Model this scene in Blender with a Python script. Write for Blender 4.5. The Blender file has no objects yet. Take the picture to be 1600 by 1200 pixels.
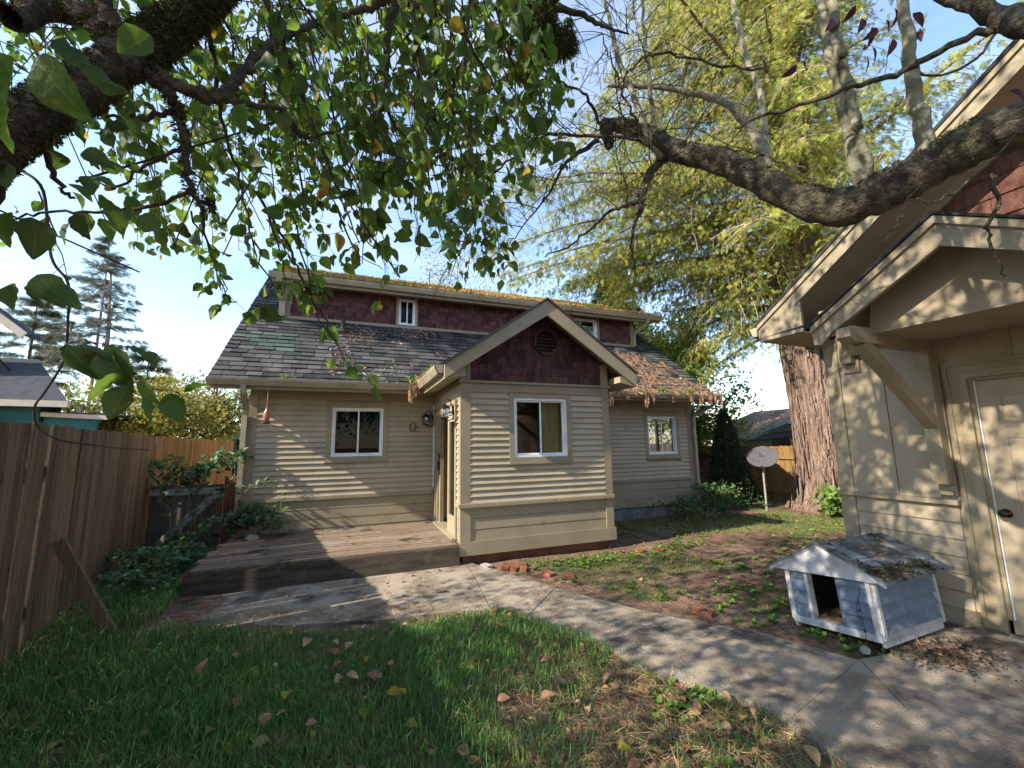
import bpy, math, random
import numpy as np
from mathutils import Vector, Matrix, Euler
R_ = math.radians
random.seed(7); RN = np.random.default_rng(7)
S = bpy.context.scene
COL = S.collection
# ------------------------------------------------------------------ camera
cam = bpy.data.cameras.new('camera'); cam.sensor_width = 36; cam.lens = 36 * 651.03 / 1600
cam.clip_start = .02; cam.clip_end = 900
co = bpy.data.objects.new('camera', cam); COL.objects.link(co); S.camera = co
RR = Vector((0.93364862, -0.35789546, -0.01452907)); UU = Vector((-0.03802712, -0.13937206, 0.98950966)); FF = Vector((0.35616596, 0.92330183, 0.14373426))
co.matrix_world = Matrix(((RR.x, UU.x, -FF.x, 0), (RR.y, UU.y, -FF.y, 0), (RR.z, UU.z, -FF.z, 1.5), (0, 0, 0, 1)))
# ------------------------------------------------------------------ light
SUN = Vector((-1, -.155, .68)).normalized()
sd = bpy.data.lights.new('sun', 'SUN'); sd.energy = 4.1; sd.angle = R_(.55); sd.color = (1, .9, .74)
so = bpy.data.objects.new('sun', sd); COL.objects.link(so)
so.rotation_euler = SUN.to_track_quat('Z', 'Y').to_euler()
w = bpy.data.worlds.new('World'); S.world = w; w.use_nodes = True
nt = w.node_tree; bg = nt.nodes['Background']
sky = nt.nodes.new('ShaderNodeTexSky'); sky.sky_type = 'NISHITA'; sky.sun_disc = False
sky.sun_elevation = R_(34); sky.sun_rotation = math.atan2(SUN.x, SUN.y)
sky.air_density = 1.1; sky.dust_density = .25; sky.ozone_density = 1.3
tc = nt.nodes.new('ShaderNodeTexCoord'); mp = nt.nodes.new('ShaderNodeMapping'); mp.inputs['Scale'].default_value = (1.2, 1.2, 4)
nz = nt.nodes.new('ShaderNodeTexNoise'); nz.inputs['Scale'].default_value = 1.6; nz.inputs['Detail'].default_value = 8; nz.inputs['Roughness'].default_value = .62
rp = nt.nodes.new('ShaderNodeValToRGB'); rp.color_ramp.elements[0].position = .42; rp.color_ramp.elements[0].color = (0, 0, 0, 1)
rp.color_ramp.elements[1].position = .8; rp.color_ramp.elements[1].color = (.5, .5, .5, 1)
mx = nt.nodes.new('ShaderNodeMix'); mx.data_type = 'RGBA'; mx.inputs['B'].default_value = (3.6, 3.75, 4.0, 1)
L = nt.links.new
L(tc.outputs['Generated'], mp.inputs[0]); L(mp.outputs[0], nz.inputs[0]); L(nz.outputs[0], rp.inputs[0]); L(rp.outputs[0], mx.inputs['Factor'])
L(sky.outputs[0], mx.inputs['A']); L(mx.outputs['Result'], bg.inputs[0]); bg.inputs[1].default_value = .15
S.view_settings.view_transform = 'Standard'; S.view_settings.look = 'None'; S.view_settings.exposure = 1.42; S.view_settings.gamma = 1
S.view_settings.use_curve_mapping = False
S.render.engine = 'CYCLES'
S.cycles.max_bounces = 7; S.cycles.transparent_max_bounces = 12; S.cycles.use_denoising = True
# ------------------------------------------------------------------ materials
def rgb(c): return (c[0], c[1], c[2], 1)
def M(name, c1, c2=None, sc=3, stretch=(1, 1, 1), lo=.42, hi=.62, c3=None, sc3=1.2, lo3=.55, hi3=.68, st3=(1, 1, 1), var=.12, hue=0, rough=.75, bump=.15, bsc=40, bst=None, spec=.25,
      trans=0, metal=0, c4=None, sc4=8, lo4=.6, hi4=.66, tcol=None, zfade=None):
    m = bpy.data.materials.new(name); m.use_nodes = True; t = m.node_tree; N = t.nodes; lk = t.links.new
    p = N['Principled BSDF']; p.inputs['Roughness'].default_value = rough; p.inputs['Specular IOR Level'].default_value = spec; p.inputs['Metallic'].default_value = metal
    geo = N.new('ShaderNodeNewGeometry')
    def noise(scale, st, det=7, ro=.6):
        mpn = N.new('ShaderNodeMapping'); mpn.inputs['Scale'].default_value = st; lk(geo.outputs['Position'], mpn.inputs[0])
        n = N.new('ShaderNodeTexNoise'); n.inputs['Scale'].default_value = scale; n.inputs['Detail'].default_value = det; n.inputs['Roughness'].default_value = ro
        lk(mpn.outputs[0], n.inputs[0]); return n.outputs[0]
    def step(sock, lo, hi):
        mr = N.new('ShaderNodeMapRange'); mr.interpolation_type = 'SMOOTHSTEP'; mr.inputs[1].default_value = lo; mr.inputs[2].default_value = hi; lk(sock, mr.inputs[0]); return mr.outputs[0]
    col = N.new('ShaderNodeRGB'); col.outputs[0].default_value = rgb(c1); cur = col.outputs[0]
    for cc, s_, l_, h_, st in ((c2, sc, lo, hi, stretch), (c3, sc3, lo3, hi3, st3), (c4, sc4, lo4, hi4, (1, 1, 1))):
        if cc is None: continue
        mxx = N.new('ShaderNodeMix'); mxx.data_type = 'RGBA'; lk(step(noise(s_, st), l_, h_), mxx.inputs['Factor']); lk(cur, mxx.inputs['A']); mxx.inputs['B'].default_value = rgb(cc); cur = mxx.outputs['Result']
    oi = N.new('ShaderNodeObjectInfo'); ad = N.new('ShaderNodeMath'); ad.operation = 'ADD'; lk(oi.outputs['Random'], ad.inputs[0]); lk(geo.outputs['Random Per Island'], ad.inputs[1])
    fr = N.new('ShaderNodeMath'); fr.operation = 'FRACT'; lk(ad.outputs[0], fr.inputs[0])
    hs = N.new('ShaderNodeHueSaturation'); lk(cur, hs.inputs['Color'])
    v = N.new('ShaderNodeMapRange'); v.inputs[3].default_value = 1 - var; v.inputs[4].default_value = 1 + var; lk(fr.outputs[0], v.inputs[0]); lk(v.outputs[0], hs.inputs['Value'])
    if hue:
        m7 = N.new('ShaderNodeMath'); m7.operation = 'MULTIPLY'; m7.inputs[1].default_value = 7.31; lk(fr.outputs[0], m7.inputs[0])
        f7 = N.new('ShaderNodeMath'); f7.operation = 'FRACT'; lk(m7.outputs[0], f7.inputs[0])
        h = N.new('ShaderNodeMapRange'); h.inputs[3].default_value = .5 - hue; h.inputs[4].default_value = .5 + hue * .6; lk(f7.outputs[0], h.inputs[0]); lk(h.outputs[0], hs.inputs['Hue'])
    lk(hs.outputs[0], p.inputs['Base Color'])
    if bump:
        b = N.new('ShaderNodeBump'); b.inputs['Strength'].default_value = min(1, bump * 3); b.inputs['Distance'].default_value = .02 * bump / .15 * (40 / bsc) ** .5
        lk(noise(bsc, bst or stretch, 5), b.inputs['Height']); lk(b.outputs[0], p.inputs['Normal'])
    if trans:
        tr = N.new('ShaderNodeBsdfTranslucent'); ms = N.new('ShaderNodeMixShader'); ms.inputs[0].default_value = trans
        if tcol:
            mt = N.new('ShaderNodeMix'); mt.data_type = 'RGBA'; mt.blend_type = 'MULTIPLY'; mt.inputs['Factor'].default_value = 1; lk(hs.outputs[0], mt.inputs['A']); mt.inputs['B'].default_value = rgb(tcol); lk(mt.outputs['Result'], tr.inputs[0])
        else: lk(hs.outputs[0], tr.inputs[0])
        lk(p.outputs[0], ms.inputs[1]); lk(tr.outputs[0], ms.inputs[2]); lk(ms.outputs[0], N['Material Output'].inputs[0])
    return m
def glass(name, tint, refl=1.0):
    m = bpy.data.materials.new(name); m.use_nodes = True; t = m.node_tree; N = t.nodes; lk = t.links.new
    g = N.new('ShaderNodeBsdfGlossy'); g.inputs['Roughness'].default_value = .015; g.inputs['Color'].default_value = (1, 1, 1, 1)
    tr = N.new('ShaderNodeBsdfTransparent'); tr.inputs[0].default_value = rgb(tint)
    f = N.new('ShaderNodeFresnel'); f.inputs[0].default_value = 1.75; ml = N.new('ShaderNodeMath'); ml.operation = 'MULTIPLY'; ml.inputs[1].default_value = refl; lk(f.outputs[0], ml.inputs[0])
    ms = N.new('ShaderNodeMixShader'); lk(ml.outputs[0], ms.inputs[0]); lk(tr.outputs[0], ms.inputs[1]); lk(g.outputs[0], ms.inputs[2]); lk(ms.outputs[0], N['Material Output'].inputs[0])
    return m
m_clap = M('tan_clapboard_paint', (.385, .32, .232), (.34, .282, .203), 2.5, c3=(.27, .225, .155), sc3=7, lo3=.64, hi3=.8, var=.05, rough=.6, bump=.05, bsc=60, bst=(.2, 1, 3))
m_trim = M('olive_tan_trim_paint', (.29, .24, .165), (.255, .21, .142), 3, c3=(.19, .155, .10), sc3=6, lo3=.62, hi3=.8, var=.05, rough=.6, bump=.06, bsc=50)
m_gpaint = M('garage_tan_paint', (.34, .28, .20), (.295, .243, .172), 2.2, c3=(.24, .21, .13), sc3=5, lo3=.62, hi3=.82, var=.04, rough=.65, bump=.07, bsc=70)
m_gtrim = M('garage_trim_paint', (.30, .245, .165), (.255, .208, .138), 4, c3=(.17, .145, .085), sc3=9, lo3=.6, hi3=.75, var=.05, rough=.65, bump=.12, bsc=60)
m_wshin = M('red_brown_cedar_shingle', (.135, .06, .058), (.08, .037, .038), 9, (3, 3, .5), .4, .65, c3=(.22, .10, .075), sc3=6, lo3=.6, hi3=.75, var=.45, hue=.012, rough=.85, bump=.3, bsc=60, bst=(3, 3, .3))
m_gshin = M('garage_shingle', (.20, .095, .07), (.14, .06, .045), 9, (3, 3, .5), .4, .65, var=.22, rough=.85, bump=.3, bsc=60, bst=(3, 3, .3))
m_roof = M('asphalt_shingle', (.068, .067, .070), (.042, .042, .046), 3, c3=(.125, .13, .10), sc3=1.1, lo3=.55, hi3=.75, c4=(.055, .082, .07), sc4=.7, lo4=.54, hi4=.68, var=.55, rough=.92, bump=.25, bsc=140)
m_roofd = M('dark_shingle', (.05, .05, .052), (.03, .03, .032), 4, var=.3, rough=.9, bump=.25, bsc=120)
m_moss = M('golden_roof_moss', (.56, .36, .09), (.44, .28, .08), 6, c3=(.40, .22, .08), sc3=3, var=.35, hue=.02, rough=.95, bump=.5, bsc=50)
m_needle = M('brown_needle_litter', (.36, .225, .14), (.22, .13, .085), 6, c3=(.48, .33, .20), sc3=9, var=.45, hue=.012, rough=.9, bump=.0)
m_white = M('white_vinyl', (.74, .76, .80), (.66, .68, .72), 6, var=.02, rough=.35, bump=0, spec=.5)
m_gut = M('taupe_gutter', (.33, .28, .20), (.27, .225, .155), 4, c3=(.16, .13, .09), sc3=9, lo3=.62, hi3=.78, var=.04, rough=.45, bump=.03, spec=.4)
m_fence = M('weathered_cedar_fence', (.34, .235, .14), (.19, .135, .085), 5, (6, 6, .35), .38, .66, c3=(.44, .37, .27), sc3=7, lo3=.6, hi3=.74, st3=(7, 7, .25), var=.28, hue=.012, rough=.9, bump=.35, bsc=40, bst=(5, 5, .2), c4=(.07, .045, .03), sc4=7, lo4=.68, hi4=.73)
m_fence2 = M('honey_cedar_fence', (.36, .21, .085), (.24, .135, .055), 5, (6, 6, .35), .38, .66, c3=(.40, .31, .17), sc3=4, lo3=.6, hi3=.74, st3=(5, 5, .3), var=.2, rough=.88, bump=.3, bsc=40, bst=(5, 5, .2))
m_gate = M('grey_brown_gate_wood', (.17, .14, .13), (.11, .09, .085), 6, (6, 6, .4), c3=(.19, .18, .17), sc3=5, lo3=.62, hi3=.75, st3=(5, 5, .3), var=.2, rough=.9, bump=.3, bsc=40, bst=(5, 5, .2))
m_gateb = M('grey_brace_wood', (.34, .335, .33), (.16, .155, .15), 7, (2, 2, 2), var=.1, rough=.9, bump=.25, bsc=40)
m_redpost = M('red_brown_post', (.17, .075, .04), (.10, .045, .03), 6, (6, 6, .4), var=.1, rough=.85, bump=.25, bsc=40, bst=(5, 5, .2))
m_deck = M('weathered_deck_board', (.46, .345, .25), (.30, .22, .16), 5, (.35, 6, 6), .4, .64, c3=(.56, .49, .41), sc3=5, lo3=.56, hi3=.7, st3=(.3, 7, 7), c4=(.10, .065, .04), sc4=2.4, lo4=.56, hi4=.68, var=.16, rough=.88, bump=.4, bsc=40, bst=(.2, 6, 6))
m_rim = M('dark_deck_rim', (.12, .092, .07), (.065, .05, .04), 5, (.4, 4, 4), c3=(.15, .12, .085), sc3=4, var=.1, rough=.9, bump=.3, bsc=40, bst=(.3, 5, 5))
m_conc = M('old_concrete', (.38, .315, .24), (.24, .195, .15), 3.0, lo=.42, hi=.6, c3=(.10, .085, .07), sc3=1.9, lo3=.5, hi3=.66, c4=(.42, .385, .33), sc4=7, lo4=.56, hi4=.7, var=.03, rough=.9, bump=.28, bsc=70)
m_conc2 = M('house_footing', (.20, .20, .21), (.14, .14, .15), 4, var=.05, rough=.9, bump=.2)
m_brickf = M('brick_footing', (.19, .075, .045), (.12, .055, .035), 5, var=.1, rough=.9, bump=.2)
m_brick = M('red_clay_brick', (.30, .10, .06), (.20, .07, .045), 14, c3=(.24, .16, .12), sc3=16, lo3=.5, hi3=.65, var=.2, rough=.9, bump=.35, bsc=60)
m_dog = M('blue_grey_siding', (.15, .19, .255), (.12, .155, .21), 8, c3=(.09, .105, .13), sc3=10, lo3=.6, hi3=.78, var=.07, rough=.6, bump=.07, bsc=50)
m_dogt = M('worn_white_trim', (.46, .46, .48), (.34, .34, .345), 10, c3=(.22, .20, .18), sc3=16, lo3=.62, hi3=.72, var=.05, rough=.7, bump=.15, bsc=50)
m_dogr = M('grey_kennel_shingle', (.21, .225, .245), (.14, .15, .165), 9, c3=(.09, .07, .05), sc3=7, lo3=.58, hi3=.68, var=.45, rough=.9, bump=.3, bsc=130)
m_dmoss = M('dark_moss', (.075, .075, .02), (.05, .045, .02), 20, c3=(.17, .10, .045), sc3=14, var=.4, hue=.02, rough=.95, bump=.4, bsc=60)
m_dark = M('dark_interior', (.02, .018, .016), var=0, rough=.9, bump=0)  # near-black: the darkness of unlit interiors is put into the colour
m_blk = M('black_metal', (.022, .02, .02), (.04, .035, .03), 20, var=.05, rough=.4, bump=.05, spec=.5, metal=.6)
m_inner = M('yellow_interior_wall', (.55, .43, .17), (.48, .37, .15), 1.5, var=.02, rough=.8, bump=0)
m_floor = M('interior_floor', (.20, .13, .08), var=0, rough=.5, bump=0)
m_curt = M('yellow_curtain', (.62, .50, .22), (.52, .42, .17), 6, (4, 4, .3), var=.05, rough=.9, bump=0, trans=.4)
m_red = M('red_rail', (.30, .035, .02), var=0, rough=.5, bump=0)
m_bark = M('mossy_apple_bark', (.17, .14, .11), (.08, .066, .055), 14, c3=(.13, .14, .09), sc3=9, lo3=.56, hi3=.7, c4=(.28, .29, .27), sc4=22, lo4=.66, hi4=.72, var=.12, rough=.95, bump=.6, bsc=38)
m_bark2 = M('plum_bark', (.17, .145, .105), (.075, .065, .05), 16, c3=(.20, .19, .09), sc3=7, lo3=.55, hi3=.7, c4=(.36, .36, .33), sc4=18, lo4=.66, hi4=.72, var=.1, rough=.92, bump=.6, bsc=34)
m_shoot = M('smooth_shoot_bark', (.26, .245, .17), (.19, .18, .12), 12, c3=(.35, .34, .27), sc3=20, var=.12, rough=.85, bump=.2, bsc=50)
m_twig = M('dark_twig', (.045, .034, .028), (.08, .065, .05), 20, var=.3, rough=.9, bump=.0)
m_twig2 = M('pale_dead_twig', (.42, .33, .27), (.26, .19, .15), 8, var=.35, rough=.9, bump=0)
m_cedar = M('cedar_bark', (.52, .37, .285), (.26, .165, .13), 7, (3.2, 3.2, .28), .38, .62, c3=(.52, .43, .35), sc3=4, lo3=.56, hi3=.72, st3=(4, 4, .35), c4=(.30, .12, .07), sc4=1.3, lo4=.58, hi4=.7, var=.08, rough=.95, bump=.9, bsc=11, bst=(3, 3, .22))
m_leaf = M('apple_leaf', (.085, .15, .035), (.12, .195, .045), 9, c3=(.22, .20, .035), sc3=14, lo3=.62, hi3=.72, c4=(.20, .095, .03), sc4=40, lo4=.68, hi4=.74, var=.35, hue=.035, rough=.5, bump=.1, bsc=60, trans=.5, spec=.35, tcol=(1.6, 1.65, .9))
def veins(m, dark=.72, light=1.5):
    t = m.node_tree; N = t.nodes; lk = t.links.new; tc = N.new('ShaderNodeTexCoord'); sp = N.new('ShaderNodeSeparateXYZ'); lk(tc.outputs['Generated'], sp.inputs[0])
    def mth(op, a, b=None):
        n = N.new('ShaderNodeMath'); n.operation = op
        for i, v in enumerate((a, b)):
            if v is None: continue
            if isinstance(v, (int, float)): n.inputs[i].default_value = v
            else: lk(v, n.inputs[i])
        return n.outputs[0]
    ax = mth('ABSOLUTE', mth('SUBTRACT', sp.outputs[0], .5)); mid = mth('LESS_THAN', ax, .018); sv = mth('FRACT', mth('MULTIPLY', mth('SUBTRACT', sp.outputs[1], mth('MULTIPLY', ax, .75)), 7.5)); side = mth('LESS_THAN', sv, .10)
    v = mth('MAXIMUM', mid, mth('MULTIPLY', side, .55)); hs = [n for n in N if n.type == 'HUE_SAT'][0]; mr = N.new('ShaderNodeMapRange'); mr.inputs[3].default_value = 1; mr.inputs[4].default_value = light; lk(v, mr.inputs[0])
    outs = [l.to_socket for l in hs.outputs[0].links]; mm = N.new('ShaderNodeMix'); mm.data_type = 'RGBA'; mm.blend_type = 'MULTIPLY'; mm.inputs['Factor'].default_value = 1; lk(hs.outputs[0], mm.inputs['A']); cb = N.new('ShaderNodeCombineColor')
    for i in range(3): lk(mr.outputs[0], cb.inputs[i])
    lk(cb.outputs[0], mm.inputs['B'])
    for o in outs: lk(mm.outputs['Result'], o)
    return m
m_leafb = veins(M('shaded_large_apple_leaf', (.055, .105, .028), (.085, .14, .035), 12, c3=(.20, .17, .04), sc3=22, lo3=.6, hi3=.72, c4=(.16, .08, .03), sc4=60, lo4=.64, hi4=.70, var=.35, hue=.03, rough=.5, bump=.12, bsc=80, trans=.42, spec=.35, tcol=(1.5, 1.6, .9)))  # greens darker than apple_leaf, so the near leaves look shaded
m_leafy = M('yellowing_leaf', (.42, .33, .04), (.35, .30, .05), 20, c3=(.30, .13, .03), sc3=30, var=.3, hue=.03, rough=.55, bump=.05, trans=.45)
m_plum = M('purple_leaf', (.075, .02, .03), (.12, .035, .04), 20, var=.3, rough=.5, bump=0, trans=.35)
m_cfol = M('cedar_foliage', (.17, .225, .05), (.36, .365, .075), 1.6, lo=.42, hi=.6, c3=(.10, .15, .055), sc3=1.1, lo3=.50, hi3=.68, var=.6, hue=.03, rough=.7, bump=0, trans=.42, tcol=(1.5, 1.4, .8))
m_grass = M('lawn_grass', (.095, .22, .055), (.13, .27, .065), 3, c3=(.22, .23, .09), sc3=2.6, lo3=.5, hi3=.7, var=.55, hue=.025, rough=.6, bump=0, trans=.3, spec=.3)
m_weed = M('bright_weed', (.13, .235, .045), (.18, .28, .06), 7, var=.35, hue=.02, rough=.6, bump=0, trans=.35)
m_ivy = M('bramble_leaf', (.075, .16, .045), (.05, .115, .035), 9, var=.4, hue=.015, rough=.5, bump=0, trans=.3, spec=.4)
m_dkgreen = M('dark_evergreen', (.022, .042, .018), (.035, .06, .022), 4, var=.45, hue=.01, rough=.75, bump=0, trans=.15)
m_fir = M('fir_needle', (.10, .125, .09), (.16, .175, .11), 2, var=.4, hue=.01, rough=.8, bump=0, trans=.2)
m_debris = M('dark_soil_debris', (.10, .065, .045), (.05, .035, .028), 20, c3=(.20, .12, .07), sc3=16, var=.4, rough=.95, bump=0)
m_yel = M('yellow_green_leaf', (.29, .28, .045), (.38, .33, .05), 1.2, c3=(.15, .20, .04), sc3=1, lo3=.52, hi3=.66, var=.45, hue=.02, rough=.6, bump=0, trans=.42)
m_brt = M('bright_green_leaf', (.12, .22, .03), (.20, .28, .04), 1.2, c3=(.055, .11, .025), sc3=.9, lo3=.5, hi3=.66, var=.45, hue=.02, rough=.6, bump=0, trans=.4)
m_mixl = M('olive_leaf', (.24, .24, .07), (.32, .28, .10), 1.4, c3=(.10, .13, .04), sc3=1, lo3=.5, hi3=.66, var=.45, hue=.03, rough=.6, bump=0, trans=.4)
m_straw = M('dry_straw', (.40, .29, .16), (.26, .17, .09), 9, var=.4, rough=.9, bump=0)
m_litter = M('fallen_leaf', (.34, .22, .12), (.22, .12, .07), 9, c3=(.48, .36, .06), sc3=7, lo3=.6, hi3=.66, c4=(.44, .40, .24), sc4=5, lo4=.62, hi4=.68, var=.4, hue=.02, rough=.75, bump=.1, trans=.15)
m_ground = M('bare_soil', (.27, .165, .115), (.18, .11, .075), 3, c3=(.38, .245, .17), sc3=1.1, lo3=.5, hi3=.7, c4=(.07, .095, .035), sc4=2.6, lo4=.57, hi4=.66, var=0, rough=.97, bump=.7, bsc=26)
m_teal = M('teal_siding', (.018, .115, .125), (.014, .095, .105), 3, var=.03, rough=.6, bump=.03)
m_tealt = M('cream_trim', (.50, .43, .35), (.42, .36, .29), 4, var=.03, rough=.6, bump=.02)
m_nroof = M('brown_neighbour_roof', (.25, .18, .14), (.17, .12, .095), 5, c3=(.11, .08, .065), sc3=1.2, lo3=.52, hi3=.64, var=.1, rough=.95, bump=.3, bsc=60)
m_nroof2 = M('slate_neighbour_roof', (.055, .06, .07), (.04, .045, .052), 5, var=.25, rough=.95, bump=.3, bsc=60)
m_nwall = M('pale_neighbour_wall', (.30, .32, .35), (.26, .28, .3), 3, var=.03, rough=.7, bump=.03)
m_blue = M('blue_siding', (.06, .15, .28), (.05, .13, .25), 3, var=.03, rough=.6, bump=0)
m_dish = M('pale_dish_paint', (.085, .085, .094), (.07, .07, .077), 8, var=.02, rough=.9, bump=.02, spec=.08)
m_galv = M('galvanised_pole', (.36, .35, .33), (.26, .25, .23), 12, var=.02, rough=.5, bump=.03, metal=.3)
m_knob = M('bronze_knob', (.05, .035, .025), var=0, rough=.3, bump=0, metal=.8, spec=.5)
m_pink = M('clear_red_feeder', (.50, .20, .15), (.36, .13, .09), 30, var=.05, rough=.25, bump=0, trans=.3, spec=.5)
m_car = M('silver_car_paint', (.50, .53, .58), (.42, .45, .5), 4, var=.02, rough=.3, bump=0, spec=.6)
m_tyre = M('tyre_rubber', (.02, .02, .02), var=0, rough=.8, bump=0)
m_rock = M('pale_rock', (.42, .41, .39), (.28, .27, .25), 10, var=.1, rough=.9, bump=.3)
m_cord = M('black_cable', (.02, .02, .02), var=0, rough=.5, bump=0)
g_clear = glass('window_glass', (.86, .9, .9), .38)
g_dark = glass('screened_glass', (.05, .055, .065), .16)
g_mid = glass('mesh_screen_glass', (.42, .43, .44), .5)
g_blue = glass('door_glass', (.55, .68, .72), 1.6)
# ------------------------------------------------------------------ object helpers
ORI = {}
def meta(o, label=None, cat=None, group=None, kind=None):
    if label: o['label'] = label
    if cat: o['category'] = cat
    if group: o['group'] = group
    if kind: o['kind'] = kind
    return o
def thing(name, loc, label, cat, group=None, rot=None, kind=None):
    o = bpy.data.objects.new(name, None); COL.objects.link(o); o.location = loc; o.empty_display_size = .2
    if rot: o.rotation_euler = rot; ORI[o.name] = Vector((0, 0, 0))
    else: ORI[o.name] = Vector(loc)
    return meta(o, label, cat, group, kind)
def link(name, me, mat, parent=None, kind=None, label=None, cat=None, group=None, loc=None):
    if mat is not None and len(me.materials) == 0: me.materials.append(mat)
    o = bpy.data.objects.new(name, me); COL.objects.link(o)
    if loc is not None: o.location = loc
    if parent is not None:
        o.parent = parent
        if parent.type == 'EMPTY' and parent.name in ORI and parent.parent is None: o.location = Vector(o.location) - ORI[parent.name]
    return meta(o, label, cat, group, kind)
class MB:
    def __init__(s): s.v = []; s.f = []
    def hexa(s, p):
        n = len(s.v); p = [Vector(q) for q in p]
        vol = (p[1] - p[0]).cross(p[3] - p[0]).dot(p[4] - p[0])
        fs = [(0, 3, 2, 1), (4, 5, 6, 7), (0, 1, 5, 4), (1, 2, 6, 5), (2, 3, 7, 6), (3, 0, 4, 7)]
        if vol < 0: fs = [tuple(reversed(f)) for f in fs]
        s.v += [tuple(q) for q in p]; s.f += [tuple(n + i for i in f) for f in fs]; return s
    def box(s, x0, x1, y0, y1, z0, z1):
        return s.hexa([(x0, y0, z0), (x1, y0, z0), (x1, y1, z0), (x0, y1, z0), (x0, y0, z1), (x1, y0, z1), (x1, y1, z1), (x0, y1, z1)])
    def prism(s, poly, vec):          # polygon (3-D points) extruded by vec
        n = len(s.v); k = len(poly); vec = Vector(vec); P = [Vector(q) for q in poly]
        nn = Vector((0, 0, 0))
        for i in range(k): nn += P[i].cross(P[(i + 1) % k])
        if nn.dot(vec) > 0: P.reverse()
        s.v += [tuple(q) for q in P] + [tuple(q + vec) for q in P]
        s.f.append(tuple(range(n, n + k))); s.f.append(tuple(reversed(range(n + k, n + 2 * k))))
        for i in range(k): s.f.append((n + (i + 1) % k, n + i, n + k + i, n + k + (i + 1) % k))
        return s
    def beam(s, a, b, w, h, up=(0, 0, 1)):
        a = Vector(a); b = Vector(b); d = (b - a).normalized(); u = Vector(up); sx = d.cross(u).normalized() * w / 2; uu = sx.cross(d).normalized() * h / 2
        return s.hexa([a - sx - uu, a + sx - uu, b + sx - uu, b - sx - uu, a - sx + uu, a + sx + uu, b + sx + uu, b - sx + uu])
    def tube(s, pts, rs, n=7):
        V, F = tube_np(pts, rs, n); o = len(s.v); s.v += [tuple(q) for q in V.tolist()]; s.f += [tuple(o + i for i in f) for f in F.tolist()]; return s
    def lathe(s, prof, c, n=16, axis=None):
        o = len(s.v); m = len(prof); mat = Matrix.Identity(3)
        if axis is not None: mat = Vector(axis).to_track_quat('Z', 'Y').to_matrix()
        for (r, z) in prof:
            for i in range(n):
                a = 2 * math.pi * i / n; s.v.append(tuple(mat @ Vector((r * math.cos(a), r * math.sin(a), z)) + Vector(c)))
        for j in range(m - 1):
            for i in range(n): s.f.append((o + j * n + i, o + j * n + (i + 1) % n, o + (j + 1) * n + (i + 1) % n, o + (j + 1) * n + i))
        return s
    def mesh(s, name='m', smooth=False):
        me = bpy.data.meshes.new(name); me.from_pydata(s.v, [], s.f); me.update()
        if smooth: me.polygons.foreach_set('use_smooth', [True] * len(me.polygons))
        return me
    def put(s, name, mat, parent=None, smooth=False, **k): return link(name, s.mesh(name, smooth), mat, parent, **k)
def tube_np(pts, rs, n=7):
    P = np.array(pts, float); k = len(P); rs = np.broadcast_to(np.array(rs, float), (k,)) if np.ndim(rs) == 0 or len(rs) == k else np.interp(np.linspace(0, 1, k), np.linspace(0, 1, len(rs)), rs)
    T = np.gradient(P, axis=0); T /= np.linalg.norm(T, axis=1)[:, None] + 1e-9
    ref = np.array([0, 0, 1.]) if abs(T[0, 2]) < .85 else np.array([1., 0, 0])
    a = np.arange(n) * 2 * np.pi / n; V = np.zeros((k, n, 3))
    for i in range(k):
        A = np.cross(T[i], ref); A /= np.linalg.norm(A) + 1e-9; B = np.cross(T[i], A); ref = np.cross(A, T[i]) if False else ref
        V[i] = P[i] + rs[i] * (np.cos(a)[:, None] * A + np.sin(a)[:, None] * B)
    F = [[i * n + j, i * n + (j + 1) % n, (i + 1) * n + (j + 1) % n, (i + 1) * n + j] for i in range(k - 1) for j in range(n)]
    return V.reshape(-1, 3), np.array(F)
def tubes(list_, name, mat, parent, kind='stuff', **k):    # many (pts, radii, sides) as one mesh
    Vs, Fs, o = [], [], 0
    for pts, rs, n in list_:
        V, F = tube_np(pts, rs, n); Vs.append(V); Fs.append(F + o); o += len(V)
    return link(name, np_mesh(np.concatenate(Vs), np.concatenate(Fs), True), mat, parent, kind, **k)
def np_mesh(V, F, smooth=False):
    me = bpy.data.meshes.new('m'); F = np.ascontiguousarray(F, dtype=np.int32); k = F.shape[1]
    me.vertices.add(len(V)); me.vertices.foreach_set('co', np.ascontiguousarray(V, dtype=np.float32).ravel())
    me.loops.add(F.size); me.loops.foreach_set('vertex_index', F.ravel())
    me.polygons.add(len(F)); me.polygons.foreach_set('loop_start', np.arange(0, F.size, k, dtype=np.int32))
    if smooth: me.polygons.foreach_set('use_smooth', np.ones(len(F), bool))
    me.update(calc_edges=True); return me
# leaf templates: verts (x across, y along, z up) unit length; faces quads
def tpl(half, droop=.15, fold=.12, n=4):
    V, F = [], []
    for i in range(n + 1):
        t = i / n; wv = half * math.sin(math.pi * (t ** .8) * .96 + .06); z = -droop * t * t
        V += [(-wv, t, z + fold * wv * 2), (0, t, z), (wv, t, z + fold * wv * 2)]
    for i in range(n):
        a = 3 * i; F += [(a, a + 1, a + 4, a + 3), (a + 1, a + 2, a + 5, a + 4)]
    return np.array(V), np.array(F)
LEAF = tpl(.36, .2, .25, 6); LEAF2 = (np.array([(-.3, .35, .05), (0, 0, 0), (.3, .35, .05), (0, 1, -.1), ]), np.array([(0, 1, 2, 3)]))
LEAF3 = (np.array([(0, 0, 0), (-.32, .3, .08), (-.26, .72, .04), (0, 1, -.12), (.26, .72, .04), (.32, .3, .08), (0, .5, -.03)]), np.array([(0, 6, 2, 1), (6, 3, 3, 2), (0, 5, 4, 6), (6, 4, 3, 3)]))
LEAF4 = tpl(.38, .22, .25, 4)
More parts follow.
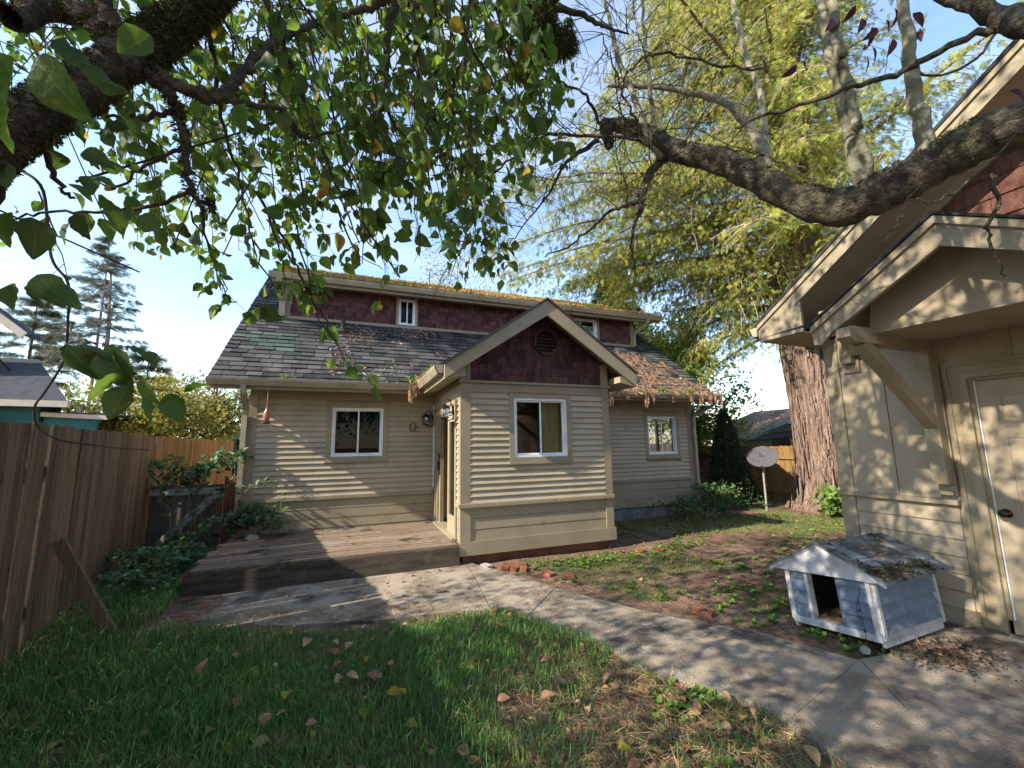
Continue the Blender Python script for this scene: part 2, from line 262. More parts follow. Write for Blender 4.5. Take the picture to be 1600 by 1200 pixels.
LEAF3 = (LEAF3[0], np.array([(0, 6, 2, 1), (0, 5, 4, 6), (6, 4, 3, 2)]))
BLADE = (np.array([(-.5, 0, 0), (.5, 0, 0), (-.45, .45, .14), (.45, .45, .14), (-.34, .72, .45), (.34, .72, .45), (-.03, .70, .92), (.03, .70, .92)]), np.array([(0, 1, 3, 2), (2, 3, 5, 4), (4, 5, 7, 6)]))
def rnd_unit(n):
    v = RN.normal(size=(n, 3)); return v / np.linalg.norm(v, axis=1)[:, None]
def scatter(P, size, T, D=None, Nn=None, wscale=None):
    """place template T at points P; D = direction of the leaf's length, Nn = rough normal"""
    n = len(P); V, F = T; size = np.broadcast_to(size, (n,))
    if D is None: D = rnd_unit(n)
    D = D / (np.linalg.norm(D, axis=1)[:, None] + 1e-9)
    if Nn is None: Nn = rnd_unit(n)
    X = np.cross(D, Nn); X /= np.linalg.norm(X, axis=1)[:, None] + 1e-9; Z = np.cross(X, D)
    ws = size if wscale is None else np.broadcast_to(wscale, (n,))
    W = P[:, None, :] + V[None, :, 0:1] * X[:, None, :] * ws[:, None, None] + (V[None, :, 1:2] * D[:, None, :] + V[None, :, 2:3] * Z[:, None, :]) * size[:, None, None]
    Fi = F[None] + (np.arange(n) * len(V))[:, None, None]
    return W.reshape(-1, 3), Fi.reshape(-1, F.shape[1])
def leaf_obj(name, P, size, T, mat, parent=None, D=None, Nn=None, wscale=None, kind='stuff', **k):
    V, F = scatter(np.asarray(P, float), size, T, D, Nn, wscale); return link(name, np_mesh(V, F), mat, parent, kind, **k)
def smooth_poly(pts, k=6, jit=0):
    P = np.array(pts, float); n = len(P)
    if n < 3: t = np.linspace(0, 1, k + 1)[:, None]; Q = P[0] * (1 - t) + P[-1] * t
    else:
        Q = []
        for i in range(n - 1):
            p0, p1, p2, p3 = P[max(i - 1, 0)], P[i], P[i + 1], P[min(i + 2, n - 1)]
            for j in range(k):
                t = j / k; Q.append(.5 * ((2 * p1) + (-p0 + p2) * t + (2 * p0 - 5 * p1 + 4 * p2 - p3) * t * t + (-p0 + 3 * p1 - 3 * p2 + p3) * t ** 3))
        Q.append(P[-1]); Q = np.array(Q)
    if jit: Q[1:] += RN.normal(size=(len(Q) - 1, 3)) * jit
    return Q
def inpoly(x, y, poly):
    c = np.zeros(len(x), bool); n = len(poly)
    for i in range(n):
        x0, y0 = poly[i]; x1, y1 = poly[(i + 1) % n]
        c ^= ((y0 > y) != (y1 > y)) & (x < (x1 - x0) * (y - y0) / (y1 - y0 + 1e-12) + x0)
    return c
def vnoise(x, y, s, seed=0):
    r = np.random.default_rng(seed); ph = r.uniform(0, 6.28, (8, 2)); k = r.normal(size=(8, 2)) * s; o = 0
    for i in range(8): o = o + np.sin(x * k[i, 0] + y * k[i, 1] + ph[i, 0])
    return o / 4
# ------------------------------------------------------------------ ground
def gh(x, y):
    x = np.asarray(x, float); y = np.asarray(y, float)
    near = np.exp(-((x - 2) ** 2 + (y - 4) ** 2) / 400)
    return near * (.018 * vnoise(x, y, 1.3, 1) + .008 * vnoise(x, y, 6, 2)) - .03 + .05 * np.clip((-x - .2) / 2, 0, 1) * (y < 9)
gx = np.unique(np.concatenate([np.linspace(-450, -12, 12), np.linspace(-12, 16, 190), np.linspace(16, 450, 12)]))
gy = np.unique(np.concatenate([np.linspace(-450, -4, 10), np.linspace(-4, 18, 150), np.linspace(18, 600, 14)]))
GX, GY = np.meshgrid(gx, gy); GZ = gh(GX, GY)
nx, ny = len(gx), len(gy); idx = np.arange(nx * ny).reshape(ny, nx)
GF = np.stack([idx[:-1, :-1], idx[:-1, 1:], idx[1:, 1:], idx[1:, :-1]], -1).reshape(-1, 4)
link('ground', np_mesh(np.stack([GX, GY, GZ], -1).reshape(-1, 3), GF, True), m_ground, kind='structure')
# ------------------------------------------------------------------ concrete patio and path, one slab per piece between the joints
path = bpy.data.objects.new('concrete_path', None); COL.objects.link(path); path['kind'] = 'structure'
slabs = [[(-1.62, 6.0), (-1.541, 4.755), (-1.211, 4.572), (-.444, 4.26), (.331, 4.05), (.89, 4.0), (1.262, 3.9), (1.452, 5.46), (1.44, 6.0)],
         [(1.460, 5.46), (1.272, 3.897), (1.39, 3.852), (1.50, 3.62), (2.078, 4.20), (1.651, 5.137), (1.50, 5.46)],
         [(2.081, 4.196), (1.502, 3.617), (1.579, 3.426), (1.834, 2.947), (1.908, 2.521), (2.267, 1.958), (2.25, 1.80), (3.32, 2.06), (3.12, 2.577), (2.539, 3.31)],
         [(3.32, 2.052), (2.25, 1.794), (2.222, 1.467), (2.1, .2), (2.4, -1.6), (2.95, -1.6), (2.95, 1.6)],
         [(3.33, 2.052), (2.957, 1.6), (2.957, -1.6), (4.735, -1.6), (4.735, 2.0), (4.51, 2.09), (3.956, 2.17), (3.6, 2.02)]]
for i, s_ in enumerate(slabs):
    cen = Vector((sum(p[0] for p in s_) / len(s_), sum(p[1] for p in s_) / len(s_)))
    MB().prism([(x, y, -.09) for x, y in s_], (0, 0, .09 + (0, .003, -.003, .002, .006)[i])).put('slab', m_conc, path)
# ------------------------------------------------------------------ generic wall pieces
CUBE = {}
def bx(name, parent, mat, x0, x1, y0, y1, z0, z1, **k):
    if mat.name not in CUBE:
        me = MB().box(-.5, .5, -.5, .5, -.5, .5).mesh('plank'); me.materials.append(mat); CUBE[mat.name] = me
    o = link(name, CUBE[mat.name], None, parent, loc=((x0 + x1) / 2, (y0 + y1) / 2, (z0 + z1) / 2), **k)
    o.scale = (abs(x1 - x0), abs(y1 - y0), abs(z1 - z0)); return o
def fy(c): return lambda u, z, d: (u, c - d, z)
def fx(c): return lambda u, z, d: (c - d, u, z)
def wbox(mb, fn, u0, u1, z0, z1, d0, d1):
    return mb.hexa([fn(u0, z0, d0), fn(u1, z0, d0), fn(u1, z0, d1), fn(u0, z0, d1), fn(u0, z1, d0), fn(u1, z1, d0), fn(u1, z1, d1), fn(u0, z1, d1)])
def wb(name, parent, fn, mat, u0, u1, z0, z1, d0, d1, **k): return wbox(MB(), fn, u0, u1, z0, z1, d0, d1).put(name, mat, parent, **k)
def backing(parent, fn, mat, u0, u1, z0, z1, ops, th=.1):
    mb = MB(); us = sorted({u0, u1, *[o[0] for o in ops], *[o[1] for o in ops]})
    for a, b in zip(us, us[1:]):
        zs = [z0]; o = [q for q in ops if q[0] <= a + 1e-6 and q[1] >= b - 1e-6]
        if o: wbox(mb, fn, a, b, z0, o[0][2], -th, 0); wbox(mb, fn, a, b, o[0][3], z1, -th, 0)
        else: wbox(mb, fn, a, b, z0, z1, -th, 0)
    return mb.put('wall', mat, parent)
def planks(name, parent, fn, mat, u0, u1, z0, z1, ex, ops=(), db=.02, dt=.004, gap=.0, jit=.001):
    n = max(1, round((z1 - z0) / ex)); ex = (z1 - z0) / n
    for i in range(n):
        a = z0 + i * ex; b = a + ex - gap; segs = [(u0, u1)]
        for o in ops:
            if o[2] < b - .01 and o[3] > a + .01:
                segs = [t for s in segs for t in ((s[0], min(s[1], o[0])), (max(s[0], o[1]), s[1])) if t[1] - t[0] > .01]
        sg2 = []
        for q in segs:
            if q[1] - q[0] > 1.3 and random.random() < .4: c = random.uniform(q[0] + .4, q[1] - .4); sg2 += [(q[0], c), (c + .0025, q[1])]
            else: sg2.append(q)
        segs = sg2
        for s in segs:
            j = random.uniform(-jit, jit)
            MB().hexa([fn(s[0], a, .001), fn(s[1], a, .001), fn(s[1], a, db + j), fn(s[0], a, db + j), fn(s[0], b, .001), fn(s[1], b, .001), fn(s[1], b, dt), fn(s[0], b, dt)]).put(name, mat, parent)
def casing(parent, fn, mat, u0, u1, z0, z1, wd, d=.028, sill=True):
    """trim boards round an opening (u0..u1, z0..z1 = opening)"""
    for a in ((u0 - wd, u1 + wd, z1, z1 + wd), (u0 - wd, u1 + wd, z0 - wd, z0), (u0 - wd, u0, z0, z1), (u1, u1 + wd, z0, z1)):
        wb('window_trim', parent, fn, mat, a[0], a[1], a[2], a[3], .001, d)
    if sill:
        wb('window_trim', parent, fn, mat, u0 - wd - .012, u1 + wd + .012, z0 - wd - .02, z0 - wd - .001, .001, d + .02)
        wb('window_trim', parent, fn, mat, u0 - wd - .01, u1 + wd + .01, z1 + wd + .001, z1 + wd + .016, .001, d + .014)
def slider(parent, fn, u0, u1, z0, z1, gl, gl2=None, mid=None):
    """white vinyl two-light sliding window: frame, two sashes with panes"""
    mb = MB(); f = .03
    for a in ((u0, u1, z1 - f, z1), (u0, u1, z0, z0 + f), (u0, u0 + f, z0 + f, z1 - f), (u1 - f, u1, z0 + f, z1 - f)): wbox(mb, fn, *a, -.06, .018)
    win = mb.put('window', m_white, parent); m = mid or (u0 + u1) / 2
    for k, (a, b, dd) in enumerate(((u0 + f, m + .018, -.012), (m - .018, u1 - f, -.035))):
        sb = MB(); g = .024 if k == 0 else .02
        for q in ((a, b, z1 - f - g, z1 - f - .001), (a, b, z0 + f + .001, z0 + f + g), (a, a + g, z0 + f + g, z1 - f - g), (b - g, b, z0 + f + g, z1 - f - g)): wbox(sb, fn, *q, dd - .02, dd)
        link('sash', sb.mesh('sash'), m_white, win)
        pb = MB(); wbox(pb, fn, a + g, b - g, z0 + f + g, z1 - f - g, dd - .012, dd - .008); link('pane', pb.mesh('pane'), gl if k == 0 else (gl2 or gl), win)
    return win
def shingles(parent, fn, mat, umin, umax, z0, z1, ex, wmin, wmax, limit, ops=(), name='shingle', inset=0):
    rows = int(math.ceil((z1 - z0) / ex)); acc = MB(); cnt = 0
    for r in range(rows):
        a = z0 + r * ex; b = min(a + ex * 1.02, z1); lo = umin(a); hi = umax(a); u = lo - random.uniform(0, wmax)
        while u < hi:
            wd = random.uniform(wmin, wmax); v = u + wd - .004
            a2 = a - random.uniform(0, .012); 
            p = [max(u, umin(a)), min(v, umax(a)), max(u, umin(b)), min(v, umax(b))]
            hit = any(o[0] < v and o[1] > u and o[2] < b - .01 and o[3] > a + .01 for o in ops)
            if p[1] - p[0] > .012 and not hit:
                if p[3] - p[2] < .004: mid = min(max((p[2] + p[3]) / 2, p[0]), p[1]); p[2], p[3] = mid - .002, mid + .002
                d = random.uniform(.012, .02)
                pts = [fn(p[0], a2, .001), fn(p[1], a2, .001), fn(p[1], a2, d), fn(p[0], a2, d), fn(p[2], b, .001), fn(p[3], b, .001), fn(p[3], b, .005), fn(p[2], b, .005)]
                if cnt < limit: MB().hexa(pts).put(name, mat, parent); cnt += 1
                else: acc.hexa(pts)
            u += wd
    if acc.v: acc.put('shingle_field', mat, parent, kind='stuff')
# ------------------------------------------------------------------ THE HOUSE
H = thing('house', (1.4, 7.3, 0), 'tan clapboard house with red brown shingled gable and dormer behind the wooden deck', 'house')
XL, XR, X0, X1, YB, YM = -1.45, 7.07, 1.375, 3.67, 5.45, 7.3
FM, FB, FS, FD = fy(YM), fy(YB), fx(X0), fy(8.67)
wl = (-.29, .494, 1.349, 2.13); wr = (5.886, 6.643, 1.25, 2.05); wbm = (2.118, 2.945, 1.325, 2.15); dr = (5.74, 7.13, .27, 1.99)
backing(H, FM, m_trim, XL, X0, .1, 2.44, [wl]); backing(H, FM, m_trim, X1, XR, .2, 2.44, [wr])
backing(H, FB, m_trim, X0 + .101, X1 - .101, .11, 2.40, [wbm]); backing(H, FS, m_trim, YB, YM, .11, 2.44, [dr])
bx('wall', H, m_trim, X1 - .1, X1, YB, YM, .11, 2.6); bx('wall', H, m_trim, XL, XL + .1, YM + .101, 14.6, .1, 2.44); bx('wall', H, m_trim, XR - .1, XR, YM + .101, 14.6, .2, 2.44)
bx('wall', H, m_trim, XL, XR, 14.6, 14.7, .1, 2.44)
for x in (XL, XR - .1): MB().prism([(x, 7.4, 2.441), (x, 14.6, 2.441), (x, 11, 5.45)], (.1, 0, 0)).put('gable_wall', m_clap, H)
def expand(o, wd): return (o[0] - wd, o[1] + wd, o[2] - wd, o[3] + wd)
TW = .075
for fn, u0, u1, z0, z1, op in ((FM, XL + .11, X0 - .022, .75, 2.25, wl), (FM, X1 + .001, XR - .11, .75, 2.25, wr), (FB, X0 + .115, X1 - .115, .745, 2.215, wbm)):
    planks('clapboard', H, fn, m_clap, u0, u1, z0, z1, .0815, [expand((op[0], op[1], op[2] - .02, op[3] + .016), TW)], db=.028, dt=.002)
planks('clapboard', H, FS, m_clap, YB + .085, dr[0] - .09, .745, 2.215, .0815, (), db=.028, dt=.002)
planks('clapboard', H, FS, m_clap, dr[1] + .07, YM - .002, .75, 2.25, .0815, (), db=.028, dt=.002)
for fn, u0, u1, zb in ((FM, XL + .11, X0 - .022, .13), (FM, X1 + .001, XR - .11, .20), (FB, X0 + .115, X1 - .115, .275)):
    planks('skirt_board', H, fn, m_trim if fn is not FB else m_trim, u0, u1, zb, .695, .142, (), db=.014, dt=.010, gap=.008)
planks('skirt_board', H, FS, m_trim, YB + .085, dr[0] - .09, .275, .695, .142, (), db=.014, dt=.010, gap=.008)
# corner boards, belts, friezes
for nm, fn, u0, u1, z0, z1, d in (('corner_board', FB, X0 - .024, X0 + .115, .275, 2.34, .024), ('corner_board', FB, X1 - .115, X1 + .01, .275, 2.34, .024), ('corner_board', FS, YB + .001, YB + .085, .275, 2.34, .024),
        ('corner_board', FM, XL - .02, XL + .11, .1, 2.3, .024), ('corner_board', FM, XR - .11, XR + .02, .2, 2.3, .024), ('corner_board', FM, X0 - .045, X0 - .001, .25, 2.25, .024),
        ('belt_rail', FB, X0 - .05, X1 + .02, .696, .742, .055), ('belt_rail', FM, XL - .02, X0 - .05, .7, .748, .04), ('belt_rail', FM, X1 + .001, XR + .02, .7, .748, .04), ('belt_rail', FS, YB + .001, dr[0] - .09, .698, .741, .045),
        ('water_table', FB, X0 - .03, X1 + .035, .10, .272, .034), ('frieze_board', FB, X0 + .116, X1 - .116, 2.216, 2.338, .02), ('frieze_board', FM, XL + .111, X0 - .022, 2.251, 2.44, .018), ('frieze_board', FM, X1, XR - .111, 2.251, 2.44, .018),
        ('frieze_board', FS, YB + .086, YM, 2.1, 2.338, .02), ('frieze_cap', FB, X0 - .05, X1 + .05, 2.342, 2.372, .05), ('frieze_cap', FS, YB + .001, YM, 2.342, 2.372, .045)):
    wb(nm, H, fn, m_trim, u0, u1, z0, z1, .001, d)
bx('footing', H, m_brickf, X0 + .03, X1 - .06, YB + .05, YM, -.25, .109); bx('footing', H, m_conc2, X1, XR - .03, YM + .03, YM + .2, -.25, .199); bx('footing', H, m_conc2, XL, X0, YM + .03, YM + .2, -.25, .13)
casing(H, FM, m_trim, *wl, TW); casing(H, FM, m_trim, *wr, TW); casing(H, FB, m_trim, *wbm, TW)
slider(H, FM, *wl, g_dark); slider(H, FM, *wr, g_clear); slider(H, FB, *wbm, g_mid, g_clear)
# interior rooms seen through glass and door
bx('interior_floor', H, m_floor, XL + .1, XR - .1, YM + .101, 14.5, .2, .26); bx('interior_floor', H, m_floor, X0 + .101, X1 - .101, YB + .102, YM + .1, .2, .262); bx('interior_wall', H, m_inner, X0 + .101, X1 - .132, 7.22, 7.27, .26, 2.43)
bx('interior_wall', H, m_inner, X1 - .13, X1 - .104, YB + .105, 7.27, .26, 2.42); bx('interior_wall', H, m_floor, XL + .1, X0 - .1, 8.9, 8.95, .26, 2.44); bx('ceiling', H, m_inner, XL + .1, XR - .1, YM + .101, 14.4, 2.441, 2.46); bx('ceiling', H, m_inner, X0 + .101, X1 - .101, YB + .102, YM + .1, 2.43, 2.445)
bx('interior_wall', H, m_dark, X1 + .1, XR - .1, 8.8, 8.85, .26, 2.44)
cv = []
def curtain(x0, x1, y, z0, z1, mat):
    n = 26; V = []; F = []
    for i in range(n + 1):
        t = i / n; x = x0 + (x1 - x0) * t
        for z in (z0, z1): V.append((x, y + .018 * math.sin(t * 34) + .008 * math.sin(t * 71), z))
    for i in range(n): F.append((2 * i, 2 * i + 2, 2 * i + 3, 2 * i + 1))
    mb = MB(); mb.v = V; mb.f = F; return mb.put('curtain', mat, H, True)
curtain(2.60, 2.92, YB + .16, 1.2, 2.2, m_curt); curtain(5.9, 6.02, YM + .16, 1.1, 2.1, m_white); curtain(6.5, 6.63, YM + .16, 1.1, 2.1, m_white)
# cabinet dimly seen inside the left light
bx('cabinet', H, m_floor, 2.35, 2.62, 6.95, 7.21, .262, 1.78)
# side door
mb = MB()
for a in ((dr[0] - .085, dr[1] + .065, dr[3], dr[3] + .085), (dr[0] - .085, dr[0], dr[2] - .01, dr[3]), (dr[1], dr[1] + .065, dr[2] - .01, dr[3])): wbox(mb, FS, *a, .001, .03)
for a in ((dr[0], dr[0] + .04, dr[2], dr[3] - .04), (dr[1] - .04, dr[1], dr[2], dr[3] - .04), (dr[0], dr[1], dr[3] - .04, dr[3])): wbox(mb, FS, *a, -.1, .004)
df = mb.put('door_frame', m_trim, H)
s2 = MB(); wbox(s2, FS, dr[0] - .02, dr[1] + .02, dr[2] - .035, dr[2] - .001, -.12, .07); s2.put('threshold', m_gut, H)
s3 = MB(); a, b = dr[0] + .041, 6.36
for q in ((a, b, dr[3] - .14, dr[3] - .041), (a, b, dr[2], dr[2] + .23), (a, a + .075, dr[2] + .23, dr[3] - .14), (b - .085, b, dr[2] + .23, dr[3] - .14)): wbox(s3, FS, *q, -.05, -.012)
gd = s3.put('door', m_gpaint, H); s4 = MB(); wbox(s4, FS, a + .075, b - .085, dr[2] + .23, dr[3] - .14, -.034, -.028); link('pane', s4.mesh(), g_blue, gd)
s5 = MB(); wbox(s5, FS, 7.0, 7.088, dr[2], dr[3] - .041, -.09, -.03); od = s5.put('door', m_trim, H, label='inner edge of the open door')
s6 = MB(); wbox(s6, FS, 7.01, 7.05, 1.02, 1.36, -.03, -.022); wbox(s6, FS, 7.02, 7.04, 1.10, 1.24, -.022, .012); wbox(s6, FS, 7.005, 7.055, 1.30, 1.35, -.022, .0); link('handle', s6.mesh(), m_blk, od)
MB().beam((1.62, 6.9, 1.35), (1.75, 6.35, .62), .03, .03).put('stair_rail', m_red, H)
# --- gable over the entry: wall shingles, octagonal louvre, rakes
ZR, SL, XC = 3.53, .69, 2.53
zt = lambda x: ZR - SL * abs(x - XC)
MB().prism([(X0 + .001, YB + .001, 2.40), (X1 - .001, YB + .001, 2.40), (X1 - .001, YB + .001, zt(X1) - .1), (XC, YB + .001, ZR - .12), (X0 + .001, YB + .001, zt(X0) - .1)], (0, .1, 0)).put('gable_wall', m_wshin, H)
vent = (2.43, 2.86, 2.78, 3.21)
lim = lambda z: (ZR - .1 - z) / SL
shingles(H, FB, m_wshin, lambda z: max(X0 + .115, XC - lim(z)), lambda z: min(X1 - .115, XC + lim(z)), 2.374, 3.42, .118, .07, .14, 200, [(vent[0] + .03, vent[1] - .03, vent[2] + .03, vent[3] - .03)])
shingles(H, FS, m_wshin, lambda z: YB + .09, lambda z: YM - .01, 2.374, 2.76, .118, .09, .15, 60)
for u0, u1 in ((X0 - .024, X0 + .115), (X1 - .115, X1 + .01)): wb('corner_board', H, FB, m_trim, u0, u1, 2.373, zt(u0 if u0 < XC else u1) - .04, .001, .024)
vc = ((vent[0] + vent[1]) / 2, (vent[2] + vent[3]) / 2); vr = .215
def octa(r): return [(vc[0] + r * math.cos(R_(22.5 + 45 * i)), vc[1] + r * math.sin(R_(22.5 + 45 * i))) for i in range(8)]
mb = MB(); o1, o2 = octa(vr), octa(vr - .035)
for i in range(8):
    j = (i + 1) % 8; mb.hexa([FB(*o1[i], .0), FB(*o1[j], .0), FB(*o1[j], .045), FB(*o1[i], .045), FB(*o2[i], .0), FB(*o2[j], .0), FB(*o2[j], .045), FB(*o2[i], .045)])
vt = mb.put('gable_vent', m_wshin, H); s7 = MB().prism([FB(p[0], p[1], .004) for p in octa(vr - .03)], (0, -.004, 0)); link('backing', s7.mesh(), m_dark, vt)
for i in range(7):
    z = vc[1] - .15 + i * .05; hw = min(vr - .045, (vr - .03) * 1.08 - max(0, abs(z - vc[1]) - .07))
    s8 = MB().hexa([FB(vc[0] - hw, z, .008), FB(vc[0] + hw, z, .008), FB(vc[0] + hw, z - .018, .042), FB(vc[0] - hw, z - .018, .042), FB(vc[0] - hw, z + .008, .008), FB(vc[0] + hw, z + .008, .008), FB(vc[0] + hw, z - .010, .042), FB(vc[0] - hw, z - .010, .042)]); link('louvre', s8.mesh(), m_wshin, vt)
xe0, xe1 = XC - 1.46, XC + 1.46; YF = 5.15
for sgn, xe in ((-1, xe0), (1, xe1)):
    ze = ZR - SL * 1.46
    MB().prism([(xe, YF + .002, ze - .035), (XC, YF + .002, ZR - .035), (XC, 8.2, ZR - .035), (xe, 6.98, ze - .035)], (0, 0, .03)).put('roof_deck', m_trim, H)
    MB().prism([(xe, YF - .03, ze), (XC, YF - .03, ZR), (XC, YF, ZR), (xe, YF, ze)][:2] + [(XC, YF - .03, ZR - .225), (xe, YF - .03, ze - .19)], (0, .03, 0)).put('rake_board', m_trim, H)
    MB().prism([(xe - sgn * 0, YF - .055, ze - .0), (XC, YF - .055, ZR - .0), (XC, YF - .055, ZR + .03), (xe + sgn * .03, YF - .055, ze + .012)], (0, .08, 0)).put('drip_edge', m_roofd, H)
    # shingle courses of the little roof
    acc = MB(); n = 12; cs = 1.46 / n
    for i in range(n):
        xa, xb = xe - sgn * cs * i, xe - sgn * cs * (i + 1); za, zb = zt(xa), zt(xb)
        y = YF - .05; yend = 6.9 + (zt((xa + xb) / 2) - 2.52) / .8
        while y < yend:
            wdt = random.uniform(.2, .34); ye = min(y + wdt - .006, yend); t = random.uniform(.008, .015)
            acc.hexa([(xa, y, za - .004), (xa, ye, za - .004), (xb, ye, zb - .004), (xb, y, zb - .004), (xa, y, za + t + .008), (xa, ye, za + t + .008), (xb, ye, zb + .004), (xb, y, zb + .004)]); y += wdt
    acc.put('roof_shingle_field', m_roofd, H, kind='stuff')
    MB().prism([(xe, 0, 0), (xe - sgn * .28, 0, 0), (xe - sgn * .28, 0, .17), (xe, 0, -.0)], (0, 0, 0)) if False else None
    # boxed soffit
    MB().prism([(xe, YF + .004, ze - .19), (xe - sgn * .27, YF + .004, ze - .19 + .06), (xe - sgn * .27, YF + .004, ze - .04), (xe, YF + .004, ze - .04)], (0, 1.75, 0)).put('soffit', m_trim, H)
def gutter(parent, a, b, out, hgt=.095, dep=.105):
    a, b, o = Vector(a), Vector(b), Vector(out); up = Vector((0, 0, 1)); prof = [(0, 0), (.62, 0), (.78, .35), (.95, .72), (1, 1), (.90, 1), (.86, .78), (.70, .38), (.56, .09), (.07, .09), (.07, 1), (0, 1)]
    P = [a + o * dep * u + up * hgt * v for u, v in prof]; mb = MB(); n = len(P); vec = b - a
    mb.v = [tuple(p) for p in P] + [tuple(p + vec) for p in P]; mb.f = [(i, (i + 1) % n, n + (i + 1) % n, n + i) for i in range(n)]
    for off in (0, n): mb.f += [tuple(off + i for i in q) for q in ((0, 1, 8, 9), (1, 2, 7, 8), (2, 3, 6, 7), (3, 4, 5, 6), (0, 9, 10, 11))]
    g = mb.put('gutter', m_gut, parent)
    for q in (a, b):
        e = MB().prism([q + o * dep * u + up * hgt * v for u, v in prof[:5]] + [q + up * hgt], (b - a).normalized() * (.004 if q is a else -.004)); link('end_cap', e.mesh(), m_gut, g)
    return g
gutter(H, (xe0 - .004, YF + .02, 2.40), (xe0 - .004, 6.74, 2.40), (-1, 0, 0), .11, .12); gutter(H, (xe1 + .004, YF + .02, 2.40), (xe1 + .004, 6.74, 2.40), (1, 0, 0), .11, .12)
gutter(H, (-1.88, 6.83, 2.385), (xe0 + .06, 6.83, 2.385), (0, -1, 0)); gutter(H, (xe1 - .1, 6.83, 2.385), (7.42, 6.83, 2.385), (0, -1, 0))
MB().beam((-1.88, 6.84, 2.40), (X0, 6.84, 2.40), .02, .13).put('fascia', m_trim, H); MB().beam((X1, 6.84, 2.40), (7.42, 6.84, 2.40), .02, .13).put('fascia', m_trim, H)
for a, b in ((-1.88, X0 - .01), (X1 + .01, 7.42)): bx('soffit', H, m_trim, a, b, 6.86, YM - .03, 2.452, 2.462)
# --- main roof
SM = .8; th = math.atan(SM); cS, sS = math.cos(th), math.sin(th); ye0, ze0 = 6.80, 2.445
def FR(u, s, h): return (u, ye0 + s * cS - h * sS, ze0 + s * sS + h * cS)
LEN = (11.02 - ye0) / cS
MB().prism([FR(-1.87, .02, -.10), FR(7.42, .02, -.10), FR(7.42, LEN, -.10), FR(-1.87, LEN, -.10)], Vector(FR(0, 0, .1)) - Vector(FR(0, 0, 0))).put('roof_deck', m_roofd, H)
zb_ = 5.81
MB().prism([(-1.87, 11.03, zb_ - .1), (7.42, 11.03, zb_ - .1), (7.42, 15.2, 2.42), (-1.87, 15.2, 2.42)], (0, 0, .1)).put('roof_deck', m_roofd, H)
for x in (-1.895, 7.422): MB().prism([FR(x, .0, -.17), FR(x, LEN, -.17), FR(x, LEN, .004), FR(x, .0, .004)], (.022, 0, 0)).put('rake_board', m_trim, H)
acc = MB(); cnt = 0; ex = .142; nrow = int(LEN / ex)
for i in range(nrow):
    s = i * ex; y0r = ye0 + s * cS; z0r = ze0 + s * sS; u = -1.90 - random.uniform(0, .2)
    while u < 7.44:
        wd = random.uniform(.17, .36); a = max(u, -1.9); b = min(u + wd - .009, 7.44); u += wd
        if b - a < .02: continue
        if y0r > 8.75 and a > -1.2 and b < 6.7: continue          # under the dormer
        if y0r < 8.16 and zt((a + b) / 2) > z0r + .05 and abs((a + b) / 2 - XC) < 1.44: continue   # under the entry roof
        t = random.choice((.010, .012, .02)) + random.uniform(0, .004)
        pts = [FR(a, s, .0), FR(b, s, .0), FR(b, s + ex, .0), FR(a, s + ex, .0), FR(a, s - .004, t + .004), FR(b, s - .004, t + .004), FR(b, s + ex, .004), FR(a, s + ex, .004)]
        if cnt < 290 and b < 2.6 and y0r < 8.8: MB().hexa(pts).put('roof_shingle', m_roof, H); cnt += 1
        else: acc.hexa(pts)
acc.put('roof_shingle_field', m_roof, H, kind='stuff')
# --- shed dormer
DX0, DX1 = -1.26, 6.72
w1 = (.83, 1.17, 4.0, 4.56); w2 = (4.75, 5.62, 4.03, 4.55)
backing(H, FD, m_wshin, DX0, DX1, 3.9, 4.72, [w1, w2]); bx('wall', H, m_wshin, DX0, DX0 + .1, 8.771, 10.6, 3.9, 4.9); bx('wall', H, m_wshin, DX1 - .1, DX1, 8.771, 10.6, 3.9, 4.9)
bx('interior_wall', H, m_dark, DX0 + .1, DX1 - .1, 9.4, 9.45, 3.6, 4.8)
shingles(H, FD, m_wshin, lambda z: DX0 + .09, lambda z: DX1 - .09, 3.985, 4.60, .098, .07, .15, 0, [(w1[0] - .05, w1[1] + .05, 3, 5), (w2[0] - .07, w2[1] + .07, 3, 5)])
wb('frieze_board', H, FD, m_trim, DX0 - .02, DX1 + .02, 4.601, 4.72, .001, .022); wb('base_trim', H, FD, m_trim, DX0 - .02, DX1 + .02, 3.9, 3.983, .001, .028)
for u0, u1 in ((DX0 - .02, DX0 + .09), (DX1 - .09, DX1 + .02)): wb('corner_board', H, FD, m_trim, u0, u1, 3.984, 4.60, .001, .024)
for w_, t_ in ((w1, .05), (w2, .07)):
    wb('window_trim', H, FD, m_trim, w_[0] - t_, w_[0], 3.984, 4.6, .001, .03); wb('window_trim', H, FD, m_trim, w_[1], w_[1] + t_, 3.984, 4.6, .001, .03)
slider(H, FD, *w1, g_dark); slider(H, FD, *w2, g_clear)
y1, z1, y2, z2 = 8.30, 4.69, 11.10, 5.90
MB().prism([(-1.47, y1, z1 - .09), (7.3, y1, z1 - .09), (7.3, y2, z2 - .09), (-1.47, y2, z2 - .09)], (0, 0, .085)).put('dormer_roof_deck', m_roofd, H)
acc = MB(); n = 20
for i in range(n):
    ya, yb_ = y1 - .03 + (y2 - y1) * i / n, y1 - .03 + (y2 - y1) * (i + 1) / n; za, zb2 = z1 + (z2 - z1) * (ya - y1) / (y2 - y1), z1 + (z2 - z1) * (yb_ - y1) / (y2 - y1); u = -1.5
    while u < 7.32:
        wd = random.uniform(.2, .35); v = min(u + wd - .006, 7.33); acc.hexa([(u, ya, za - .003), (v, ya, za - .003), (v, yb_, zb2 - .003), (u, yb_, zb2 - .003), (u, ya, za + .02), (v, ya, za + .02), (v, yb_, zb2 + .004), (u, yb_, zb2 + .004)]); u += wd
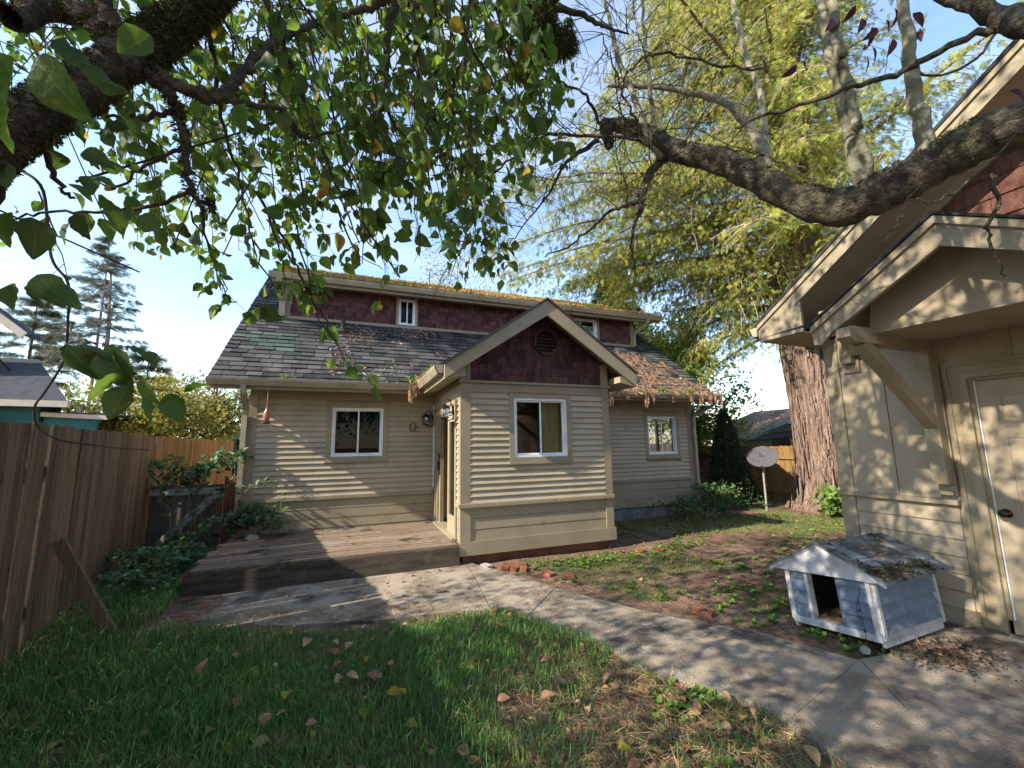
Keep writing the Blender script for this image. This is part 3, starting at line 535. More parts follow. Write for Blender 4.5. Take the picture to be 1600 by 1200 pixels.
acc.put('dormer_shingle_field', m_roof, H, kind='stuff')
gutter(H, (-1.5, 8.31, 4.575), (7.33, 8.31, 4.575), (0, -1, 0), .10, .10); MB().beam((-1.47, 8.33, 4.59), (7.3, 8.33, 4.59), .02, .14).put('fascia', m_trim, H); bx('soffit', H, m_trim, -1.47, 7.3, 8.34, 8.64, 4.60, 4.61)
# moss on the dormer roof, needles on the main roof
def slopept(n, x0, x1, ya, yb, z_of, h=0):
    x = RN.uniform(x0, x1, n); y = RN.uniform(ya, yb, n); return x, y
n = 15000; x = RN.uniform(-1.45, 7.3, n); t = RN.beta(.9, 1.3, n); k = vnoise(x, t * 4, 2.2, 5) + RN.normal(size=n) * .5 > -.55; x, t = x[k], t[k]
P = np.stack([x, y1 - .02 + (y2 - y1) * t, z1 + .02 + (z2 - z1) * t], 1)
leaf_obj('roof_moss', P, RN.uniform(.02, .06, len(P)), LEAF2, m_moss, H, D=np.array([0, 0, 1.]) + rnd_unit(len(P)) * .7)
def on_roof(x, y): return np.stack([x, y, ze0 + (y - ye0) * SM + .018], 1)
NE = (np.array([(-.5, 0, 0), (.5, 0, 0), (.5, 1, .0), (-.5, 1, .0)]), np.array([(0, 1, 2, 3)]))
n = 17000; x = RN.uniform(3.9, 7.42, n); y = RN.uniform(6.8, 8.62, n)
den = .48 + .55 * vnoise(x, y, 3.5, 9) - np.clip((y - 8.1) / .25, 0, 1.2) - np.clip((x - 7.0) / .3, 0, .6) * (y > 7.2)
k = (RN.uniform(size=n) < den) & (zt(x) < ze0 + (y - ye0) * SM + .1); x, y = x[k], y[k]
D = rnd_unit(len(x)); D[:, 2] = D[:, 1] * SM + RN.normal(size=len(x)) * .1
leaf_obj('needle_litter', on_roof(x, y) + np.stack([x * 0, x * 0, RN.uniform(0, .03, len(x))], 1), RN.uniform(.04, .14, len(x)), NE, m_needle, H, D=D, wscale=RN.uniform(.003, .009, len(x)))
n = 2600; x = RN.uniform(-.4, 1.6, n); y = RN.uniform(7.0, 8.6, n); k = RN.uniform(size=n) < .35 + .5 * vnoise(x, y, 3, 4); x, y = x[k], y[k]; D = rnd_unit(len(x)); D[:, 2] = D[:, 1] * SM + .1
leaf_obj('needle_litter', on_roof(x, y), RN.uniform(.03, .08, len(x)), NE, m_needle, H, D=D, wscale=RN.uniform(.008, .018, len(x)))
# valley + gutter debris, hanging clumps
Pp, Dd, Sz, Wz = [], [], [], []
for (cx, cy, cz, sx, sy, m_) in [(.98, 6.80, 2.50, .09, .08, 240), (1.0, 6.3, 2.52, .05, .35, 260), (1.25, 6.95, 2.62, .12, .12, 200)] + [(random.uniform(4.2, 7.4), 6.76, 2.48, .12, .03, 110) for _ in range(14)] + [(7.35, 6.78, 2.48, .08, .05, 260)] + [(random.uniform(2.5, 7.3), 8.26, 4.68, .2, .04, 60) for _ in range(12)]:
    for _ in range(m_): Pp.append((random.gauss(cx, sx), random.gauss(cy, sy), cz + random.uniform(-.02, .03))); Dd.append((random.gauss(0, .8), random.gauss(0, .8), random.gauss(-.2, .5))); Sz.append(random.uniform(.04, .13)); Wz.append(random.uniform(.004, .009))
for cx, m_, ln in [(.86, 60, .26), (.93, 60, .2), (1.0, 50, .15), (4.35, 26, .16), (4.62, 40, .26), (5.45, 60, .27), (5.6, 36, .22), (6.1, 22, .16), (6.6, 40, .16), (6.85, 44, .2), (7.1, 60, .2), (7.25, 60, .18), (7.38, 70, .24), (5.0, 24, .12)]:
    for _ in range(m_):
        x = random.gauss(cx, .022); z = 2.47 - random.uniform(0, ln * .6); Pp.append((x, 6.71 + random.gauss(0, .015), z)); Dd.append((random.gauss(0, .12), random.gauss(0, .1), -1)); Sz.append(random.uniform(.4, .6) * ln); Wz.append(random.uniform(.004, .009))
leaf_obj('gutter_litter', np.array(Pp), np.array(Sz), NE, m_needle, H, D=np.array(Dd), wscale=np.array(Wz))
Pp = []
for (cx, cy, cz, sx, m_) in [(.93, 6.75, 2.52, .07, 150), (4.72, 6.72, 2.54, .06, 120), (5.85, 6.72, 2.52, .05, 80), (6.55, 6.72, 2.52, .06, 90), (7.42, 6.72, 2.49, .05, 50), (1.02, 6.1, 2.54, .04, 60), (-.9, 6.76, 2.49, .1, 30), (.2, 6.76, 2.49, .2, 50), (1.0, 5.6, 2.54, .03, 30), (5.3, 6.74, 2.5, .3, 60), (5.2, 8.25, 4.7, .1, 80), (6.4, 8.25, 4.66, .1, 120)]:
    for _ in range(m_): Pp.append((random.gauss(cx, sx), random.gauss(cy, .03), cz + random.uniform(-.02, .07)))
leaf_obj('roof_seedlings', Pp, RN.uniform(.02, .045, len(Pp)), LEAF3, m_weed, H, D=rnd_unit(len(Pp)) + np.array([0, -.3, .6]))
# downspouts
def spout(pts, w=.055):
    mb = MB()
    for a, b in zip(pts, pts[1:]): mb.beam(a, b, w, w * .8, up=(0, 1, .01))
    mb.put('downspout', m_gut, H)
spout([(-1.44, 6.78, 2.39), (-1.44, 6.80, 2.28), (-1.47, 7.2, 2.08), (-1.49, 7.24, 2.0), (-1.49, 7.24, .1)], .07)
spout([(7.3, 6.78, 2.39), (7.28, 6.82, 2.28), (7.12, 7.2, 2.10), (7.115, 7.24, 2.0), (7.115, 7.24, .25)], .065)
spout([(-1.33, 8.26, 4.58), (-1.33, 8.30, 4.45), (-1.30, 8.58, 4.25), (-1.30, 8.60, 3.95)], .10); spout([(6.9, 8.26, 4.58), (6.88, 8.28, 4.48), (6.72, 8.56, 4.30), (6.70, 8.60, 4.2), (6.70, 8.60, 3.93)], .06)
bx('conduit', H, m_white, X0 - .05, X0 - .03, YM - .06, YM - .04, .8, 2.2)
# roof penetrations
pz = ze0 + (8.30 - ye0) * SM
pb = MB().tube([(-.22, 8.30, pz - .05), (-.22, 8.30, pz + .27)], .04, 12); pb.lathe([(.1, -.0), (.05, .08)], (-.22, 8.30, pz), 12); pb.put('vent_pipe', m_roofd, H, True)
for x, y, s in ((6.1, 8.38, 1.1), (6.85, 7.5, .8), (-.6, 8.2, .01)):
    if s < .1: continue
    z = ze0 + (y - ye0) * SM; MB().prism([(x - .15 * s, y - .14 * s, z - .09 * s), (x + .15 * s, y - .14 * s, z - .09 * s), (x + .13 * s, y - .12 * s, z + .02 * s), (x - .13 * s, y - .12 * s, z + .02 * s)], (0, .26 * s, .15 * s)).put('roof_vent', m_roofd, H)
# lanterns, ornament, feeder
def lantern(x, y, z, label, glassm=g_clear):
    t = thing('wall_lantern', (x, y, z), label, 'lantern', 'wall lanterns by the side door')
    bx('mounting_block', t, m_gtrim, x - .028, x - .001, y - .07, y + .07, z - .12, z + .16)
    a = MB().beam((x - .02, y, z + .02), (x - .045, y, z + .02), .06, .12); a.tube(smooth_poly([(x - .04, y, z - .10), (x - .09, y, z - .13), (x - .15, y, z - .10), (x - .15, y, z - .06)]), .008, 6); a.tube(smooth_poly([(x - .04, y, z + .03), (x - .08, y, z + .14), (x - .12, y, z + .16)]), .008, 6); a.put('arm', m_blk, t)
    c = (x - .15, y, z)
    MB().lathe([(.0, .155), (.006, .15), (.006, .10), (.03, .085), (.06, .065), (.078, .045), (.07, .04), (.0, .04)], c, 8).put('cap', m_blk, t); MB().lathe([(0, -.105), (.045, -.10), (.06, -.088), (.06, -.08), (0, -.08)], c, 8).put('base', m_blk, t)
    mb = MB()
    for i in range(6):
        an = i * math.pi / 3; mb.beam((c[0] + .056 * math.cos(an), c[1] + .056 * math.sin(an), z - .085), (c[0] + .066 * math.cos(an), c[1] + .066 * math.sin(an), z + .045), .006, .006)
    mb.put('cage', m_blk, t); MB().lathe([(.053, -.08), (.062, .042)], c, 6).put('glass', glassm, t); MB().lathe([(0, -.03), (.022, -.02), (.03, .005), (.022, .03), (.012, .04)], c, 10).put('bulb', m_white, t, True)
lantern(X0 - .03, 5.68, 1.97, 'clear glass wall lantern nearest the house corner beside the sliding door'); lantern(X0 - .03, 7.235, 1.95, 'darker glass wall lantern in the inner corner left of the side door')
t = thing('wall_ornament', (.98, YM - .03, 1.82), 'small round openwork ornament hung on the clapboards between window and door', 'ornament')
mb = MB(); c = Vector((.98, YM - .035, 1.82))
mb.tube([c + Vector((.055 * math.cos(a), 0, .07 * math.sin(a))) for a in np.linspace(0, 2 * math.pi, 17)], .006, 5); mb.put('ring', m_blk, t)
mb = MB()
for i in range(6): a = i * math.pi / 3; mb.tube(smooth_poly([c, c + Vector((.03 * math.cos(a), 0, .035 * math.sin(a + .5))), c + Vector((.05 * math.cos(a + .5), 0, .06 * math.sin(a + .5)))], 3), .007, 5)
mb.put('scrollwork', m_galv, t)
t = thing('bird_feeder', (-1.13, 6.76, 1.85), 'red glass bottle feeder hanging from the left eave on a thin rod', 'feeder')
MB().tube([(-1.13, 6.78, 2.38), (-1.13, 6.76, 2.07)], .005, 5).put('hanging_rod', m_pink, t); MB().lathe([(.0, .24), (.012, .235), (.014, .2), (.035, .17), (.042, .13), (.042, .05), (.03, .03), (.0, .028)], (-1.13, 6.76, 1.84), 14).put('bottle', m_pink, t, True)
MB().lathe([(.0, .0), (.055, .004), (.06, .018), (.04, .026), (0, .028)], (-1.13, 6.76, 1.84), 14).put('dish', m_blk, t, True)
# ------------------------------------------------------------------ deck
D_ = thing('deck', (0, 6.4, 0), 'low weathered wooden deck in front of the side door', 'deck')
y = 5.43; i = 0
while y < 7.25:
    wd = .138; x0 = -1.56 + (.035 if i % 3 else 0) + random.uniform(-.03, .03)
    if i < 2: x0 = -1.5
    bx('deck_board', D_, m_deck, x0, X0 - .034 if y > 5.4 else 1.3, y, min(y + wd - .012, 7.27), .222 + random.uniform(-.004, .003), .25 + random.uniform(-.003, .003)).rotation_euler = (random.uniform(-.01, .01), 0, random.uniform(-.002, .002)); y += wd; i += 1
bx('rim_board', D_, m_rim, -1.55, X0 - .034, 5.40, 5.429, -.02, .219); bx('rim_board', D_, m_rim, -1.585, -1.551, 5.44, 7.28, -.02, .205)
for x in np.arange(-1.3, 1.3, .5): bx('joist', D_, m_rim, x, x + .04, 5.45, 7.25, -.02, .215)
# ------------------------------------------------------------------ GARAGE
G = thing('garage', (4.74, 2.88, 0), 'tan panelled garage with gabled door hood at the right edge', 'garage'); XG = 4.743; FG = fx(XG)
gd_ = (.95, 1.83, .03, 1.985); GY = 2.88
backing(G, FG, m_gpaint, -3.0, GY, .12, 2.55, [gd_]); bx('wall', G, m_gpaint, XG + .101, 9.2, GY - .1, GY, .12, 2.55); bx('wall', G, m_gpaint, XG, 9.2, -3.2, -3.001, .12, 2.55); bx('wall', G, m_gpaint, 9.2, 9.3, -3.2, GY, .12, 2.55)
wb('footing', G, FG, m_conc, -3, gd_[0], -.2, .119, -.1, .012); wb('footing', G, FG, m_conc, gd_[1], GY, -.2, .119, -.1, .012); wb('threshold', G, FG, m_conc, gd_[0], gd_[1], -.2, .025, -.1, .02)
bx('footing', G, m_conc, XG + .1, 9.2, GY - .12, GY - .01, -.2, .119)
planks('siding_board', G, FG, m_gpaint, 2.005, GY - .115, .12, .945, .138, (), db=.02, dt=.009, gap=.009)
planks('siding_board', G, FG, m_gpaint, -1.5, .75, .12, .945, .138, (), db=.02, dt=.009, gap=.009)
for nm, a in (('belt_rail', (1.99, GY + .035, .95, .99, .001, .06)), ('corner_board', (GY - .11, GY + .02, .12, .949, .001, .026)), ('corner_board', (GY - .11, GY + .02, .991, 2.5, .001, .026)), ('belt_rail', (-3, .76, .95, .99, .001, .06))): wb(nm, G, FG, m_gtrim, *a)
for a, b in ((2.405, GY - .112), (2.11, 2.395)): wb('wall_panel', G, FG, m_gpaint, a, b, .992, 2.5, .001, .012)
wb('batten', G, FG, m_gtrim, 2.396, 2.404, .992, 2.5, .001, .003)
for a in (1.2, 1.55): wb('batten', G, FG, m_gtrim, a, a + .03, 2.13, 2.48, .001, .016)
# door casing and door
for (w0, w1_, d) in ((0, .055, .03), (.055, .11, .02), (.11, .135, .034)):
    mbx = [(gd_[1] + w0, gd_[1] + w1_, 0.03, gd_[3] + w1_), (gd_[0] - w1_, gd_[0] - w0, 0.03, gd_[3] + w1_), (gd_[0] - w0, gd_[1] + w0, gd_[3] + w0, gd_[3] + w1_)]
    for a in mbx: wb('door_casing', G, FG, m_gtrim, *a, .001, d)
mb = MB()
for a in ((gd_[1] - .022, gd_[1] - .001, .03, gd_[3] - .022), (gd_[0] + .001, gd_[0] + .022, .03, gd_[3] - .022), (gd_[0] + .001, gd_[1] - .001, gd_[3] - .022, gd_[3] - .001)): wbox(mb, FG, *a, -.09, -.0)
mb.put('door_jamb', m_gtrim, G); wb('weatherstrip', G, FG, m_white, gd_[1] - .029, gd_[1] - .023, .035, gd_[3] - .024, -.034, -.018)
door = wb('door', G, FG, m_gpaint, gd_[0] + .024, gd_[1] - .03, .035, gd_[3] - .024, -.07, -.034)
dw = (gd_[1] - gd_[0] - .054)
for c0, c1 in ((.13, .45), (.55, .87)):
    for z0, z1 in ((1.62, 1.86), (.95, 1.52), (.2, .82)):
        u0, u1 = gd_[0] + .024 + dw * c0, gd_[0] + .024 + dw * c1; m2 = MB()
        for a in ((u0, u1, z1 - .022, z1), (u0, u1, z0, z0 + .022), (u0, u0 + .022, z0 + .022, z1 - .022), (u1 - .022, u1, z0 + .022, z1 - .022)): wbox(m2, FG, *a, -.034, -.027)
        wbox(m2, FG, u0 + .04, u1 - .04, z0 + .04, z1 - .04, -.034, -.029); link('door_panel', m2.mesh(), m_gpaint, door)
kb = MB().lathe([(.034, 0), (.034, .006), (.014, .01), (.012, .03), (.026, .036), (.031, .05), (.024, .062), (0, .066)], FG(1.752, .915, -.034), 18, (-1, 0, 0)); link('knob', kb.mesh('k', True), m_knob, door)
# gable shingles
GS, GT, GE = .66, 2.78, 3.24; gz = lambda y: GT + GS * (GE - abs(y) if y > 0 else GE + y)
MB().prism([(XG, -3.0, 2.551), (XG, GY, 2.551), (XG, GY, gz(GY) - .1), (XG, 0, gz(0) - .1), (XG, -3, gz(-3) - .1)], (.1, 0, 0)).put('gable_wall', m_gshin, G)
shingles(G, FG, m_gshin, lambda z: -.3, lambda z: min(GY - .02, GE - (z - GT + .12) / GS), 2.56, 4.5, .17, .13, .24, 200, (), inset=0)
wb('frieze_board', G, FG, m_gtrim, -3, GY + .02, 2.50, 2.555, .001, .02)
# garage roof slabs, rake, soffit and eave return
XO = 4.22
for sg in (1, -1):
    yt = GE * sg
    MB().prism([(XO, yt, GT - .05), (9.6, yt, GT - .05), (9.6, 0, gz(0) - .05), (XO, 0, gz(0) - .05)], (0, 0, .045)).put('roof_deck', m_roofd, G)
    MB().prism([(XO - .03, yt, GT - .0), (XO - .03, 0, gz(0) - .0), (XO - .03, 0, gz(0) + .035), (XO - .03, yt, GT + .03)], (5.4, 0, 0)).put('roof_covering', m_roofd, G)
    MB().prism([(XO, yt, GT), (XO, 0, gz(0)), (XO, 0, gz(0) - .17), (XO, yt * .99, GT - .16)], (.03, 0, 0)).put('rake_board', m_gtrim, G)
    MB().prism([(XO - .02, yt, GT), (XO - .02, 0, gz(0)), (XO - .02, 0, gz(0) - .05), (XO - .02, yt, GT - .05)], (.018, 0, 0)).put('rake_trim', m_gtrim, G)
    MB().prism([(XO + .032, yt * .985, GT - .13), (XO + .032, 0, gz(0) - .14), (XO + .032, 0, gz(0) - .125), (XO + .032, yt * .985, GT - .115)], (XG - XO - .04, 0, 0)).put('soffit', m_gpaint, G)
    MB().prism([(XG - .03, yt * .9, gz(GE * .9) - .15), (XG - .03, 0, gz(0) - .16), (XG - .03, 0, gz(0) - .26), (XG - .03, yt * .9, gz(GE * .9) - .25)], (.028, 0, 0)).put('frieze_board', m_gtrim, G)
MB().prism([(XO + .002, GE - .02, GT - .15), (XO + .002, GE - .48, GT - .13), (XO + .002, GE - .48, GT + .12), (XO + .002, GE - .12, GT - .04)], (.03, 0, 0)).put('eave_return', m_gtrim, G)
bx('soffit', G, m_gpaint, XO + .034, 9.5, GY + .022, GE - .02, GT - .20, GT - .185); bx('soffit', G, m_gpaint, XO + .034, XG - .03, GE - .48, GY + .02, GT - .20, GT - .185)
bx('fascia', G, m_gtrim, XO, 9.5, GE - .018, GE, GT - .19, GT - .03); bx('soffit', G, m_gtrim, XO + .002, XO + .03, GE - .48, GE - .02, GT - .19, GT - .152)
gutter(G, (XO - .01, GE + .002, GT - .13), (9.5, GE + .002, GT - .13), (0, 1, 0), .11, .11)
# lookout bracket under the rake
bk = MB().beam((XO + .02, 2.56, 2.70), (XG - .03, 2.56, 2.70), .09, .09).put('bracket', m_gtrim, G); q = MB().beam((XO + .12, 2.56, 2.65), (XG - .06, 2.56, 2.36), .08, .08); link('brace', q.mesh(), m_gtrim, bk)
q = MB(); wbox(q, FG, 2.60, 2.70, 2.26, 2.5, .014, .11); link('post', q.mesh(), m_gtrim, bk); q = MB(); wbox(q, FG, 2.575, 2.725, 2.17, 2.5, .013, .035); link('plate', q.mesh(), m_gtrim, bk)
# --- door hood
PY, PS, PT, PE, PX = 1.43, .62, 3.0, .88, 3.65
for sg in (1, -1):
    ye = PY + sg * PE; zz = PT - PS * PE
    MB().prism([(PX + .002, ye, zz - .03), (XG, ye, zz - .03), (XG, PY, PT - .03), (PX + .002, PY, PT - .03)], (0, 0, .028)).put('hood_roof', m_gtrim, G)
    MB().prism([(PX - .035, ye + sg * .015, zz - .002), (PX - .035, PY, PT + .006), (PX - .035, PY, PT + .026), (PX - .035, ye + sg * .015, zz + .016)], (XG - PX + .03, 0, 0)).put('hood_covering', m_roofd, G)
    MB().prism([(PX, ye, zz - .004), (PX, PY, PT - .004), (PX, PY, PT - .215), (PX, ye - sg * .16, zz - .075), (PX, ye - sg * .06, zz - .165), (PX, ye, zz - .155)], (.035, 0, 0)).put('hood_rake', m_gtrim, G)
    MB().prism([(PX - .022, ye, zz + .0), (PX - .022, PY, PT + .0), (PX - .022, PY, PT - .055), (PX - .022, ye, zz - .05)], (.02, 0, 0)).put('hood_rake_trim', m_gtrim, G)
MB().prism([(3.9, PY - .62, 2.34), (3.9, PY + .60, 2.34), (3.9, PY + .56, 2.60), (3.9, PY, PT - .06), (3.9, PY - .56, 2.60)], (.02, 0, 0)).put('hood_tympanum', m_gpaint, G)
bx('hood_soffit', G, m_gpaint, 3.921, XG - .001, PY - .60, PY + .58, 2.338, 2.352)
for y in (2.05, .81):
    a = MB().prism([(3.60, y - .05, 2.37), (3.60, y - .05, 2.30), (3.66, y - .05, 2.26), (XG - .002, y - .05, 2.26), (XG - .002, y - .05, 2.385), (3.64, y - .05, 2.385)], (0, .1, 0)).put('hood_bracket', m_gtrim, G)
    q = MB().beam((3.80, y, 2.27), (XG - .08, y, 1.60), .085, .085); link('brace', q.mesh(), m_gtrim, a)
    q = MB(); wbox(q, FG, y - .05, y + .05, 1.12, 2.259, .03, .125); link('post', q.mesh(), m_gtrim, a); q = MB(); wbox(q, FG, y - .06, y + .06, 1.03, 2.259, .003, .029); wbox(q, FG, y - .045, y + .045, 1.03, 1.06, .029, .07); link('plate', q.mesh(), m_gtrim, a)
# ------------------------------------------------------------------ dog house
DH = thing('dog_house', (3.98, 2.36, .0), 'small blue grey dog house with mossy shingle roof leaning beside the garage wall', 'dog house', rot=(R_(-5.5), R_(1.5), R_(4)))
def lw(nm, mat, *a, parent=DH, **k): return MB().box(*a).put(nm, mat, parent, **k)
hx, hy = .43, .29           # half depth (x), half width (y); front faces -x
lw('floor_board', m_dogt, -hx - .03, hx, -hy - .02, hy + .01, .035, .085); lw('floor', m_floor, -hx + .02, hx - .02, -hy + .02, hy - .02, .0855, .095)
for y in (-hy - .02, hy): lw('skid', m_dogt, -hx, hx, y, y + .02, .0, .034)
HT = .46; rz = .655
side = lambda s, y: lambda u, z, d: (u, y + s * d, z)
for s_, y in ((-1, -hy), (1, hy)):
    fn = side(s_, y); wbx = MB(); wbox(wbx, fn, -hx, hx, .09, HT + .01, -.012, -.001); wbx.put('wall_panel', m_dog, DH)
    z = .085
    for i in range(4):
        segs = [(-hx + .01, hx - .0)] if i in (3, 2) else [(-hx + .01, .18 - .03 * i), (.185 - .03 * i, hx)]
        for a, b in segs: MB().hexa([fn(a, z, 0), fn(b, z, 0), fn(b, z, .034), fn(a, z, .034), fn(a, z + .095, 0), fn(b, z + .095, 0), fn(b, z + .095, .004), fn(a, z + .095, .004)]).put('siding_board', m_dog, DH)
        z += .095
    for a in (-hx - .012, hx - .022): q = MB(); wbox(q, fn, a, a + .034, .05, HT, .004, .036); q.put('corner_trim', m_dogt, DH)
fnF = lambda u, z, d: (-hx - d, u, z)
for a, b in ((-hy + .015, -.09), (.17, hy - .015)):
    q = MB(); wbox(q, fnF, a, b, .085, HT + .02, -.012, -.001); q.put('wall_panel', m_dog, DH)
    for i in range(4):
        z = .088 + i * .097; MB().hexa([fnF(a, z, 0), fnF(b, z, 0), fnF(b, z, .024), fnF(a, z, .024), fnF(a, z + .097, 0), fnF(b, z + .097, 0), fnF(b, z + .097, .004), fnF(a, z + .097, .004)]).put('siding_board', m_dog, DH)
for a in (-.09, .145): q = MB(); wbox(q, fnF, a, a + .025, .085, HT + .03, -.05, .012); q.put('door_post', m_dog if a < 0 else m_dogt, DH)
for a in (-hy - .012, hy - .014): q = MB(); wbox(q, fnF, a, a + .026, .05, HT, .002, .032); q.put('corner_trim', m_dogt, DH)
MB().prism([(hx - .012, -hy, .085), (hx - .012, hy, .085), (hx - .012, hy, .48), (hx - .012, 0, .63), (hx - .012, -hy, .48)], (.012, 0, 0)).put('back_panel', m_dog, DH)
lw('shade_lining', m_dark, hx - .022, hx - .013, -hy + .013, hy - .013, .096, .5); lw('shade_lining', m_dark, -hx + .02, hx - .023, hy - .021, hy - .013, .096, .46); lw('shade_lining', m_dark, -hx + .02, hx - .023, -hy + .013, -hy + .021, .096, .46)  # black boards added so the doorway looks dark inside
rw = .41; ez = .435
MB().prism([(-hx - .05, -rw, ez), (-hx - .05, rw, ez), (-hx - .05, 0, rz)], (.018, 0, 0)).put('gable_board', m_dogt, DH)
sl = (rz - ez) / rw
for s_ in (-1, 1):
    MB().prism([(-hx - .06, s_ * rw, ez), (-hx - .06, 0, rz), (-hx - .06, 0, rz + .014), (-hx - .06, s_ * rw, ez + .014)], (2 * hx + .15, 0, 0)).put('roof_panel', m_dogt if s_ < 0 else m_dogt, DH)
    MB().prism([(-hx - .066, s_ * (rw + .01), ez - .02), (-hx - .066, s_ * .29, ez + .045), (-hx - .066, s_ * .29, ez + .075), (-hx - .066, s_ * (rw + .01), ez + .012)], (.015, 0, 0)).put('rake_trim', m_dogt, DH)
    for i in range(4):
        ya = rw + .02 - i * .108; yb_ = ya - .112; x = -hx - .075
        while x < hx + .09:
            wd = random.uniform(.09, .2); b = min(x + wd - .008, hx + .10); za = rz + .014 - sl * ya; zb2 = rz + .014 - sl * max(yb_, 0)
            MB().hexa([(x, s_ * ya, za), (b, s_ * ya, za), (b, s_ * max(yb_, 0), zb2), (x, s_ * max(yb_, 0), zb2), (x, s_ * ya, za + .02), (b, s_ * ya, za + .02), (b, s_ * max(yb_, 0), zb2 + .006), (x, s_ * max(yb_, 0), zb2 + .006)]).put('roof_shingle', m_dogr, DH); x += wd
for i in range(5):
    x = -hx - .07 + i * .2
    for s_ in (-1, 1): MB().hexa([(x, 0, rz + .018), (x + .194, 0, rz + .018), (x + .194, s_ * .07, rz + .018 - sl * .07), (x, s_ * .07, rz + .018 - sl * .07), (x, 0, rz + .028), (x + .194, 0, rz + .028), (x + .194, s_ * .07, rz + .027 - sl * .07), (x, s_ * .07, rz + .027 - sl * .07)]).put('ridge_shingle', m_dogr, DH)
n = 13000; x = RN.uniform(-hx - .07, hx + .09, n); y = RN.uniform(-rw - .02, rw + .02, n); dn = vnoise(x, y, 9, 3) * .8 + .08 + (np.abs(y) > .30) * .75 * (x < .25) - .42 + .5 * np.exp(-((x + .05) ** 2 + (y + .08) ** 2) / .012)
k = RN.uniform(size=n) < dn; x, y = x[k], y[k]
leaf_obj('roof_moss', np.stack([x, y, rz + .03 - sl * np.abs(y)], 1), RN.uniform(.010, .028, len(x)), LEAF2, m_dmoss, DH, D=np.array([0, 0, .5]) + rnd_unit(len(x)) * .8)
n = 260; x = RN.normal(-.05, .16, n); y = RN.normal(-.12, .09, n); D = rnd_unit(n); D[:, 2] *= .15
leaf_obj('roof_needles', np.stack([x, y, rz + .035 - sl * np.abs(y)], 1), RN.uniform(.02, .07, n), NE, m_needle, DH, D=D, wscale=.0035)
for (x, y, m_) in ((-.40, -.33, m_leafy), (-.02, -.15, m_litter), (.1, -.22, m_litter)): 
    V, F = scatter(np.array([[x, y, rz + .04 - sl * abs(y)]]), .06, LEAF3, np.array([[1, .4, .1]]), np.array([[0, 0, 1.]])); o = link('fallen_leaf', np_mesh(V, F), m_, None, label='dry leaf resting on the ' + ('front corner' if x < -.3 else 'middle' if x < 0 else 'back') + ' of the dog house roof', cat='leaf'); o.matrix_world = Matrix.Translation((3.98, 2.36, 0)) @ Euler((R_(-5.5), R_(1.5), R_(4))).to_matrix().to_4x4()
dv = [((3.53, 2.12, .42), (3.51, 2.13, .33), (3.52, 2.12, .2), (3.50, 2.10, .1), (3.51, 2.09, .03)), ((3.535, 2.13, .36), (3.50, 2.14, .28), (3.505, 2.12, .16))]
t = thing('dry_vine', (3.5, 2.1, 0), 'thin brown dry vine hanging down the front corner of the dog house', 'vine')
tubes([(smooth_poly(p, 5, .003), .0025, 4) for p in dv], 'stem', m_twig, t, kind=None)
leaf_obj('leaf', np.array([(3.51, 2.125, .31), (3.512, 2.12, .26), (3.50, 2.115, .22), (3.505, 2.11, .14), (3.50, 2.10, .08)]), .028, LEAF3, m_twig, t, kind=None)
t = thing('pale_stone', (3.47, 2.12, 0), 'small white stone under the front corner of the dog house', 'stone'); MB().lathe([(0, -.02), (.03, -.01), (.034, .012), (.02, .03), (0, .034)], (3.47, 2.10, .01), 8).put('stone', m_rock, t)
# ------------------------------------------------------------------ satellite dish
t = thing('satellite_dish', (8.55, 6.80, 0), 'pale oval satellite dish on a thin pole in front of the right fence', 'satellite dish')
MB().tube([(8.55, 6.80, -.1), (8.545, 6.79, .5), (8.53, 6.78, .98)], .022, 10).put('pole', m_galv, t, True)
dc = Vector((8.50, 6.74, 1.13)); dn = Vector((-.80, -.52, .62)).normalized(); dm = dn.to_track_quat('Z', 'Y').to_matrix()
mb = MB(); n = 28; prof = [(0, 0), (.10, .006), (.2, .024), (.28, .048), (.285, .046), (.285, .036), (.2, .012), (.1, -.006), (0, -.012)]
for r, z in prof:
    for i in range(n): a = 2 * math.pi * i / n; mb.v.append(tuple(dc + dm @ Vector((r * 1.08 * math.cos(a), r * .92 * math.sin(a), z))))
for j in range(len(prof) - 1):
    for i in range(n): mb.f.append((j * n + i, j * n + (i + 1) % n, (j + 1) * n + (i + 1) % n, (j + 1) * n + i))
mb.put('reflector', m_dish, t, True)
MB().beam(dc - dn * .03, Vector((8.53, 6.78, .96)), .05, .07).put('mount', m_blk, t)
mb = MB(); dx = dm @ Vector((1, 0, 0)); ddn = Vector((0, 0, 1)); ddn = (ddn - dn * ddn.dot(dn)).normalized(); sx = ddn.cross(dn).normalized()
sx = sx if sx.dot(RR) > 0 else -sx
zz_ = lambda u, v: .6 * (u * u + v * v)
def D3(u, v, h=.0035): return dc + sx * u + ddn * v + dn * (zz_(u, v) + h)
for (poly) in ([(-.055, .14), (-.012, .10), (-.03, .055), (-.07, .06)],):
    mb.prism([D3(*p) for p in poly], dn * .002)
arc = [(.0 + .055 * math.cos(a), .10 + .045 * math.sin(a)) for a in np.linspace(-1.9, .5, 9)]
arc2 = [(.0 + .040 * math.cos(a) - .006, .102 + .036 * math.sin(a)) for a in np.linspace(-1.9, .5, 9)]
for i in range(8): mb.prism([D3(*arc[i]), D3(*arc[i + 1]), D3(*arc2[i + 1]), D3(*arc2[i])], dn * .002)
mb.put('logo', m_blk, t)
MB().beam(dc - ddn * .24 + dn * .03, dc - ddn * .30 + dn * .12 + sx * -.02, .02, .03).put('feed_arm', m_blk, t)
txt = bpy.data.curves.new('lettering', 'FONT'); txt.body = 'DIRECTV'; txt.size = .034; txt.align_x = 'CENTER'; txt.extrude = .0008
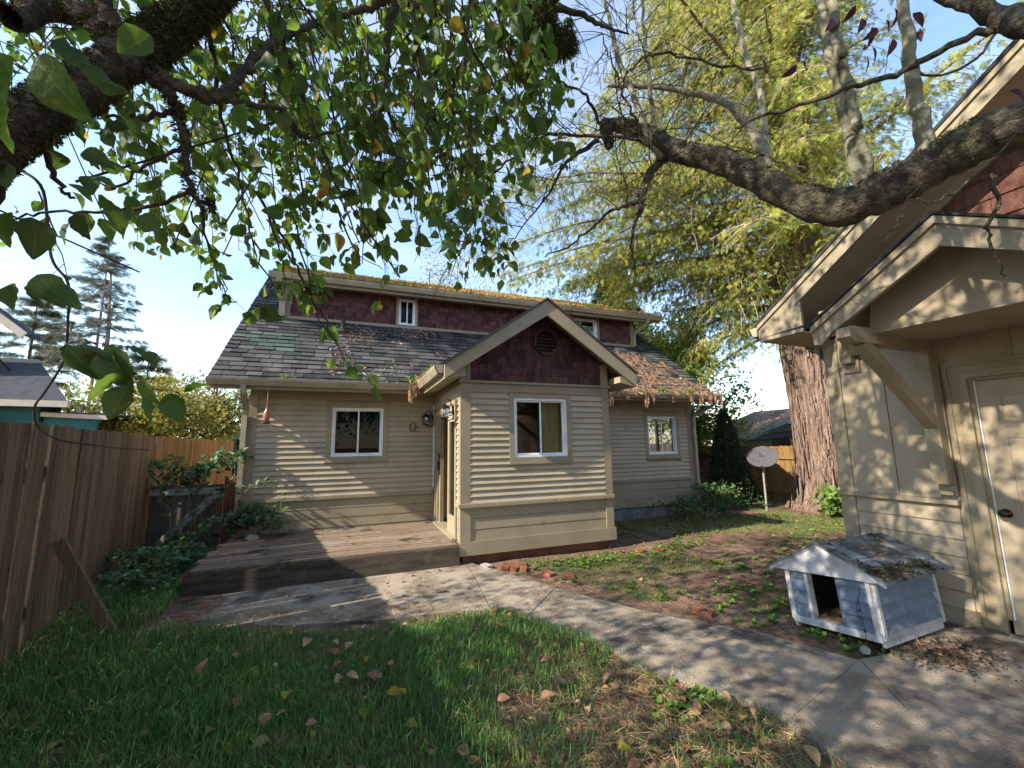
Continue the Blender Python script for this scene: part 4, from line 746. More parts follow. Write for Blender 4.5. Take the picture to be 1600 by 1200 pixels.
t0 = bpy.data.objects.new('lettering_curve', txt); tme = bpy.data.meshes.new_from_object(t0); bpy.data.objects.remove(t0); to = link('lettering', tme, m_blk, t)
mw = Matrix((sx, ddn, dn)).transposed().to_4x4(); mw.translation = D3(0, .02, .006) - ORI[t.name]; to.matrix_local = mw
# ------------------------------------------------------------------ left fence
FL = thing('left_fence', (-2.2, 4.4, 0), 'tall dark weathered cedar board fence along the left side', 'fence')
A = [(-1.62, .4), (-2.17, 4.35), (-2.80, 8.0), (-2.92, 13.2)]
cuts = []; seg = [(A[i], A[i + 1]) for i in range(3)]
for (p, q) in seg:
    p, q = Vector(p), Vector(q); Ls = (q - p).length; d = (q - p) / Ls; nrm = Vector((d.y, -d.x)); s = 0
    while s < Ls - .02:
        wd = min(random.choice((.135, .14, .14, .145)), Ls - s); c = p + d * (s + wd / 2); s += wd
        yy = c.y; topz = 1.70 + random.uniform(-.012, .012) - (.05 if yy < 3.5 else 0) * 0
        lean = random.uniform(-.006, .006); off = nrm * random.uniform(-.006, .006); bot = -.06; gap = .005
        if 4.28 < yy < 4.46: gap = .022; lean = .025
        h = d * (wd / 2 - gap / 2); tk = nrm * .009; ln = d * lean; c = c + off
        pts = [(c - h + tk, bot), (c + h + tk, bot), (c + h - tk, bot), (c - h - tk, bot), (c - h + tk + ln, topz), (c + h + tk + ln, topz), (c + h - tk + ln, topz), (c - h - tk + ln, topz)]
        lit = yy > 8.3  # far boards take the warmer honey colour to look sunlit
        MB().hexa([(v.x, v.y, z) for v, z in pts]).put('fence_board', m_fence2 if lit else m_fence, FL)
    for z in (.35, 1.35): MB().beam((p.x - .03 * 1, p.y, z), (q.x - .03, q.y, z), .04, .085).put('rail', m_fence, FL)
    MB().beam((q.x - .09, q.y, -.1), (q.x - .09, q.y, 1.6), .09, .09, up=(0, 1, 0)).put('fence_post', m_fence, FL)
t = thing('brace_board', (-1.74, 4.56, 0), 'loose grey brown board propped slantwise against the left fence', 'board'); MB().beam((-1.70, 4.52, -.03), (-2.13, 4.50, .80), .085, .04, up=(0, 1, 0)).put('board', m_fence, t)
t = thing('red_fence_post', (-2.76, 7.72, 0), 'short dark brown post between the left fence and the gate', 'post'); bx('post', t, m_fence, -2.80, -2.70, 7.60, 7.70, -.1, 1.10)
# gate
GT_ = thing('garden_gate', (-2.2, 7.6, 0), 'grey brown board gate with a diagonal brace beside the deck', 'gate')
x = -2.66; i = 0
while x < -1.80: wd = (.13, .15, .14, .12)[i % 4]; bx('gate_board', GT_, m_gate, x, min(x + wd - .006, -1.77), 7.60, 7.622, .05, .98 + .012 * math.sin(i * 2)); x += wd; i += 1
bx('rail', GT_, m_gateb, -2.66, -1.80, 7.575, 7.5985, .84, .93); MB().beam((-2.55, 7.587, .12), (-1.83, 7.585, .84), .024, .095, up=(0, 0, 1)).put('brace', m_gateb, GT_); bx('rail', GT_, m_gate, -2.66, -1.80, 7.575, 7.5985, .12, .2)
for z in (.22, .88): bx('hinge', GT_, m_blk, -1.86, -1.75, 7.568, 7.574, z, z + .03)
t = thing('gate_latch_post', (-2.69, 7.6, 0), 'pale narrow edge strip at the left of the grey gate', 'post'); bx('post', t, m_fence2, -2.70, -2.672, 7.58, 7.64, 0, .95)
t = thing('gate_hinge_post', (-1.68, 7.62, 0), 'red brown wooden post between the gate and the house corner', 'post'); bx('post', t, m_redpost, -1.755, -1.60, 7.58, 7.70, -.1, 1.09)
# ------------------------------------------------------------------ right fence
FR_ = thing('right_fence', (10.4, 8, 0), 'honey coloured cedar fence with rails beyond the satellite dish', 'fence'); XF = 10.45; y = 3.6; i = 0
while y < 17: wd = .14; h = 1.36 + random.uniform(-.01, .01); m2 = MB().prism([(XF, y, -.1), (XF, y + wd - .006, -.1), (XF, y + wd - .006, h - .03), (XF, y + wd - .035, h), (XF, y + .03, h), (XF, y, h - .03)], (.018, 0, 0)); m2.put('fence_board', m_fence2, FR_); y += wd; i += 1
for y in np.arange(4.3, 17, 2.35):
    bx('fence_post', FR_, m_fence2, XF - .10, XF - .005, y, y + .10, -.1, 1.40)
    for z in (.16, 1.03): bx('rail', FR_, m_fence2, XF - .045, XF - .001, y + .101, y + 2.349, z, z + .09)
# ------------------------------------------------------------------ neighbour houses, car
N1 = thing('teal_house', (-8, 15, 0), 'teal house with dark slate roof rising behind the left fence', 'house')
bx('wall', N1, m_teal, -15, -7.95, 15.2, 16.1, -.2, 2.80); bx('wall', N1, m_teal, -16, -9.75, 16.1, 16.5, 2.7, 4.95)
MB().prism([(-16, 14.75, 2.83), (-7.15, 14.75, 2.72), (-9.3, 17.4, 4.32), (-16, 17.4, 4.35)], (0, 0, .06)).put('roof', m_nroof2, N1)
MB().prism([(-7.15, 14.75, 2.72), (-8.0, 16.5, 2.72), (-9.3, 17.4, 4.32)], (0, 0, .06)).put('roof', m_nroof2, N1)
MB().beam((-16, 14.72, 2.86), (-7.15, 14.72, 2.75), .04, .17).put('fascia', m_tealt, N1); MB().beam((-7.13, 14.72, 2.75), (-7.98, 16.5, 2.75), .04, .17).put('fascia', m_tealt, N1)
MB().prism([(-8.9, 15.9, 4.8), (-12.7, 15.9, 8.0), (-12.7, 16.6, 8.0), (-8.9, 16.6, 4.8)], (0, 0, .12)).put('upper_roof', m_nroof2, N1); MB().beam((-8.87, 15.86, 4.8), (-12.7, 15.86, 8.02), .04, .2).put('rake_board', m_tealt, N1)
MB().prism([(-9.76, 16.4, 4.94), (-12.8, 16.4, 7.5), (-16, 16.4, 4.94)], (0, .1, 0)).put('gable_wall', m_teal, N1)
bx('porch_roof', N1, m_nroof2, -8.3, -6.5, 15.2, 18, 2.50, 2.56); MB().beam((-7.9, 15.17, 2.50), (-6.45, 15.17, 2.42), .04, .12).put('fascia', m_tealt, N1); MB().beam((-7.25, 15.5, 2.5), (-7.3, 15.5, 2.75), .07, .07, up=(0, 1, 0)).put('bracket', m_tealt, N1); bx('porch_wall', N1, m_teal, -7.9, -6.75, 15.3, 15.4, -.2, 2.44)
t = thing('barn_light', (-8.9, 15.1, 2.4), 'small black gooseneck barn light on the teal wall', 'lamp')
mb = MB().tube(smooth_poly([(-9.05, 15.18, 2.58), (-9.05, 15.05, 2.62), (-8.8, 14.95, 2.62), (-8.72, 14.95, 2.5)]), .02, 6); mb.lathe([(.0, .0), (.09, .0), (.09, -.03), (0, -.03)], (-9.05, 15.17, 2.58), 10, (0, -1, 0)); mb.put('arm', m_blk, t); MB().lathe([(.03, .08), (.05, .04), (.17, -.06), (.15, -.06), (.04, .03)], (-8.72, 14.95, 2.42), 14).put('shade', m_blk, t)
N2 = thing('brown_roofed_house', (14, 11, 0), 'low neighbour house with brown shingle roof and white trim behind the right fence', 'house')
bx('wall', N2, m_nwall, 13.35, 20, 6, 12.7, -.3, 1.75)
MB().prism([(13.0, 5, 1.66), (13.0, 13.2, 1.60), (15.2, 12.2, 2.62), (15.2, 5, 2.62)], (0, 0, .06)).put('roof', m_nroof, N2); MB().prism([(13, 13.2, 1.6), (20, 13.2, 1.6), (20, 12.2, 2.62), (15.2, 12.2, 2.62)], (0, 0, .06)).put('roof', m_nroof, N2)
MB().beam((12.97, 5, 1.66), (12.97, 13.2, 1.62), .05, .15).put('gutter', m_white, N2)
MB().prism([(12.6, 10.05, 1.80), (12.6, 9.0, 2.12), (15.2, 9.0, 2.12), (15.2, 10.05, 1.80)], (0, 0, .06)).put('porch_roof', m_nroof, N2); MB().prism([(12.6, 9.0, 2.12), (12.6, 7.6, 1.78), (15.2, 7.6, 1.78), (15.2, 9.0, 2.12)], (0, 0, .06)).put('porch_roof', m_nroof, N2)
MB().beam((12.57, 10.1, 1.76), (12.57, 9.0, 2.09), .05, .13).put('rake_board', m_white, N2); MB().beam((12.57, 9.0, 2.09), (12.57, 7.55, 1.74), .05, .13).put('rake_board', m_white, N2)
MB().prism([(12.62, 9.9, 1.76), (12.62, 9.0, 2.02), (12.62, 7.7, 1.72)], (.05, 0, 0)).put('gable_wall', m_nwall, N2); MB().prism([(12.0, 9.9, 1.5), (12.0, 8.1, 1.62), (12.6, 8.0, 1.84), (12.6, 9.8, 1.72)], (0, 0, .02)).put('awning', m_nroof2, N2)
MB().prism([(13.3, 8.0, 2.05), (13.3, 7.4, 2.3), (13.3, 6.6, 2.05)], (1.5, 0, 0)).put('small_gable', m_nwall, N2); bx('window', N2, m_white, 13.30, 13.34, 10.2, 11.6, 1.1, 1.58)
MB().beam((13.0, 13.1, 1.58), (13.25, 12.9, 1.3), .06, .06).put('downspout', m_white, N2)
N3 = thing('blue_house', (-8, 42, 0), 'small distant blue gabled house glimpsed past the house corner', 'house'); bx('wall', N3, m_blue, -10.6, -7, 41, 48, -.2, 2.25); MB().prism([(-10.9, 40.9, 2.2), (-8.8, 40.9, 3.1), (-6.7, 40.9, 2.2)], (0, 7, 0)).put('roof', m_nroof2, N3); MB().prism([(-10.6, 40.85, 2.2), (-8.8, 40.85, 2.95), (-7, 40.85, 2.2)], (0, .04, 0)).put('gable', m_blue, N3)
for a, b in (((-11, 40.8, 2.2), (-8.8, 40.8, 3.15)), ((-8.8, 40.8, 3.15), (-6.6, 40.8, 2.2))): MB().beam(a, b, .06, .2).put('rake_board', m_white, N3)
bx('chimney', N3, m_brick, -8.4, -7.7, 43, 43.6, 2.2, 3.7); MB().lathe([(.12, 0), (.12, .5)], (-8.05, 43.3, 3.7), 8).put('chimney_pot', m_galv, N3)
t = thing('parked_car', (-5.6, 26, 0), 'silver car parked far beyond the gate seen past the house corner', 'car')
b_ = MB(); b_.prism([(-6.6, 25, .35), (-4.9, 25, .35), (-4.85, 25, .85), (-5.0, 25, .95), (-6.5, 25, .95), (-6.65, 25, .85)], (0, 4.3, 0)); b_.prism([(-6.45, 25.9, .951), (-5.05, 25.9, .951), (-5.2, 25.9, 1.42), (-6.3, 25.9, 1.42)], (0, 2.3, 0)); b_.put('body', m_car, t)
MB().prism([(-6.38, 25.89, 1.0), (-5.12, 25.89, 1.0), (-5.25, 25.89, 1.36), (-6.25, 25.89, 1.36)], (0, .005, 0)).put('windscreen', m_dark, t)
for yy in (25.8, 28.4):
    for xx in (-6.55, -4.95): MB().lathe([(0, 0), (.3, 0), (.3, .18), (0, .18)], (xx - .09, yy, .3), 16, (1, 0, 0)).put('wheel', m_tyre, t)
# ------------------------------------------------------------------ loose bricks
bl = [(1.66, 5.28, .3, 0, 'pale broken brick beside the deck corner at the entry wall', m_rock), (1.84, 5.10, -.5, .12, 'leftmost red brick leaning in the row beside the path', m_brick), (1.95, 5.04, -.8, .2, 'second red brick of the leaning row beside the path', m_brick), (2.02, 4.96, -.4, .05, 'third red brick at the end of the leaning row', m_brick), (2.07, 5.14, .8, 0, 'red brick lying behind the leaning row by the footing', m_brick),
      (2.22, 4.66, .2, 0, 'red brick standing in the weeds at the path edge', m_brick), (2.38, 4.45, -.3, 0, 'red brick nearest the path crack among the weeds', m_brick), (3.85, 5.10, .1, 0, 'red brick at the right corner of the entry wall', m_brick), (4.10, 5.0, .5, 0, 'red brick tile lying flat right of the entry corner', m_brick), (3.0, 3.1, .4, -.01, 'single red brick half buried beside the lower path', m_brick)]
for x, y, a, tilt, lab, mt in bl:
    o = MB().hexa([(-.055, -.1, 0), (.055, -.095, 0), (.053, .1, 0), (-.052, .098, 0), (-.052, -.097, .06), (.052, -.1, .063), (.055, .097, .06), (-.055, .1, .058)]).put('brick', mt, None, label=lab, cat='brick', group='loose bricks by the path')
    o.scale = (.82, .82, .85); o.location = (x, y, float(gh(x, y)) - .012 + abs(tilt) * .1); o.rotation_euler = (tilt, tilt * 2, a)
t = MB().lathe([(0, -.03), (.07, -.02), (.09, .02), (.06, .07), (0, .085)], (-1.22, 6.9, .25), 9).put('rock', m_rock, None, label='pale grey rock among the vines on the deck edge', cat='rock')
# ------------------------------------------------------------------ cable from the eave? hanging cable along the fence
t = MB().tube(smooth_poly([(-1.22,2.04,2.57), (-1.14,2.02,2.49), (-1.10,2.04,2.24), (-1.04,2.04,2.14), (-1.03,2.05,2.00), (-1.04,2.08,1.85), (-1.10,2.12,1.73), (-1.14,2.15,1.67), (-1.16,2.22,1.60), (-1.12,2.26,1.55), (-1.08,2.36,1.53), (-1.03,2.56,1.51), (-0.99,2.76,1.50)], 6), [.006, .0045, .004, .003], 6).put('hanging_stem', m_twig, None, True, label='long thin dark stem looping down in front of the left fence', cat='branch')
# ------------------------------------------------------------------ TREES
def grow(p, d, L, r, lev, out, droop=.25, wig=.18, kids=(4, 6), ratio=.55, seg=6, minr=.0016, spread=.9, tips=None):
    p = np.array(p, float); d = np.array(d, float); d /= np.linalg.norm(d); pts = [p.copy()]; rs = [r]; st = L / seg
    for i in range(seg):
        d = d + RN.normal(size=3) * wig + np.array([0, 0, -droop * (i + 1) / seg]); d /= np.linalg.norm(d); p = p + d * st; pts.append(p.copy()); rs.append(max(minr, r * (1 - .75 * (i + 1) / seg)))
        if tips is not None and lev <= 1: tips.append((p.copy(), d.copy()))
    out.append((np.array(pts), rs, 5 if r > .012 else 4 if r > .004 else 3))
    if lev > 0:
        for k in range(random.randint(*kids)):
            i = random.randint(1, seg); q = pts[i]; dd = (pts[i] - pts[i - 1]) / st; s = RN.normal(size=3); s -= s.dot(dd) * dd; s /= np.linalg.norm(s) + 1e-9
            grow(q, dd * (1 - spread * .5) + s * spread, L * ratio * random.uniform(.6, 1.15), rs[i] * .62, lev - 1, out, droop, wig, kids, ratio, max(3, seg - 1), minr, spread, tips)
def unitdirs(D, down=.6, j=.6): D = np.array(D); return D * .6 + rnd_unit(len(D)) * j + np.array([0, 0, -down])
# --- apple tree (trunk left of the camera), mossy main limb overhead
AP = thing('apple_tree', (-1.45, .1, 0), 'leafy apple tree whose mossy limb and hanging twigs fill the upper left', 'tree')
limb = [(-1.45, .1, 0), (-1.42, .25, .7), (-0.87,1.13,1.96), (-0.79,1.15,2.05), (-0.76,1.19,2.19), (-0.73,1.24,2.30), (-0.69,1.31,2.45), (-0.64,1.37,2.62), (-0.58,1.45,2.83), (-0.51,1.52,3.07), (-0.46,1.62,3.37), (-0.31,1.79,3.98)]
lr = [.12, .10, .056, .052, .051, .051, .051, .050, .050, .049, .042, .036]
LP = smooth_poly(limb, 6); LRr = np.interp(np.linspace(0, 1, len(LP)), np.linspace(0, 1, len(lr)), lr) * (1 + .07 * RN.normal(size=len(LP)))
MB().tube(LP, list(LRr), 16).put('trunk', m_bark, AP, True)
br = [([(-0.58,1.36,2.57), (-0.54,1.37,2.54), (-0.52,1.40,2.49), (-0.50,1.41,2.40), (-0.49,1.45,2.30), (-0.46,1.47,2.26), (-0.43,1.48,2.26)], [.018, .015, .013, .010, .008, .005]),
      ([(-0.52,1.40,2.50), (-0.56,1.39,2.47), (-0.63,1.39,2.44), (-0.70,1.42,2.45)], [.009, .007, .003]), ([(-0.50,1.41,2.39), (-0.63,1.51,2.37), (-0.72,1.56,2.31), (-0.79,1.58,2.35)], [.006, .004, .002]),
      ([(-0.48,1.45,2.29), (-0.60,1.52,2.25), (-0.73,1.58,2.24), (-0.88,1.63,2.24), (-1.01,1.69,2.22)], [.006, .005, .003]), ([(-0.73,1.25,2.25), (-0.71,1.27,2.19), (-0.70,1.31,2.15), (-0.68,1.31,2.14)], [.008, .006, .003]),
      ([(-0.88,1.35,2.63), (-0.84,1.43,2.76), (-0.75,1.40,2.74), (-0.70,1.39,2.67), (-0.66,1.38,2.62)], [.03, .03, .028, .02]), ([(-0.57,1.35,2.58), (-0.48,1.38,2.56), (-0.42,1.40,2.59), (-0.40,1.48,2.74), (-0.35,1.54,2.91), (-0.31,1.61,3.06), (-0.19,1.74,3.32), (-0.04,1.86,3.57), (0.13,1.88,3.73), (0.43,2.04,4.00)], [.018, .018, .017, .015, .013, .016, .018]),
      ([(-0.42,1.40,2.59), (-0.34,1.42,2.59), (-0.26,1.44,2.62), (-0.19,1.53,2.60), (-0.02,1.64,2.81)], [.012, .009, .006, .004]), ([(-0.73,1.38,2.82), (-0.69,1.37,2.73), (-0.63,1.36,2.68)], [.022, .02, .02]),
      ([(-0.46,1.62,3.37), (-0.35,1.71,3.23), (-0.30,1.81,3.11), (-0.21,1.92,2.94), (-0.10,2.02,2.71), (-0.00,2.12,2.52)], [.012, .010, .006, .003]), ([(0.18,1.74,3.80), (0.10,1.81,3.53), (0.09,1.90,3.33), (0.08,1.98,3.18), (-0.01,2.09,3.05), (-0.08,2.20,2.90)], [.022, .018, .013, .008, .004]),
      ([(0.19,1.84,3.82), (0.23,1.87,3.53), (0.27,1.99,3.36), (0.32,2.10,3.24), (0.42,2.13,3.13), (0.54,2.18,2.87)], [.016, .012, .009, .006, .003]), ([(0.09,1.97,3.20), (0.18,2.06,3.15), (0.31,2.13,3.08), (0.46,2.17,3.08)], [.009, .006, .003]),
      ([(0.56,1.97,4.18), (0.53,2.03,3.86), (0.44,2.09,3.71), (0.31,2.16,3.53)], [.013, .01, .006]), ([(0.16,1.87,3.72), (0.35,1.99,3.86), (0.50,2.04,3.86), (0.70,2.19,3.81), (0.93,2.33,3.69), (1.13,2.49,3.57)], [.014, .012, .008, .004]),
      ([(0.40,1.93,4.07), (0.47,2.08,3.71), (0.51,2.21,3.42), (0.64,2.32,3.10), (0.68,2.33,2.90)], [.010, .007, .004]), ([(-0.45,2.05,2.66), (-0.30,2.14,2.43), (-0.23,2.19,2.26), (-0.15,2.23,2.15), (-0.10,2.23,2.04), (-0.03,2.28,1.91)], [.007, .005, .003]),
      ([(-0.47,1.47,2.26), (-0.56,1.94,2.28), (-0.54,2.05,2.19), (-0.52,2.10,2.14)], [.005, .003, .002]), ([(-0.60,1.59,3.17), (-0.52,1.61,2.92), (-0.50,1.74,2.72), (-0.45,1.85,2.54), (-0.41,1.98,2.32)], [.012, .008, .005, .003]),
      ([(-0.97,1.94,1.86), (-0.89,1.85,1.88), (-0.68,1.69,1.73), (-0.62,1.67,1.70), (-0.55,1.65,1.69), (-0.51,1.63,1.67)], [.003, .003, .002]), ([(-1.03,2.06,1.99), (-0.92,1.92,1.90), (-0.84,1.84,1.87)], [.004, .003])]
tw = []
for pts, rs in br: tw.append((smooth_poly(pts, 6, .004), rs, 8))
MB_ = MB()
for pts, rs, n in tw: MB_.tube(pts, rs, n)
MB_.put('branches', m_bark, AP, True)
LPnt, LD, twg = [], [], []
def along(P, stepm, start=0.1):
    P = np.array(P); s = np.concatenate([[0], np.cumsum(np.linalg.norm(np.diff(P, axis=0), axis=1))]); q = np.arange(s[-1] * start, s[-1], stepm)
    return np.stack([np.interp(q, s, P[:, k]) for k in range(3)], 1)
APPLE_STRANDS = [([(0.03,1.68,3.24),(0.10,1.71,3.15),(0.19,1.73,3.06),(0.21,1.77,2.96),(0.26,1.81,2.86)],0),
 ([(0.54,2.40,4.01),(0.52,2.47,3.88),(0.61,2.49,3.74),(0.60,2.56,3.61),(0.63,2.61,3.46)],0),
 ([(0.43,1.32,3.45),(0.55,1.33,3.36),(0.62,1.37,3.25),(0.68,1.40,3.14),(0.82,1.41,3.02)],1),
 ([(0.52,1.31,3.33),(0.57,1.34,3.25),(0.62,1.38,3.17),(0.63,1.43,3.08),(0.71,1.45,2.98)],1),
 ([(-0.23,2.12,4.03),(-0.06,2.15,3.71),(-0.03,2.23,3.39),(0.13,2.26,3.04),(0.25,2.31,2.69)],0),
 ([(0.49,1.86,3.54),(0.58,1.90,3.37),(0.57,1.97,3.20),(0.64,2.01,3.02),(0.75,2.04,2.83)],0),
 ([(0.13,2.40,4.79),(0.27,2.46,4.32),(0.58,2.46,3.83),(0.72,2.52,3.32),(0.98,2.54,2.81)],0),
 ([(0.45,1.24,2.99),(0.51,1.27,2.91),(0.54,1.32,2.82),(0.58,1.35,2.72),(0.60,1.40,2.61)],1),
 ([(-0.24,2.02,3.71),(-0.12,2.05,3.53),(-0.04,2.08,3.35),(0.06,2.11,3.17),(0.15,2.15,2.97)],0),
 ([(-0.88,3.19,5.21),(-0.67,3.23,4.68),(-0.61,3.33,4.14),(-0.51,3.42,3.59),(-0.36,3.49,3.02)],0),
 ([(-1.60,3.38,4.10),(-1.57,3.45,3.83),(-1.53,3.52,3.56),(-1.53,3.61,3.28),(-1.53,3.69,2.99)],0),
 ([(-0.30,1.66,3.27),(-0.22,1.71,3.03),(-0.09,1.74,2.78),(0.04,1.77,2.52),(0.17,1.80,2.24)],0),
 ([(-0.64,2.80,4.27),(-0.58,2.86,4.01),(-0.45,2.89,3.74),(-0.31,2.92,3.46),(-0.21,2.96,3.18)],0),
 ([(-0.74,2.39,4.44),(-0.64,2.44,4.08),(-0.48,2.48,3.72),(-0.37,2.54,3.34),(-0.22,2.58,2.95)],0),
 ([(0.43,2.61,4.26),(0.51,2.66,3.97),(0.55,2.74,3.67),(0.64,2.79,3.36),(0.69,2.86,3.04)],0),
 ([(0.80,2.01,4.63),(0.90,2.05,4.37),(0.94,2.12,4.10),(1.06,2.16,3.82),(1.08,2.24,3.53)],1),
 ([(0.44,1.30,3.52),(0.50,1.34,3.38),(0.61,1.36,3.22),(0.70,1.39,3.05),(0.76,1.44,2.88)],1),
 ([(-0.42,2.98,5.28),(-0.21,3.01,4.83),(0.01,3.03,4.36),(0.28,3.04,3.89),(0.46,3.09,3.40)],0),
 ([(0.29,1.59,3.54),(0.37,1.63,3.33),(0.37,1.71,3.12),(0.37,1.78,2.90),(0.44,1.83,2.67)],0),
 ([(0.11,1.77,3.77),(0.24,1.79,3.58),(0.36,1.82,3.38),(0.48,1.84,3.18),(0.58,1.88,2.96)],0),
 ([(-0.47,2.03,3.55),(-0.32,2.05,3.28),(-0.14,2.07,3.00),(0.02,2.09,2.70),(0.14,2.13,2.40)],0),
 ([(0.67,1.88,3.50),(0.68,1.93,3.44),(0.75,1.95,3.38),(0.73,2.01,3.31),(0.81,2.03,3.24)],1),
 ([(-0.32,3.00,5.08),(-0.18,3.05,4.66),(-0.11,3.13,4.24),(0.07,3.17,3.80),(0.17,3.24,3.36)],0),
 ([(0.41,1.55,3.44),(0.41,1.63,3.19),(0.45,1.70,2.93),(0.48,1.77,2.65),(0.57,1.82,2.36)],0),
 ([(0.27,2.69,4.26),(0.40,2.74,3.92),(0.54,2.78,3.57),(0.70,2.81,3.22),(0.82,2.86,2.85)],0),
 ([(-0.66,2.53,3.88),(-0.60,2.57,3.72),(-0.52,2.61,3.55),(-0.48,2.66,3.37),(-0.47,2.73,3.19)],0),
 ([(0.70,2.62,4.58),(0.80,2.66,4.32),(0.87,2.72,4.07),(1.01,2.75,3.80),(1.12,2.79,3.53)],0),
 ([(0.84,2.16,4.95),(0.92,2.22,4.62),(1.00,2.29,4.28),(1.08,2.35,3.93),(1.23,2.39,3.57)],1),
 ([(0.41,1.17,3.00),(0.45,1.21,2.91),(0.49,1.25,2.81),(0.59,1.27,2.70),(0.61,1.32,2.59)],1),
 ([(-0.70,2.86,5.07),(-0.50,2.89,4.67),(-0.36,2.94,4.27),(-0.25,3.00,3.85),(-0.06,3.04,3.41)],0),
 ([(0.76,1.96,4.45),(0.85,1.99,4.29),(0.89,2.04,4.11),(0.96,2.08,3.94),(1.08,2.10,3.75)],1),
 ([(0.35,2.21,4.66),(0.42,2.28,4.27),(0.49,2.36,3.87),(0.47,2.47,3.46),(0.53,2.56,3.04)],0),
 ([(0.37,2.16,4.09),(0.45,2.20,3.92),(0.60,2.21,3.74),(0.69,2.24,3.56),(0.77,2.28,3.37)],0),
 ([(-0.10,2.42,4.02),(-0.12,2.49,3.87),(-0.09,2.55,3.71),(-0.01,2.58,3.54),(-0.02,2.65,3.37)],0),
 ([(0.08,2.13,3.97),(0.12,2.19,3.74),(0.12,2.27,3.51),(0.19,2.32,3.27),(0.22,2.39,3.02)],0),
 ([(0.70,1.98,4.48),(0.82,2.00,4.29),(0.95,2.02,4.11),(1.04,2.06,3.91),(1.16,2.08,3.71)],1),
 ([(0.72,2.40,4.66),(0.83,2.43,4.45),(0.97,2.45,4.24),(1.05,2.49,4.02),(1.14,2.53,3.79)],0),
 ([(-1.48,2.99,3.84),(-1.49,3.06,3.72),(-1.42,3.09,3.59),(-1.42,3.15,3.46),(-1.47,3.23,3.33)],0),
 ([(-0.40,2.93,4.25),(-0.41,3.02,3.99),(-0.31,3.06,3.73),(-0.29,3.13,3.46),(-0.26,3.20,3.19)],0),
 ([(0.89,2.47,4.91),(1.00,2.50,4.70),(1.18,2.50,4.49),(1.22,2.56,4.28),(1.41,2.56,4.06)],1),
 ([(-0.74,2.53,3.88),(-0.70,2.60,3.60),(-0.69,2.68,3.31),(-0.67,2.76,3.01),(-0.69,2.86,2.71)],0),
 ([(-0.62,2.58,4.51),(-0.56,2.68,4.00),(-0.43,2.75,3.48),(-0.44,2.88,2.95),(-0.35,2.97,2.40)],0),
 ([(0.59,2.49,4.21),(0.60,2.57,3.95),(0.59,2.65,3.69),(0.68,2.70,3.41),(0.65,2.80,3.13)],0),
 ([(-0.19,1.41,2.88),(-0.12,1.46,2.73),(-0.06,1.50,2.56),(0.01,1.54,2.38),(0.02,1.60,2.20)],0),
 ([(0.18,1.66,3.84),(0.29,1.69,3.62),(0.36,1.74,3.39),(0.47,1.78,3.16),(0.51,1.84,2.91)],0),
 ([(0.11,2.12,3.73),(0.21,2.14,3.59),(0.26,2.19,3.46),(0.32,2.22,3.31),(0.39,2.26,3.16)],0),
 ([(-0.58,2.90,4.26),(-0.56,2.97,4.01),(-0.51,3.03,3.75),(-0.50,3.11,3.49),(-0.43,3.17,3.21)],0),
 ([(-0.04,2.41,4.56),(0.10,2.46,4.15),(0.15,2.55,3.73),(0.36,2.58,3.30),(0.46,2.65,2.85)],0),
 ([(-0.64,2.50,3.84),(-0.57,2.55,3.61),(-0.45,2.58,3.36),(-0.38,2.63,3.11),(-0.28,2.68,2.85)],0),
 ([(0.44,1.57,3.65),(0.49,1.61,3.52),(0.54,1.66,3.38),(0.64,1.68,3.23),(0.73,1.71,3.08)],0),
 ([(-1.10,2.09,3.50),(-1.00,2.13,3.25),(-0.96,2.20,2.99),(-0.89,2.25,2.72),(-0.80,2.31,2.43)],0),
 ([(-1.03,2.48,4.33),(-0.99,2.55,4.05),(-0.88,2.59,3.75),(-0.82,2.66,3.44),(-0.80,2.74,3.12)],0),
 ([(0.40,1.14,3.19),(0.48,1.17,3.08),(0.55,1.20,2.95),(0.60,1.25,2.82),(0.68,1.28,2.68)],1),
 ([(0.63,1.91,4.47),(0.73,1.95,4.25),(0.86,1.97,4.02),(1.02,1.99,3.79),(1.16,2.01,3.54)],0),
 ([(-0.06,2.69,4.21),(-0.07,2.78,3.94),(0.05,2.82,3.66),(0.11,2.88,3.37),(0.17,2.95,3.08)],0),
 ([(-1.03,2.79,4.75),(-0.98,2.89,4.26),(-1.03,3.03,3.76),(-1.00,3.14,3.24),(-0.99,3.26,2.70)],0),
 ([(0.57,1.99,4.47),(0.63,2.05,4.18),(0.83,2.07,3.88),(0.96,2.10,3.57),(1.10,2.14,3.25)],0),
 ([(0.17,2.20,3.81),(0.22,2.26,3.52),(0.32,2.31,3.22),(0.44,2.36,2.90),(0.59,2.39,2.58)],0),
 ([(-0.90,1.70,3.35),(-0.90,1.76,3.19),(-0.91,1.83,3.02),(-0.94,1.91,2.84),(-0.91,1.97,2.65)],0),
 ([(-1.07,3.21,5.31),(-0.99,3.29,4.86),(-0.93,3.38,4.40),(-0.93,3.49,3.93),(-0.89,3.59,3.45)],0),
 ([(-0.31,2.34,3.60),(-0.24,2.38,3.44),(-0.23,2.44,3.28),(-0.16,2.48,3.12),(-0.10,2.53,2.95)],0),
 ([(0.38,2.66,4.30),(0.38,2.75,3.99),(0.45,2.81,3.68),(0.55,2.86,3.36),(0.69,2.90,3.03)],0),
 ([(0.34,1.41,3.34),(0.38,1.47,3.14),(0.42,1.53,2.92),(0.45,1.59,2.69),(0.49,1.66,2.45)],0),
 ([(-0.96,2.61,4.33),(-0.96,2.71,3.91),(-0.93,2.81,3.46),(-0.87,2.90,3.01),(-0.84,3.00,2.54)],0),
 ([(-1.14,2.94,4.19),(-1.07,2.99,4.02),(-1.03,3.04,3.84),(-1.06,3.12,3.65),(-0.97,3.16,3.46)],0),
